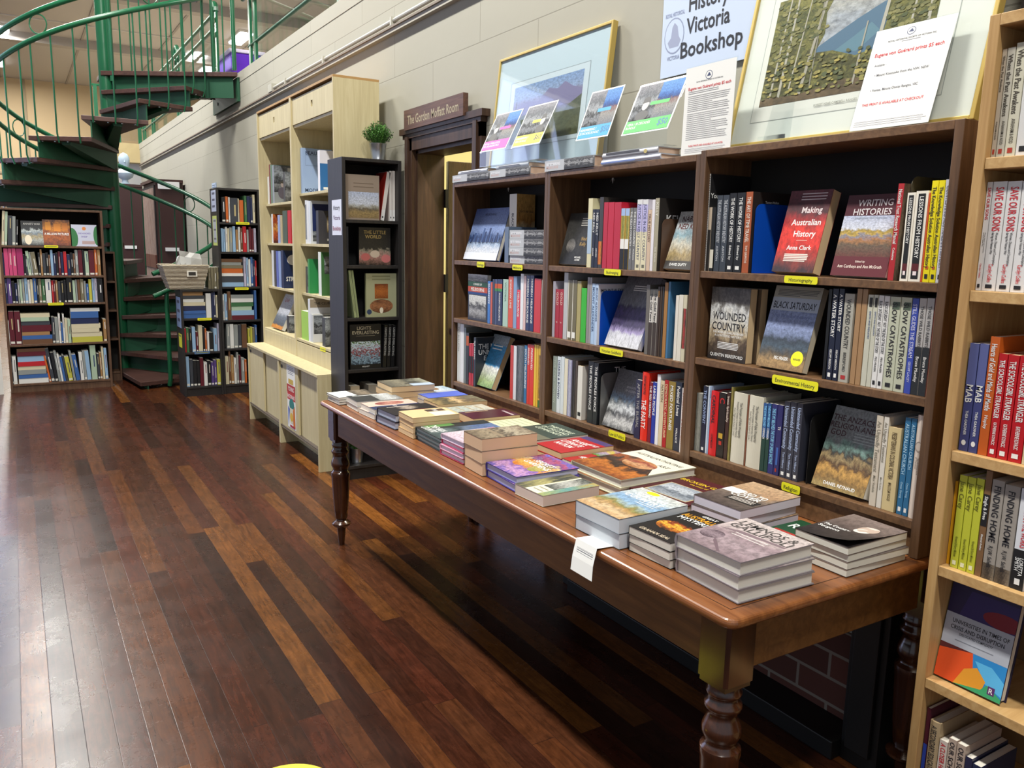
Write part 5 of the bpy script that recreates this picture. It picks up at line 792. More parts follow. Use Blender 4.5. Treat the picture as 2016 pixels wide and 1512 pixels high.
for i in range(NX):
    for k in range(NX):
        q = [(i/NX, k/NX), ((i+1)/NX, k/NX), ((i+1)/NX, (k+1)/NX), (i/NX, (k+1)/NX)]
        b.add([cpt(*p) for p in q], [(0, 1, 2, 3)], art([(0, '2a2526'), (.35, '3c3434'), (.6, '6a5c58'), (1, '8a7a74')], 3, .08), [q])
def on(spec_pts, m):
    b.add([tuple(a+e for a, e in zip(cpt(u, v), (.0006, 0, 0))) for u, v in spec_pts], [tuple(range(len(spec_pts)))], m)
on([(.68+.16*math.cos(2*PI*i/18), .62+.13*math.sin(2*PI*i/18)) for i in range(18)], mat('b8a496', .6))
on([(.66+.13*math.cos(2*PI*i/18), .53+.09*math.sin(2*PI*i/18)) for i in range(18)], mat('dcd6cc', .6))
on([(.68+.13*math.cos(PI*i/10), .69+.06*math.sin(PI*i/10)) for i in range(11)], mat('d8ccc2', .6))
b.text('The Country', Vector((Tt/2+.0035, 0, 0)), Vector((0, 1, 0)), Vector((0, 0, 1)), .012, .232*.42, .014, WHITE, .075, 'L'); b.text('Surgeon', Vector((Tt/2+.0035, 0, 0)), Vector((0, 1, 0)), Vector((0, 0, 1)), .012, .232*.33, .014, WHITE, .06, 'L')
b.build('curled_cover', top_)
# --- paper slip over the edge
b = MB(); b.quad([(1.285, 1.655, TZ+.0008), (1.285, 1.565, TZ+.0008), (1.222, 1.565, TZ+.004), (1.222, 1.655, TZ+.004)], WHITE)
b.quad([(1.222, 1.655, TZ+.004), (1.222, 1.565, TZ+.004), (1.207, 1.56, TZ-.04), (1.207, 1.65, TZ-.04)], WHITE); b.quad([(1.207, 1.65, TZ-.04), (1.207, 1.56, TZ-.04), (1.199, 1.552, TZ-.075), (1.199, 1.645, TZ-.075)], WHITE)
for i in range(9): z = TZ-.012-i*.006; b.quad([(1.2035+.0012*(9-i), 1.64, z), (1.2035+.0012*(9-i), 1.57, z), (1.2033+.0012*(9-i), 1.57, z-.0012), (1.2033+.0012*(9-i), 1.64, z-.0012)], mat('a8a8ac'))
o = b.build('paper_slip'); s_ = o.modifiers.new('s', 'SOLIDIFY'); s_.thickness = .0004; tag(o, 'white printed paper slip hanging over the front edge of the table', 'paper')
# ------------------------------------------------------------------ dark narrow bookcase by the birch units
ft = Fr((1.708, 4.788, 0), DX_, (0, 1, 0)); Zb = (480, 130, .2712); Zc = (480, 530, .2843)
tz = [ft.ray_d(*q)[1] for q in (px(Zb, 900, 1118), px(Zb, 900, 1448), px(Zc, 900, 335), px(Zc, 900, 690))]+[.36, .09]
case('bookcase', 'narrow black-brown bookcase with a potted plant on top, beside the doorway', ft, .385, .26, 2.0, tz, BLK, BLK, th=.022, sh=.02, back=mat('101010', .7))
GRP = 'books in the narrow black bookcase'
faceout(ft, tz[0], px(Zb, 735, 1085), px(Zb, 985, 1095)[0], px(Zb, 740, 780), .02, '6a5c52', [('r', 0, 0, 1, 1, '8a7c70'), ('r', .1, .04, .98, .62, art([(0, '8a7450'), (.2, '9a8458'), (.35, '6a6050'), (.45, 'a8a8a0'), (.55, 'cdd4e4'), (1, 'b8c4e0')], 5, .12)), ('l', .25, .85, .72, .8, 2, .02, mat('6a5c50'))], 'wide art book with a pale landscape in a grey-brown border', group=GRP)
RW = lambda: {'ex': [('r', .0, .0, .78, 1, 'cfcac4'), ('r', .78, 0, 1, 1, 'd8d8d8'), ('e', .93, .5, .02, .2, INK)], 'front': [('r', 0, 0, 1, 1, 'b02420')]+[('p', [(0, .2+.12*i), (.3, .26+.12*i), (.6, .2+.12*i), (1, .27+.12*i), (1, .28+.12*i), (.6, .21+.12*i), (.3, .27+.12*i), (0, .21+.12*i)], 'e0c8c0') for i in range(6)], 'D': .18}
LR = RW(); LR['tilt'] = 9; LR['front'] = None; LR['ex'] = LR['ex']+[]
stand(ft, tz[0], [(990, 1018, 765, 'b03028', 'leaning red and white', LR), (1058, 1076, 762, 'cfcac4', 'red and white', RW()), (1078, 1098, 762, 'cfcac4', 'red and white', RW()), (1100, 1122, 762, 'cfcac4', 'red and white', RW())], Zb, 'on narrow black bookcase top shelf', grp=GRP, dep=.05)
faceout(ft, tz[1], px(Zb, 838, 1440), px(Zb, 1065, 1440)[0], px(Zb, 838, 1170), .02, '1c1a18', [('r', 0, 0, 1, 1, art([(0, '2a2420'), (.1, '7a5a50'), (.25, 'b0807a'), (.38, '8a8474'), (.45, '24221e'), (1, '1c1a18')], 6, .16)), ('e', .2, .22, .14, .1, 'a85a58'), ('e', .5, .3, .15, .1, 'b8a898'), ('e', .85, .18, .15, .11, 'b86a6a'), ('t', 'THE LITTLE', .5, .88, .09, mat('9a8450'), .8), ('t', 'WORLD', .45, .76, .09, mat('9a8450'), .7)], 'dark book with pink roses on its cover, second shelf of the narrow bookcase', group=GRP)
stand(ft, tz[1], [(728, 744, 1165, '26282e', 'thin charcoal', {}), (746, 762, 1165, '2c2e36', 'thin charcoal', {})], Zb, 'beside the book with pink roses', grp=GRP)
faceout(ft, tz[2], px(Zc, 848, 318), px(Zc, 1072, 312)[0], px(Zc, 846, 30), .02, '8a8c6a', [('r', 0, 0, 1, 1, '9a9c7c'), ('r', .28, .42, .72, .76, art([(0, '8a4a1c'), (.5, 'b86a2c'), (1, '7a3c18')], 3, .3, sy=3)), ('e', .5, .25, .38, .16, art([(0, '5a3420'), (.5, 'a8704a'), (1, '6a4028')], 4, .4)), ('e', .5, .15, .06, .07, 'dcd4c0'), ('e', .1, .12, .08, .06, '2a3c5a'), ('l', .2, .8, .85, .92, 2, .03, mat('7a7c5c'))], 'sage book with a brown bucket and roots on its cover', group=GRP)
stand(ft, tz[2], [(766, 783, 5, '8f9a72', 'leaning sage', {'tilt': -7, 'ex': [('l', .1, .9, .3, .6, 2, .1, mat('4a5038'))]}), (785, 800, 5, '7f8a66', 'leaning sage', {'tilt': -7})], Zc, 'beside the bucket cover in the narrow bookcase', grp=GRP)
faceout(ft, tz[3], px(Zc, 738, 680), px(Zc, 952, 670)[0], px(Zc, 740, 388), .02, '121212', [('r', 0, 0, 1, 1, '141414'), ('t', 'LIGHTS', .45, .92, .075, mat('a8a08a'), .5), ('t', 'EVERLASTING', .5, .82, .075, mat('a8a08a'), .85), ('r', .03, .1, .97, .62, art([(0, '3a4a5a'), (.3, 'a0c0d8'), (.45, '2a3030'), (.6, 'b84040'), (.7, '7ab0c8'), (.85, 'e0e8f0'), (1, '4a6a3a')], 12, .7)), ('r', .2, .74, .8, .745, 'a8a08a'), ('t', 'BEQUEST', .5, .05, .03, mat('c8c8c8'), .4)], 'black book titled Lights Everlasting with stained glass picture', group=GRP)
stand(ft, tz[3], [(962, 985, 388, '17181a', 'black', {'tilt': 3, 't': 'LIGHTS EVERLASTING', 'tc': GRY}), (990, 1013, 388, '17181a', 'black', {'tilt': 3, 't': 'LIGHTS EVERLASTING', 'tc': GRY}), (1018, 1041, 388, '17181a', 'black', {'tilt': 3, 't': 'LIGHTS EVERLASTING', 'tc': GRY})], Zc, 'on the fourth shelf of the narrow bookcase', grp=GRP)
for nm, px_, n in (('cream', .08, 0), ('grey', .2, 1)):
    book(f'{nm} book standing on the fifth shelf of the narrow black bookcase, behind the table', mat4(ft.P(px_, .04, .361), ft.U, ft.D, ft.Z), .06, .24, .16, 'b8ab94' if n == 0 else '9a9488', group=GRP)
# pots
def plant(loc, r, h, label, flower=False, fol=.12, n=420):
    t = thing('potted_plant', label, 'plant', Matrix.Translation(loc), None)
    b = MB(); b.lathe([(r*.72, 0), (r*.74, .003), (r*.76, .012), (r*.74, .014), (r*.98, h*.93), (r, h*.94), (r*1.02, h), (r*.95, h), (r*.9, h*.8)], (0, 0, 0), mat('b4b8be', .3, .9), 28); b.build('pot', t, smooth=True)
    b = MB(); rn = random.Random(5)
    for i in range(n):
        a = rn.random()*2*PI; e = rn.random()**.6; R = fol*.85*e; z1 = h+fol*(1.0-.6*e*e)*rn.uniform(.6, 1.1)+fol*.1; x0, y0 = r*.7*e*math.cos(a), r*.7*e*math.sin(a); x1, y1 = R*math.cos(a), R*math.sin(a)
        c = ['3a6a28', '4a7f30', '2c5420', '5a9038'][i % 4]; p0, p1 = Vector((x0, y0, h*.85)), Vector((x1, y1, z1)); s = Vector((-math.sin(a), math.cos(a), 0))
        b.add([p0-s*.0008, p0+s*.0008, p1+s*.0008, p1-s*.0008], [(0, 1, 2, 3)], mat(c, .6))
        for j in range(4):
            q = p0.lerp(p1, .45+.16*j); d = Vector((rn.uniform(-1, 1), rn.uniform(-1, 1), rn.uniform(.0, 1))).normalized()*fol*.1; w = d.cross(Vector((rn.uniform(-1, 1), rn.uniform(-1, 1), 1))).normalized()*fol*.028
            b.add([q, q+d*.5+w, q+d, q+d*.5-w], [(0, 1, 2, 3)], mat(c, .6))
    b.build('foliage', t)['kind'] = 'stuff'
    if flower:
        for i in range(9):
            a = i*2.4; R = fol*.5*(i % 3)/2; b = MB(); b.lathe([(.001, 0), (.012, .004), (.014, .01), (.006, .014)], (R*math.cos(a), R*math.sin(a), h+fol*.95), mat('e6e4dc', .6), 8); b.build('flower', t)
    return t
u, z = ft.ray_d(744, 300, .12); plant(ft.P(u, .12, 2.0005), .054, .105, 'bushy green plant in a galvanised tin pot on the narrow black bookcase')
u, z = ft.ray_d(703, 905, .08); plant(ft.P(u, .08, .0905), .045, .10, 'white-flowered plant in a tin pot on the lowest shelf behind the table leg', True, .07, 120)
fs = Fr((1.708, 0, 0), (0, 1, 0), (1, 0, 0)); ub, zb = fs.ray_d(655, 463, -.001); ua, za = fs.ray_d(655, 394, -.001); SH_ = za-zb
b = MB(); b.box(-.0006, 0, 0, .17, 0, SH_, mat('d8dcec', .7)); deco(b, Vector((-.0006, .17, 0)), Vector((0, -1, 0)), Vector((0, 0, 1)), .17, SH_, [('t', 'History', .5, .78, .13, INK, .8), ('t', 'Victoria', .5, .5, .13, mat('5a2a5a'), .8), ('t', 'Bookshop', .5, .2, .13, mat('8a2a3a'), .84)], lift=.0003)
o = b.build('paper_sign'); o.location = (1.7076, 4.805, zb); tag(o, 'white paper sign reading History Victoria Bookshop on the narrow bookcase side', 'sign')
# ------------------------------------------------------------------ pale birch units
def birch(y1, label, holes, hinge):
    """y1 = far end; front of the cabinet at x 1.617, hutch set back on top"""
    t = thing('birch_unit', label, 'cabinet', Matrix.Translation((1.85, y1-.46, 0)), 'pale birch shelf units'); T_ = Matrix.Translation((-1.85, -(y1-.46), 0))
    W = .925; y0 = y1-W; th = .018; xf, xb, hf = 1.617, 2.055, 1.752
    def bx(nm, *q, m=BIRCH, par=None, bev=.001):
        b = MB(); b.M = T_; b.box(*q, m); return b.build(nm, par or t, bevel=bev)
    for y in (y0, y1-th): bx('cabinet_side', xf, xb, y, y+th, 0, .632); bx('hutch_side', hf, xb, y, y+th, .65, 2.5)
    bx('cabinet_top', xf-.004, xb, y0, y1, .632, .65); bx('cabinet_floor', xf+.01, xb, y0+th, y1-th, .125, .143); bx('kick_board', 1.75, 1.768, y0+th, y1-th, 0, .125)
    bx('hutch_top', hf, xb, y0, y1, 2.5, 2.515, m=BIRCHE); bx('back_panel', xb-.008, xb, y0+th, y1-th, .65, 2.5); bx('hutch_base', hf+.004, hf+.022, y0+th, y1-th, .65, .765)
    bx('cabinet_back', xb-.008, xb, y0+th, y1-th, .143, .632)
    b = MB(); b.M = T_; fz0, fz1 = 2.31, 2.485; ym = (y0+y1)/2; x0 = hf+.012   # flip-up panel with a square finger hole
    b.box(x0, x0+.016, y0+th, ym-.018, fz0, fz1, BIRCH); b.box(x0, x0+.016, ym+.018, y1-th, fz0, fz1, BIRCH); b.box(x0, x0+.016, ym-.018, ym+.018, fz0, 2.385, BIRCH); b.box(x0, x0+.016, ym-.018, ym+.018, 2.425, fz1, BIRCH)
    b.build('top_panel', t)
    bx('shelf', hf+.02, xb-.008, y0+th, y1-th, 2.29, 2.308)
    yd = (y0+y1)/2+.03
    d1 = bx('sliding_door', xf+.012, xf+.026, yd-.02, y1-th, .145, .63); bx('sliding_door', xf+.03, xf+.044, y0+th, yd+.02, .145, .63)
    b = MB(); b.M = T_; b.tube([(xf+.008, y1-.06, .59), (xf+.013, y1-.06, .59)], .013, BLACK, 12); b.build('finger_pull', d1)
    bx('door_track', xf+.003, xf+.03, y0+th, y1-th, .143, .149, m=mat('4a4038'))
    return t, T_, bx
FB = Fr((1.752, 6.90, 0), DY_, DX_)
def bshelves(bt, y1, zs, dset):
    t, T_, bx = bt
    for z in zs[:-1]: bx('shelf', 1.752+dset, 2.046, y1-.925+.018, y1-.018, z-.018, z)
    bx('shelf', 1.757, 2.046, y1-.925+.018, y1-.018, zs[-1]-.018, zs[-1])
bL = birch(6.90, 'pale birch cabinet with bookshelves above, farther from the camera', None, None)
bR = birch(5.975, 'pale birch cabinet with bookshelves above, nearer, poster on its door', None, None)
zR = [FB.ray_d(*q)[1] for q in (px(Zb, 430, 925)+(.06,), px(Zb, 465, 1290)+(.06,), px(Zc, 440, 165)+(.06,), px(Zc, 380, 480)+(.0,))]
zL = [FB.ray_d(*q)[1] for q in (px(Zb, 195, 1000)+(.06,), px(Zb, 215, 1285)+(.06,), px(Zc, 240, 125)+(.06,), px(Zc, 140, 400)+(.0,))]
bshelves(bL, 6.90, zL, .05); bshelves(bR, 5.975, zR, .05)
GRP = 'books in the pale birch units'; BW = lambda s: art([(0, '3a3c40'), (.3, '8a8e92'), (.45, '2a2c30'), (.7, 'a8b0b8'), (1, '6a7078')], 5, .3, seed=s)
stand(FB, zR[0], [(415, 430, 598, '9ab2d6', 'large light blue', {'ttl': 'Beau', 'D': .22, 'hard': True, 'front': [('t', 'BEAU', .3, .9, .08, mat('2a3a5a'), .5), ('r', .1, .62, .6, .625, '5a6a8a'), ('r', .1, .84, .6, .845, '5a6a8a'), ('r', .1, .62, .105, .84, '5a6a8a'), ('t', 'MODE', .3, .08, .08, mat('2a3a5a'), .5)]}), (540, 556, 615, 'e4e4ea', 'tall white and blue', {'D': .22, 'front': [('r', 0, 0, 1, .68, '2a6aa8'), ('r', .1, .04, .4, .1, WHITE), ('r', 0, .68, 1, 1, 'dcdce8')]})], Zb, 'in the nearer birch unit top shelf', dep=.06, grp=GRP)
stand(FB, zR[1], [(450, 461, 975, 'dfe2e8', 'white patterned', {'ex': [('r', .1, .1, .9, .9, BW(1))]}), (463, 473, 978, 'e4e6ea', 'thin white', {}), (475, 488, 982, 'd4dae4', 'white-edged navy', {'D': .23, 'front': [('r', .06, .06, 1, .94, '1c2a5c'), ('r', .06, .06, 1, .3, BW(2))]}), (528, 545, 1050, '3a3a42', 'charcoal', {'D': .2, 'front': [('r', .3, .35, .9, .85, art([(0, '6a5a3a'), (.5, 'c8b89a'), (1, '4a4230')], 5, .3)), ('r', .3, .1, .7, .16, GRY and 'a8a8a8')]})], Zb, 'in the nearer birch unit second shelf', dep=.06, grp=GRP)
stand(FB, zR[2], [(452, 466, 1455, '20262c', 'dark photographic', {'D': .22, 'front': [('r', 0, .25, 1, 1, BW(3)), ('r', 0, 0, 1, .25, 'c0c8cc')]}), (468, 480, 1400, '2a8a4a', 'green', {}), (545, 566, 1350, 'e0e6e0', 'tall white and green', {'D': .22, 'front': [('r', 0, 0, 1, 1, '3a6a3a'), ('r', .1, .5, .9, .9, BW(4))]})], Zb, 'in the nearer birch unit third shelf', dep=.06, grp=GRP)
stand(FB, zR[3], [(402, 446, 285, 'a4d05a', 'thick lime-green', {'D': .22}), (450, 464, 205, 'e0e2e8', 'white', {'D': .22, 'front': [('r', 0, .8, 1, 1, '9a8c78'), ('t', 'THE CLUB', .4, .9, .06, INK, .6)]}), (466, 480, 310, 'c8ccd0', 'landscape black-and-white', {'D': .21, 'front': [('r', .04, .3, 1, .95, BW(5)), ('r', 0, 0, 1, .3, 'd4d6d8')]}), (545, 566, 330, '3a3a38', 'leaning grey', {'D': .2, 'front': [('r', 0, 0, 1, 1, BW(6))]})], Zc, 'in the nearer birch unit lowest shelf', dep=.02, grp=GRP)
stand(FB, zL[0], [(176, 187, 805, 'dcdcd8', 'short white', {}), (190, 197, 716, '7a2a34', 'thin maroon', {}), (199, 207, 718, '6a8a78', 'thin green', {}), (210, 224, 724, '8a9094', 'grey soldier', {'D': .2, 'hard': True, 'front': [('r', 0, .3, 1, 1, BW(7)), ('e', .35, .28, .2, .16, '5a5460'), ('e', .35, .5, .09, .07, 'a89a94'), ('e', .35, .56, .12, .025, '4a4438'), ('r', .55, .75, 1, .95, 'd0d0d0')]}), (290, 302, 770, '4a4a4c', 'dark grey', {'D': .18, 'front': [('r', 0, 0, 1, 1, BW(8))]})], Zb, 'in the farther birch unit top shelf', dep=.06, grp=GRP)
stand(FB, zL[1], [(205, 216, 1076, 'e0e0de', 'white-spined orange', {'D': .18, 'front': [('r', 0, 0, 1, 1, art([(0, '5a1a0c'), (.3, 'd05a14'), (.5, 'f0b050'), (.7, 'b03c10'), (1, 'e07820')], 5, .4)), ('t', 'SLEEP', .5, .6, .14, WHITE, .8)]}), (250, 264, 1082, '9aa8d4', 'pale violet', {}), (268, 282, 1085, 'b8a884', 'tan', {}), (286, 318, 1052, '4a5a50', 'dark grey-green', {}), (322, 346, 1050, 'c01f30', 'red', {})], Zb, 'in the farther birch unit second shelf', dep=.06, grp=GRP)
stand(FB, zL[2], [(208, 222, 1338, 'd8dce4', 'white', {}), (224, 238, 1338, '3a3a44', 'charcoal', {}), (240, 254, 1342, '5a6ab8', 'violet-blue', {}), (256, 272, 1342, '8aa0d0', 'light blue', {}), (276, 292, 1338, '1c2c54', 'navy', {'D': .2, 'front': [('e', .4, .75, .25, .14, 'd8d8dc'), ('t', 'STRANGE', .5, .25, .12, WHITE, .8)]})], Zb, 'in the farther birch unit third shelf', dep=.06, grp=GRP)
faceout(FB, zL[3], px(Zc, 190, 398), px(Zc, 262, 415)[0], px(Zc, 292, 180), .03, 'b8bcc4', [('r', 0, 0, 1, 1, art([(0, 'c87a20'), (.08, 'd8902c'), (.12, '4a5058'), (.35, '6a7480'), (.45, 'b8bcc4'), (1, 'c0c4cc')], 6, .06)), ('t', 'Quiet', .4, .84, .12, mat('8a2a34'), .7)], 'leaning paperback with storm cover on the lowest farther birch shelf', d0=.03, group=GRP)
stand(FB, zL[3], [(300, 316, 320, '3a3a40', 'dark', {'D': .2, 'front': [('r', 0, 0, 1, 1, BW(9))]})], Zc, 'at the right of the leaning storm paperback', dep=.06, grp=GRP)
slabel(FB, Zc, 528, 566, 540, 572, '', 'tiny yellow label on the base of the nearer birch bookshelf', d=.003)
b = MB(); PW, PH = .20, .46; b.box(-.0012, 0, 0, PW, 0, PH, WHITE)
deco(b, Vector((-.0012, PW, 0)), Vector((0, -1, 0)), Vector((0, 0, 1)), PW, PH, [('l', .15, .85, .86, .96, 5, .008, mat('7a7a88')), ('r', .2, .7, .8, .78, 'c8a84a'), ('r', .0, .56, 1, .69, 'b02a24'), ('t', 'YOUNG', .5, .625, .07, WHITE, .7), ('r', .04, .45, 1, .56, 'c0342c'), ('t', 'HISTORIANS', .5, .505, .06, WHITE, .85), ('e', .55, .38, .3, .1, '2a7a74'), ('p', [(.1, .02), (.3, .3), (.1, .34)], '3a5ab0'), ('p', [(.35, .08), (.65, .08), (.75, .32), (.3, .32)], 'd8d0b8'), ('p', [(.7, .03), (.95, .03), (.9, .38), (.7, .3)], 'd0701c'), ('e', .5, .18, .2, .07, 'd8b040'), ('r', .3, .015, .9, .05, 'a8243a')])
o = b.build('poster'); o.location = (1.6285, 5.79-PW, .165); tag(o, 'colourful children\'s history poster taped to the birch cupboard door', 'poster')
# ------------------------------------------------------------------ simple background books from compact rows
CN = {'k': ('1d1e22', 'black'), 'n': ('232c50', 'navy'), 'b': ('3a62a0', 'blue'), 'l': ('8fb0cf', 'light blue'), 'w': ('dcdcd8', 'white'), 'c': ('cfc6a8', 'cream'), 'g': ('8d9290', 'grey'), 'd': ('3c4048', 'dark grey'), 'm': ('5c1c28', 'maroon'), 'r': ('b8242c', 'red'), 'o': ('c0622c', 'orange'), 't': ('a07a50', 'tan'), 'y': ('bcb84a', 'yellow-green'), 'e': ('3c6a44', 'green'), 'f': ('a9bea6', 'pale green'), 'v': ('77705a', 'olive'), 'p': ('c84a78', 'pink'), 'q': ('a02c62', 'magenta'), 'u': ('54407c', 'purple'), 'h': ('6a4a34', 'brown'), 's': ('b6b2c6', 'lilac-grey')}
def rows(fr, zs, s, org, shelf, grp, dep=.02, D=.17):
    out = []
    for w in s.split():
        c, r = w[0], w[1:].split(','); o = {}
        if len(r) > 3: o['tilt'] = float(r[3])
        ex = []
        rn = random.Random(w)
        if rn.random() < .55: ex.append(('r', .9, .1, .97, .9, 'd8d6cc'))
        if rn.random() < .6:
            a = rn.uniform(.08, .3); ex.append(('l', a, a+rn.uniform(.3, .5), .45, .5, 1, .22, mat(rn.choice(['d0ccc0', 'b8a878', 'e0e0e0']) if c not in 'wclfys' else rn.choice(['5a5a60', '7a3a34', '3a4a6a']))))
        o['ex'] = ex
        out.append((float(r[0]), float(r[1]), float(r[2]), CN[c][0], CN[c][1], o))
    stand(fr, zs, out, org, shelf, dep=dep, D=D, simple=True, grp=grp)
# --- far left walnut bookcase
fa = Fr((-.115, 9.03, 0), DX_, (0, 1, 0)); ZL_ = (0, 380, .2778)
az = [fa.ray_d(*px(ZL_, 360, y))[1] for y in (375, 585, 780, 1068, 1342)]
case('bookcase', 'walnut brown library bookcase full of old books at the left edge', fa, .885, .3, 1.752, az, WALN, WALN, th=.022, sh=.02, back=mat('1a1512', .8))
GRP = 'books in the far left bookcase'
rows(fa, az[0], 'h-30,0,160 c5,30,125,5 f32,50,130,5 d55,85,160,4 g87,110,165,4 k112,126,190,5', ZL_, 'on the top shelf of the far left bookcase', GRP)
faceout(fa, az[0], px(ZL_, 158, 358), px(ZL_, 312, 362)[0], px(ZL_, 140, 205), .02, '22262e', [('r', 0, 0, 1, 1, art([(0, '3a3c40'), (.2, 'a8aca8'), (.35, 'b0a078'), (.5, '7a8a98'), (.6, 'c8d0d0'), (.66, '22262e'), (1, '22262e')], 5, .15)), ('e', .3, .22, .16, .2, 'dcd0b8'), ('t', "ANNIE'S WAR", .5, .88, .08, WHITE, .8)], 'front-facing book with pale portrait oval, far left bookcase', group=GRP)
faceout(fa, az[0], px(ZL_, 312, 362), px(ZL_, 505, 366)[0], px(ZL_, 288, 195), .02, '5a2410', [('r', 0, 0, 1, 1, art([(0, '6a2810'), (.3, 'b05a18'), (.5, '8a3c14'), (.7, 'd8841c'), (1, '5a2410')], 4, .35)), ('r', .1, .6, .3, .9, 'd88a1c'), ('r', .4, .55, .65, .85, 'd8841c'), ('r', .72, .6, .92, .88, 'c8741c'), ('t', 'A MILLION PICTURES', .5, .45, .09, WHITE, .9)], 'front-facing orange and brown book, top shelf of far left bookcase', group=GRP)
faceout(fa, az[0], px(ZL_, 512, 366), px(ZL_, 692, 370)[0], px(ZL_, 506, 222), .02, '3a7a5a', [('r', 0, 0, 1, 1, 'c8cce0'), ('e', 0, .35, .25, .5, '3a7a4a'), ('e', 1.0, .5, .14, .45, '3a7a4a'), ('e', .5, .82, .08, .08, 'd88a50'), ('t', 'ONE HUNDRED', .5, .6, .07, mat('7a6ab0'), .5), ('t', 'SHEEP', .5, .45, .07, mat('7a6ab0'), .35), ('r', .4, .1, .9, .25, 'b8a0a0')], 'front-facing pale book framed with green foliage on far left bookcase', group=GRP)
rows(fa, az[1], 'u-30,0,430 u2,20,425 n22,36,425 p38,68,392 p70,94,392 p96,124,390 q127,172,392 k174,186,435 d188,200,445 f204,226,412,-4 g228,240,420,-4 v243,276,420,-6 k278,292,425 t294,308,400 d310,330,430 k332,350,425 h351,364,440 l366,384,405 n386,402,430 k403,418,425 m420,436,415 n438,455,420 r458,480,415 n482,504,435 k506,524,425 h525,538,430 g540,560,405 m562,590,405 k592,606,405 f608,634,412 m637,674,405 o676,694,398 t697,718,400', ZL_, 'on the second shelf of the far left bookcase', GRP)
rows(fa, az[2], 'u-30,-6,612 n-4,14,610 u16,36,612 n38,58,608 u60,90,602 k92,112,625 n114,130,640 g134,146,610 f148,164,612 g166,182,608 l184,204,600 w206,222,615 c224,242,612 b244,266,605 k268,280,610 v282,302,610 e304,326,612 w330,370,610 r374,386,620 m387,400,618 t402,416,620 d418,436,630 k438,458,625 k460,476,618 k480,520,605 f522,540,620 g542,554,615 h556,574,615 v576,600,610 g602,616,625 b618,634,645 y636,656,612 l659,676,605 s677,694,605 k696,734,608', ZL_, 'on the third shelf of the far left bookcase', GRP)
rows(fa, az[3], 'c20,46,880 r50,64,905 w66,74,910 m76,112,840 m116,158,840', ZL_, 'at the left of the fourth far left shelf', GRP)
flatstack(fa, az[3], 162, 374, [855, 884, 912, 940, 986, 1012, 1040, 1068], [(CN[c][0], CN[c][1]) for c in 'cfdmtbh'], ZL_, 'far left bookcase fourth-shelf left pile', grp=GRP)
rows(fa, az[3], 'd376,396,880 g398,422,885 w424,438,855 b440,452,920 w454,466,858 c468,486,890 f488,508,895 t738,760,895', ZL_, 'right of the far left maroon pile', GRP)
flatstack(fa, az[3], 514, 728, [818, 842, 888, 930, 962, 990, 1022, 1056], [(CN[c][0], CN[c][1]) for c in 'wbncccy'], ZL_, 'far left bookcase fourth-shelf right pile', grp=GRP)
rows(fa, az[4], 'h60,78,1120 d80,98,1160 w100,126,1162', ZL_, 'at the left of the lowest far left shelf', GRP)
flatstack(fa, az[4], 138, 348, [1106, 1130, 1160, 1200, 1232, 1258, 1290, 1318, 1345], [(CN[c][0], CN[c][1]) for c in 'hmlrcgbw'], ZL_, 'the pile on the lowest far left shelf', grp=GRP)
rows(fa, az[4], 'o352,366,1150,-8 d368,392,1100,-7 k394,416,1130,-6 g418,436,1120,-6 w438,452,1140,-6 b454,470,1160,-6 d472,486,1150,-6 y490,520,1160,-7 g524,540,1120,-6 b544,572,1145,-7 w576,600,1130,-2 g602,620,1120,-2 l622,650,1118,-3 f654,694,1080,-1 d698,714,1140,-1 t716,730,1130,-1 c733,748,1090,-1 l750,770,1100,-1', ZL_, 'right of the pile on the lowest far left shelf', GRP)
slabel(fa, ZL_, 313, 412, 369, 390, '', 'yellow label on the top shelf edge of the far left bookcase'); slabel(fa, ZL_, 340, 452, 776, 797, '', 'yellow label on the third shelf edge of the far left bookcase')
# --- black-brown double bookcase beyond the birch units
fl = Fr((1.312, 8.15, 0), DX_, (0, 1, 0)); fh = Fr((1.672, 8.15, 0), DX_, (0, 1, 0))
zl = [fl.ray_d(*px(ZL_, 1400, y))[1] for y in (888, 1128, 1372)]; zh = [fh.ray_d(*px(ZL_, 1690, y))[1] for y in (210, 418, 664, 900, 1100, 1352)]
case('bookcase', 'low black-brown bookcase under the woven basket', fl, .358, .3, 1.025, zl, BLK, BLK, th=.02, sh=.02, back=mat('101010', .8))
case('bookcase', 'tall black-brown bookcase behind the pale birch units', fh, .40, .3, 1.98, zh, BLK, BLK, th=.02, sh=.02, back=mat('101010', .8))
GRP = 'books in the low bookcase under the basket'
flatstack(fl, zl[0], 1286, 1460, [702, 728, 752, 776, 802, 836, 858, 886], [(CN[c][0], CN[c][1]) for c in 'tdwcnbb'], ZL_, 'the pile under the woven basket', grp=GRP)
rows(fl, zl[0], 'w1464,1500,712 n1504,1516,705 n1517,1530,700 c1533,1545,725 t1547,1556,760', ZL_, 'right of the pile under the basket', GRP)
rows(fl, zl[1], 'm1288,1306,955 r1307,1324,960 e1326,1344,955 k1346,1362,960 l1366,1390,950 m1394,1408,985 c1412,1440,940 k1443,1456,950 o1457,1468,960 w1472,1486,985 k1488,1514,990 l1518,1542,960 s1546,1568,925', ZL_, 'on the middle shelf under the basket', GRP)
rows(fl, zl[2], 'c1300,1314,1165 l1316,1348,1160 d1352,1374,1180 k1376,1400,1190 k1402,1422,1190 m1424,1448,1170 w1450,1474,1200 k1477,1500,1190 u1502,1520,1200 u1522,1540,1185 y1543,1568,1180', ZL_, 'on the lowest shelf under the basket', GRP)
GRP = 'books in the tall bookcase behind the birch units'
SH = 'shelf of the bookcase behind the birch units'
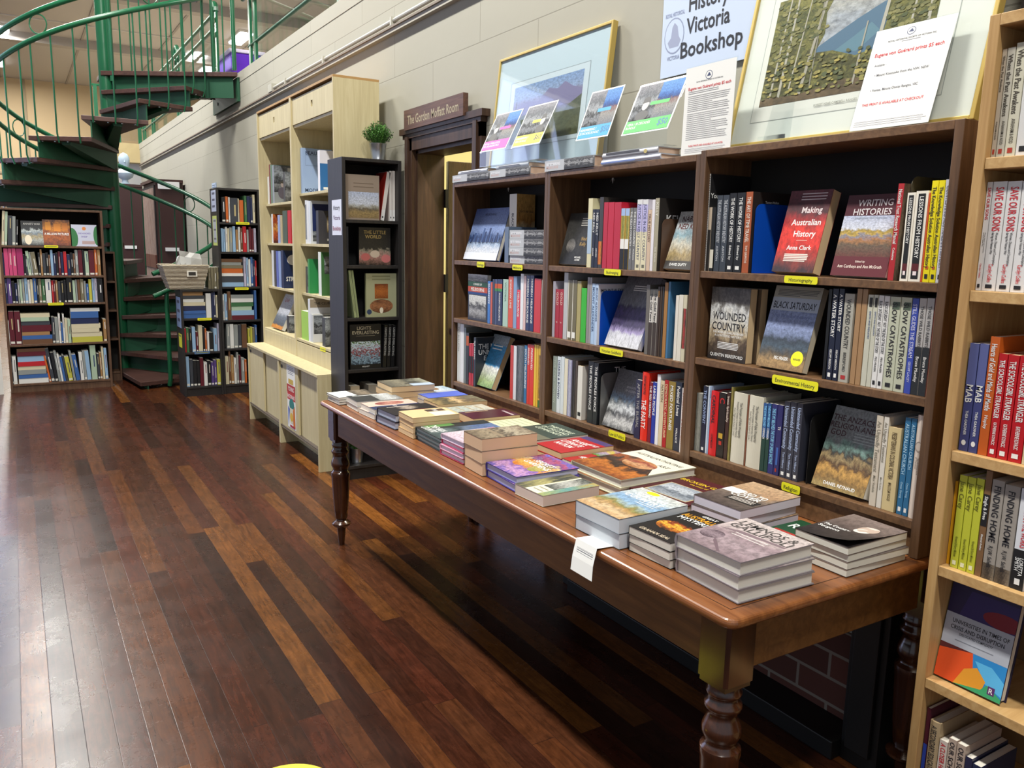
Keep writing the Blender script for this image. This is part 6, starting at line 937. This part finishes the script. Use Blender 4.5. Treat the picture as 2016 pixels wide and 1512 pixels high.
rows(fh, zh[0], 'k1575,1600,30 o1603,1620,25 w1624,1634,30 d1638,1688,35 c1690,1698,40 o1701,1728,50 e1734,1752,20 n1754,1776,22 n1778,1792,30 c1794,1810,12', ZL_, 'on top '+SH, GRP)
rows(fh, zh[1], 'l1572,1586,250 l1588,1600,255 w1603,1614,240 c1616,1628,250 g1630,1650,245 l1653,1672,235 t1675,1690,260 w1693,1706,240 h1708,1722,250 r1724,1750,236 g1752,1766,260 m1768,1784,240 m1786,1800,255 s1802,1818,250', ZL_, 'on second '+SH, GRP)
flatstack(fh, zh[2], 1576, 1728, [466, 490, 512, 534, 568, 590, 634, 664], [(CN[c][0], CN[c][1]) for c in 'hgvowdl'], ZL_, 'third-shelf pile behind the birch units', grp=GRP)
rows(fh, zh[2], 's1732,1748,455 l1750,1764,460 w1766,1780,470 b1782,1796,455 n1798,1810,470 r1812,1822,480', ZL_, 'on third '+SH, GRP)
rows(fh, zh[3], 'w1580,1594,720 l1596,1614,715 h1618,1640,700 b1806,1822,690', ZL_, 'on fourth '+SH, GRP)
flatstack(fh, zh[3], 1644, 1802, [722, 748, 776, 806, 834, 868, 900], [(CN[c][0], CN[c][1]) for c in 'gweflm'], ZL_, 'fourth-shelf pile behind the birch units', grp=GRP)
rows(fh, zh[4], 'g1610,1632,930 w1634,1660,930 g1662,1690,935 d1692,1714,935 h1717,1752,930 y1760,1776,960 y1778,1792,950 v1794,1808,955 b1810,1824,935', ZL_, 'on fifth '+SH, GRP)
rows(fh, zh[5], 'k1590,1600,1170 c1602,1626,1160 h1628,1640,1120 t1642,1662,1150 w1664,1680,1170 g1682,1696,1130 m1698,1712,1150 g1714,1736,1170 o1738,1752,1180', ZL_, 'on lowest '+SH, GRP)
rows(fl, 1.026, 'v1478,1497,528 v1499,1517,526 v1519,1537,527 v1539,1556,526', ZL_, 'beside the woven basket', 'olive books beside the basket', dep=.06, D=.16)
slabel(fh, ZL_, 1672, 1768, 205, 225, '', 'yellow label on the top shelf edge behind the birch units'); slabel(fh, ZL_, 1665, 1762, 668, 688, '', 'yellow label on the third shelf edge behind the birch units')
slabel(fl, ZL_, 1400, 1500, 884, 904, '', 'yellow label on the shelf edge under the basket'); slabel(fl, ZL_, 1378, 1488, 1120, 1142, '', 'blue label on the shelf edge under the basket', col=mat('4a6a96', .5))
for (lb, x, y0, y1, z0, z1, c, it) in (('pale sheet with printed lines on the side of the tall black bookcase', 1.6705, 8.17, 8.38, 1.76, 1.96, 'b4bcd4', 3), ('lime-edged sheet on the side of the tall black bookcase', 1.6705, 8.17, 8.36, 1.44, 1.72, 'bcc870', 2), ('pale blue sheet on the side of the low bookcase', 1.3105, 8.17, 8.40, .66, .95, '8fa6cc', 3), ('small yellow notice on the side of the low bookcase', 1.3105, 8.18, 8.34, .47, .60, 'd8d834', 1)):
    b = MB(); b.box(-.001, 0, 0, y1-y0, 0, z1-z0, mat(c, .6)); deco(b, Vector((-.001, y1-y0, 0)), Vector((0, -1, 0)), Vector((0, 0, 1)), y1-y0, z1-z0, [('l', .2, .8, .2, .8, it, .1, mat('5a5f78'))] if it != 2 else [('r', .12, .1, .88, .9, 'b0b4bc'), ('l', .25, .8, .2, .8, 3, .06, mat('6a6a70'))])
    o = b.build('paper_notice'); o.location = (x, y0, z0); tag(o, lb, 'notice')
# --- woven basket
b_u0 = fl.ray_d(*px(ZL_, 1205, 670), .02); bu0, bu1 = fl.ray_d(*px(ZL_, 1205, 670), .03)[0], fl.ray_d(*px(ZL_, 1440, 672), .03)[0]
tu0, tu1 = fl.ray_d(*px(ZL_, 1146, 505), .0)[0], fl.ray_d(*px(ZL_, 1474, 520), .0)[0]
BKM, bnt, bb = base_mat('woven_fibre', .8); tc_ = nd(bnt, 'ShaderNodeTexCoord'); wv = nd(bnt, 'ShaderNodeTexWave', Scale=26, Distortion=2.0); wv.bands_direction = 'Z'; bnt.links.new(tc_.outputs['Object'], wv.inputs[0]); bnt.links.new(ramp(bnt, [(.1, '8a7a62'), (.5, 'c4b8a0'), (1, 'ddd4c2')], wv.outputs[0]), bb.inputs['Base Color'])
bpn = nd(bnt, 'ShaderNodeBump', Strength=.8, Distance=.006); bnt.links.new(wv.outputs[0], bpn.inputs['Height']); bnt.links.new(bpn.outputs[0], bb.inputs['Normal'])
t = thing('woven_basket', 'pale woven basket holding clear plastic bags on the low black bookcase', 'basket', mat4(fl.P((bu0+bu1)/2, .15, 1.0255), fl.U, fl.D, fl.Z)); cx0 = (bu0+bu1)/2; H = .225
def ring(u0_, u1_, d0, d1, z): return [(u0_-cx0, d0-.15, z), (u1_-cx0, d0-.15, z), (u1_-cx0, d1-.15, z), (u0_-cx0, d1-.15, z)]
b = MB(); rs = []
for j in range(13):
    f = j/12; g = math.sin(f*PI/2)*.25+f*.75; w = .002 if j % 2 else -.002
    rs.append(ring(bu0+(tu0-bu0)*g-w, bu1+(tu1-bu1)*g+w, .02-.06*g-w, .27+.03*g+w, H*f))
inn = [[(x*.95, y*.93, z) for x, y, z in r] for r in rs]
al = [p for r in rs for p in r]+[p for r in inn for p in r]; fsx = []
for j in range(12):
    for k in range(4): a, c = j*4+k, j*4+(k+1) % 4; fsx += [(a, c, c+4, a+4), (52+a, 52+a+4, 52+c+4, 52+c)]
for k in range(4): fsx.append((48+k, 48+(k+1) % 4, 100+(k+1) % 4, 100+k))
fsx += [(3, 2, 1, 0), (52, 53, 54, 55)]
b.add(al, fsx, BKM); b.build('basket_body', t)
b = MB(); b.tube([(x, y, H) for x, y, z in rs[-1]], .009, BKM, 8, closed=True); b.build('rim', t, smooth=True)
b = MB(); ux, _ = fl.ray_d(*px(ZL_, 1357, 553), -.01); ux -= cx0; b.box(ux-.045, ux+.045, -.19, -.18, H*.55, H*.8, mat('e0dcd0')); b.box(ux-.032, ux+.032, -.192, -.189, H*.6, H*.74, mat('2a2824')); b.build('handle', t)
pm = mat('c8c8c4', .25)
for i, (x0, x1, h0, tl) in enumerate(((-.02, .17, .12, -.12), (-.06, .06, .10, .2))):
    b = MB(); rn = random.Random(i); vs = []
    for j in range(5):
        for k in range(5): vs.append((x0+(x1-x0)*k/4+rn.uniform(-.008, .008)+tl*(j/4)*.05, .02+.05*i+rn.uniform(-.012, .012), H-.08+(h0+.08)*j/4+(tl*(k/4-.5))*.25))
    b.add(vs, [(j*5+k, j*5+k+1, (j+1)*5+k+1, (j+1)*5+k) for j in range(4) for k in range(4)], pm)
    o = b.build('plastic_bag'); o.matrix_world = t.matrix_world.copy(); s_ = o.modifiers.new('s', 'SOLIDIFY'); s_.thickness = .006
    tag(o, ['crumpled clear bag of papers standing up in the woven basket', 'smaller crumpled clear bag leaning left in the woven basket'][i], 'bag')
# --- brown bookcase under the stairs and low shelf
fu = Fr((.785, 9.40, 0), DX_, (0, 1, 0)); case('bookcase', 'small dim bookcase under the stairs, beside the far left bookcase', fu, .11, .2, 1.35, [1.05, .75, .45, .1], WALN, WALN, th=.015, sh=.02)
# ------------------------------------------------------------------ things on top of the long bookcases
TOPZ = 1.8005
GRP = 'books lying on top of the long bookcases'; Zt = (880, 120, .248); Zu = (1280, 0, .3373)
def topbook(x0, x1, ylo, yhi, col, cn, where, z0, dep=.0, spec=None, T=None, yaw=0, D=.225, hard=True):
    u_a, _ = f1.ray_d(Zt[0]+Zt[2]*x0, 340, dep); u_b, _ = f1.ray_d(Zt[0]+Zt[2]*x1, 340, dep)
    M = mat4(f1.P(u_b, dep, z0+T/2), f1.Z, f1.D, -f1.U)
    book(f'{cn}, {where}', M, T-.0006, u_b-u_a, D, col, spine=spec, hard=hard, pages=mat('d8b8a0', .85), group=GRP)
topbook(50, 338, 0, 0, '8c8e92', 'grey photograph hardback lying flat', 'lowest under the pink price card', TOPZ, spec=MELT, T=.034, D=.125)
topbook(92, 322, 0, 0, 'a8aab4', 'pale grey hardback lying flat', 'upper one under the pink price card', TOPZ+.0345, dep=.03, T=.022, spec=[('l', .1, .8, .3, .6, 2, .12, mat('5a5a64'))], D=.095)
topbook(346, 660, 0, 0, '8c8e92', 'grey photograph hardback lying flat', 'lowest under the yellow price card', TOPZ, spec=MELT, T=.034, D=.125)
topbook(392, 646, 0, 0, 'a8aab4', 'pale grey hardback lying flat', 'upper one under the yellow price card', TOPZ+.0345, dep=.02, T=.022, spec=[('l', .1, .8, .3, .6, 2, .12, mat('5a5a64'))], D=.105)
topbook(782, 1165, 0, 0, '8c8e92', 'large grey photograph hardback lying flat', 'under the blue price card', TOPZ, spec=MELT, T=.042, D=.125)
topbook(1225, 1690, 0, 0, 'c8ccd8', 'blue-edged white hardback lying flat', 'lower one under the green price card', TOPZ, spec=[('r', 0, .2, .6, .5, '6a80b8')], T=.018, D=.125)
topbook(1232, 1668, 0, 0, 'a8aab0', 'silver-grey hardback lying flat', 'upper one under the green price card', TOPZ+.0185, spec=[('l', .08, .7, .3, .6, 1, .3, mat('4a4a50')), ('e', .8, .5, .03, .3, mat('c0b070'))], T=.024, D=.105)
def card(org, BL, BR, TL, spec, label, d0=.005, thick=.003, base=True, hold=True, zfix=None, bz=None, art_h=0):
    bl, br, tl = px(org, *BL), px(org, *BR), px(org, *TL)
    u0_, z0_ = f1.ray_d(bl[0], bl[1], d0); u1_, _ = f1.ray_d(br[0], br[1], d0); d1, z1 = f1.ray_u(tl[0], tl[1], u0_)
    if zfix is not None: z0_ = zfix
    W = u1_-u0_; dd, dz = d1-d0, z1-z0_; t_ = max(.02, math.atan2(dd, dz)); H = math.hypot(dd, dz)
    R = Matrix.Rotation(-t_, 3, f1.U); n = R @ (-f1.D); v = R @ f1.Z
    M = mat4(f1.P(u0_, d0, z0_), n, f1.U, v)      # x out of the face, y right, z up
    t = thing('price_card' if hold else 'frame', label, 'sign', M)
    b = MB(); b.box(-.0006, 0, 0, W, 0, H, WHITE); deco(b, Vector((0, 0, 0)), Vector((0, 1, 0)), Vector((0, 0, 1)), W, H, spec, lift=.0002); b.build('printed_sheet', t)
    if hold:
        b = MB(); b.box(-.003, -.0016, -.003, W+.003, -.0, H+.003, GLASS)
        zb = (bz if bz is not None else z0_); c = M.inverted()
        if base:
            P = lambda u, d, z: c @ f1.P(u, d, z)
            a0, a1 = u0_, u1_; zz = zb+.0006
            b.hexa([P(a0, d0-.005, zz), P(a1, d0-.005, zz), P(a1, d0+.05, zz), P(a0, d0+.05, zz), P(a0, d0-.005, zz+.0016), P(a1, d0-.005, zz+.0016), P(a1, d0+.05, zz+.0016), P(a0, d0+.05, zz+.0016)], GLASS)
            b.hexa([P(a0, d0-.002, zz), P(a1, d0-.002, zz), P(a1, d0, zz), P(a0, d0, zz), P(a0, d0-.002, z0_+.001), P(a1, d0-.002, z0_+.001), P(a1, d0, z0_+.001), P(a0, d0, z0_+.001)], GLASS)
        b.build('acrylic_holder', t)
    return t
PHO = lambda s: art([(0, '1c1e22'), (.2, '8a8e94'), (.35, '2a2c30'), (.5, 'a8acb0'), (.7, '6a6e74'), (1, '9a9aa0')], 6, .25, seed=s, rough=.7)
SKY = lambda s: art([(0, '7a7e88'), (.3, '9a9894'), (.45, '8a6a68'), (.52, '2c4a86'), (.62, '3a68b0'), (.72, '5a8cd0'), (1, '6a9cdc')], 6, .12, seed=s, rough=.7)
def bundle(col, txt, price, left, right, pc='2a6a9a'):
    return [('r', .03, .27, .52, .97, left), ('r', .52, .27, .97, .97, right), ('r', .4, .54, .8, .61, col), ('r', .03, .03, .97, .27, col)]+[('t', q, .06, .2-.07*i, .05, WHITE, .6, 'L') for i, q in enumerate(txt)]+([('t', price, .83, .17, .12, mat(pc), .3)] if price else [])
def face(spec, cx_, s):  # a head and shoulders in greys
    return spec[:3]+[('e', cx_, .36, .14, .1, '2c2c2e'), ('e', cx_, .56, .07, .1, 'b0aeac'), ('p', [(cx_-.08, .6), (cx_-.07, .7), (cx_, .73), (cx_+.07, .7), (cx_+.08, .62)], '2a2a2c')]+spec[3:]
card(Zt, (262, 728), (465, 700), (400, 428), face(bundle('c8309a', ['BUY ALL 3 PUBLICATIONS', 'FOR ONE AMAZING PRICE'], None, PHO(1), SKY(1)), .27, 1), 'pink banded bundle card in a clear stand, nearest the doorway', bz=TOPZ+.057)
card(Zt, (508, 692), (735, 660), (655, 365), face(bundle('d8c81c', ['REMEMBERING /', 'VERA BUNDLE'], '$60', PHO(2), PHO(5), '4a4a4a'), .75, 1), 'yellow banded bundle card priced $60 in a clear stand', bz=TOPZ+.057)
card(Zt, (1020, 638), (1275, 598), (1155, 250), bundle('1a94c8', ['REMEMBERING /', '20 DECADES BUNDLE'], '$50', PHO(3), SKY(2)), 'blue banded bundle card priced $50 in a clear stand', bz=TOPZ+.043)
card(Zt, (1380, 597), (1750, 540), (1540, 200), face(bundle('3aa84a', ['VERA / 20 DECADES', 'BUNDLE'], '$50', PHO(4), SKY(3)), .3, 1), 'green banded bundle card priced $50 in a clear stand', bz=TOPZ+.043)
def crest(x, y, r): return [('e', x, y, r, r*.7, mat('3a4468')), ('e', x, y, r*.86, r*.6, WHITE), ('p', [(x-r*.6, y-r*.2), (x-r*.3, y+r*.1), (x, y+r*.42), (x+r*.3, y+r*.2), (x+r*.6, y-r*.2)], '3a4468')]
card(Zu, (178, 915), (465, 885), (187, 400), crest(.48, .88, .07)+[('t', 'ROYAL HISTORICAL SOCIETY OF VICTORIA INC.', .5, .825, .014, INK, .6), ('t', 'Eugene von Guérard prints $5 each', .5, .76, .034, REDI, .86), ('l', .08, .7, .7, .72, 2, .005, mat('8a8a8e')), ('l', .08, .92, .5, .67, 9, .005, mat('8a8a8e')), ('l', .08, .92, .18, .47, 14, .005, mat('8a8a8e')), ('t', 'THESE PRINTS ARE AVAILABLE AT COUNTER', .5, .105, .02, REDI, .86), ('l', .08, .9, .03, .07, 3, .004, mat('9a9aa0'))], 'upright white notice with red heading in a clear holder, left of the large print', d0=.012, zfix=TOPZ+.001)
card(Zu, (1160, 785), (1620, 735), (1325, 185), crest(.47, .93, .055)+[('t', 'ROYAL HISTORICAL SOCIETY OF VICTORIA INC.', .5, .865, .016, INK, .66), ('l', .38, .62, .84, .84, 1, .004, mat('8a8a8e')), ('t', 'Eugene von Guérard prints $5 each', .5, .745, .036, REDI, .86), ('t', 'Available -', .18, .64, .022, mat('6a6a70'), .2), ('t', '• Mount Kosciusko from the NW, NSW', .14, .54, .024, mat('5a5a60'), .7, 'L'), ('t', '• Forest, Mount Otway Ranges, VIC', .14, .39, .024, mat('5a5a60'), .6, 'L'), ('t', 'THIS PRINT IS AVAILABLE AT CHECKOUT', .47, .25, .026, REDI, .78), ('l', .04, .96, .04, .08, 3, .004, mat('9a9aa0'))], 'large leaning white notice with red lettering in front of the large print', d0=.005, zfix=TOPZ+.012)
t = thing('acrylic_stand', 'small empty clear acrylic stand in front of the large print', 'stand', mat4(f3.P(.22, .012, 1.8105), f3.U, f3.D, f3.Z))
b = MB(); b.box(0, .1, 0, .035, 0, .002, GLASS); b.build('base', t)
b = MB(); b.hexa([(0, .02, .002), (.1, .02, .002), (.1, .022, .002), (0, .022, .002), (.02, .045, .15), (.09, .045, .15), (.09, .047, .15), (.02, .047, .15)], GLASS); b.build('back_rest', t)
b = MB(); b.box(0, .1, .0, .002, .002, .02, GLASS); b.build('front_lip', t)
# framed prints leaning on the wall
def framed(y_l, y_r, xb, zb, xt, zt, spec, label, mount='c4d4dc', fr_=.0115):
    W = y_l-y_r; dz, dx = zt-zb, xt-xb; H = math.hypot(dz, dx); t_ = math.atan2(dx, dz)
    R = Matrix.Rotation(-t_, 3, Vector(DY_)); n = R @ Vector((-1, 0, 0)); v = R @ Vector((0, 0, 1)); M = mat4(Vector((xb, y_l, zb)), n, Vector(DY_), v)
    t = thing('framed_print', label, 'picture', M)
    b = MB()
    for q in ((-.02, .006, 0, fr_, 0, H), (-.02, .006, W-fr_, W, 0, H), (-.02, .006, fr_, W-fr_, 0, fr_), (-.02, .006, fr_, W-fr_, H-fr_, H)): b.box(*q, GOLD)
    b.build('gilt_frame', t, bevel=.002)
    b = MB(); b.box(-.012, -.002, fr_, W-fr_, fr_, H-fr_, mat(mount, .7)); deco(b, Vector((-.002, 0, 0)), Vector((0, 1, 0)), Vector((0, 0, 1)), W, H, spec); b.build('mounted_print', t)
    b = MB(); b.box(.001, .003, fr_, W-fr_, fr_, H-fr_, GLASS); b.build('glazing', t)
MTN = art([(0, '8a8458'), (.12, '9a9468'), (.22, '6a7058'), (.42, '7a8068'), (.52, '7a7490'), (.62, '8c84a8'), (.7, '9a98b8'), (.78, 'a0b4d8'), (1, '8aaad8')], 9, .07)
framed(3.588, 2.70, 2.03, 1.8045, 2.092, 2.385, [('r', .145, .245, .855, .775, '8f9ba2'), ('r', .15, .25, .85, .77, 'ccd8de'), ('r', .19, .28, .81, .73, MTN), ('p', [(.19, .56), (.33, .6), (.43, .58), (.52, .66), (.6, .64), (.66, .68), (.73, .63), (.81, .6), (.81, .52), (.5, .5), (.19, .5)], '7d779c'), ('p', [(.19, .28), (.19, .52), (.24, .47), (.32, .5), (.4, .4), (.5, .36), (.55, .28)], art([(0, '4a5440'), (.4, '6a7458'), (1, '3f4a38')], 14, .4)), ('p', [(.6, .28), (.62, .4), (.7, .5), (.81, .56), (.81, .28)], art([(0, '6a6840'), (.5, '5a6248'), (1, '4a5240')], 14, .4)), ('p', [(.2, .32), (.21, .32), (.225, .62), (.22, .62)], '5a5448')], 'gilt-framed mountain print leaning on the wall above the doorway-side bookcases')
FOL = lambda sd: art([(0, '3f3c1c'), (.2, '6e6a30'), (.35, '4c4a22'), (.5, '8e8844'), (.65, '5a5e30'), (.8, 'a09850'), (1, '6a6e3c')], 16, .5, seed=sd, rough=.7)
spec = [('r', .095, .13, .875, .885, 'a8aaa4'), ('r', .098, .134, .872, .881, 'e6e4da'), ('r', .125, .215, .80, .79, art([(0, 'a8b0bc'), (.4, 'c4c4c4'), (.6, 'b4b8c0'), (.8, 'ccc8c0'), (1, 'b8c0cc')], 5, .2, rough=.7)),
    ('p', [(.30, .45), (.40, .52), (.50, .585), (.58, .63), (.64, .66), (.64, .40), (.3, .38)], '4f6f88'), ('p', [(.42, .44), (.5, .50), (.56, .55), (.60, .5), (.52, .42)], '5f8494'),
    ('p', [(.125, .215), (.80, .215), (.80, .40), (.62, .42), (.52, .40), (.42, .45), (.125, .48)], FOL(1)), ('p', [(.125, .4), (.33, .42), (.37, .55), (.36, .66), (.40, .79), (.125, .79)], FOL(2)), ('p', [(.60, .36), (.80, .36), (.80, .79), (.63, .79), (.60, .68), (.62, .55)], FOL(3)), ('p', [(.125, .215), (.80, .215), (.80, .25), (.5, .29), (.3, .25), (.125, .26)], art([(0, '5a4a30'), (.5, '8a7050'), (1, '6a5638')], 9, .4, rough=.7))]
rn = random.Random(3)
for x, w, l in ((.165, .009, .015), (.205, .012, .01), (.25, .006, .03), (.30, .014, .05), (.345, .007, -.01), (.53, .008, .012), (.585, .016, .03), (.70, .009, .02), (.765, .014, .005)):
    y1 = .56 if x == .53 else .79; spec.append(('p', [(x, .25+.06*rn.random()), (x+w, .25), (x+w*.7+l, y1), (x+l, y1)], rn.choice(['a8a090', '8e8878', 'b8b0a0'])))
for i in range(230):
    x = rn.choice([rn.uniform(.135, .38), rn.uniform(.62, .79)]); spec.append(('e', x, rn.uniform(.45, .775), rn.uniform(.006, .013), rn.uniform(.005, .011), rn.choice(['5e6032', '74713c', '4e5528', '827c46', '928a50'])))
for i in range(240): spec.append(('e', rn.uniform(.135, .79), rn.uniform(.25, .44), rn.uniform(.005, .012), rn.uniform(.004, .010), rn.choice(['8a8040', '6a6430', '9a9048', '4a5228', 'a8984a', '5a5c2c'])))
spec.append(('t', 'FOREST NEAR CAMPBELL RANGES', .48, .175, .012, mat('8a8a80'), .4))
framed(1.93, 1.14, 1.962, 1.8145, 2.075, 2.36, spec, 'large gilt-framed forest print leaning on the wall, cut by the picture top', mount='e6e6dc')
# shop sign on the wall
b = MB(); W, H = .55, .5; b.box(-.004, 0, 0, W, 0, H, mat('c4d2e8', .6))
LT = mat('22242c')
deco(b, Vector((-.004, W, 0)), Vector((0, -1, 0)), Vector((0, 0, 1)), W, H, [('e', .12, .28, .095, .125, mat('8e98b4')), ('e', .12, .28, .088, .115, mat('c4d2e8')), ('p', [(.06, .24), (.09, .27), (.1, .34), (.12, .37), (.15, .34), (.165, .27), (.185, .24), (.165, .2), (.08, .2)], '9aa2bc'), ('t', 'ROYAL HISTORICAL', .12, .43, .028, mat('8e98b4'), .18), ('t', 'VICTORIA', .12, .13, .028, mat('8e98b4'), .12), ('t', 'Royal', .25, .62, .11, LT, .3, 'L'), ('t', 'History', .25, .47, .11, LT, .35, 'L'), ('t', 'Victoria', .235, .32, .11, LT, .38, 'L'), ('t', 'Bookshop', .19, .165, .11, LT, .54, 'L')])
o = b.build('wall_sign'); o.location = (WX-.006, 2.435-W, 2.122); tag(o, 'pale blue bookshop sign with large black lettering on the cream wall', 'sign')

# ------------------------------------------------------------------ past 300 books: the smallest in the picture become one object
bpy.context.view_layer.update()
def scr(p):
    q = Vector(p)-CP; dd = max(.05, q.dot(cd)); return (min(2016, max(0, CX+F*q.dot(cr)/dd)), min(1512, max(0, CY-F*q.dot(cu)/dd)))
bk = []
for o in [o for o in sc.objects if o.get('category') == 'book']:
    ms = [o] if o.type == 'MESH' else [c for c in o.children if c.type == 'MESH']
    pts = [scr(m.matrix_world @ Vector(c)) for m in ms for c in m.bound_box]
    if o.type == 'MESH': pass
    x0, x1 = min(p[0] for p in pts), max(p[0] for p in pts); y0, y1 = min(p[1] for p in pts), max(p[1] for p in pts)
    bk.append(((x1-x0)*(y1-y0), o, ms))
bk.sort(key=lambda q: -q[0])
print('books', len(bk))
FARG = ('books in the far left bookcase', 'books in the low bookcase under the basket', 'books in the tall bookcase behind the birch units')
far_ = [q for q in bk if q[1].get('group') in FARG and not q[1]['label'].startswith('front-facing')]; rest = far_[max(0, len(far_)-max(0, len(bk)-300)):]
print('near', len(bk)-len(far_))
mb = MB()
for _, o, ms in rest:
    for m in ms:
        me = m.data; mw = m.matrix_world; k0 = len(mb.v); mb.v += [tuple(mw @ v.co) for v in me.vertices]; ul = me.uv_layers[0].data
        for p in me.polygons:
            mb.f.append([k0+i for i in p.vertices]); mb.m.append(mb.mi(me.materials[p.material_index])); mb.uv.append([tuple(ul[i].uv) for i in p.loop_indices])
for _, o, ms in rest:
    for m in ms:
        if m is not o: bpy.data.objects.remove(m)
    bpy.data.objects.remove(o)
if rest: tag(mb.build('book'), 'the many small old books filling the far left and far dark bookcases', 'book', kind='stuff')
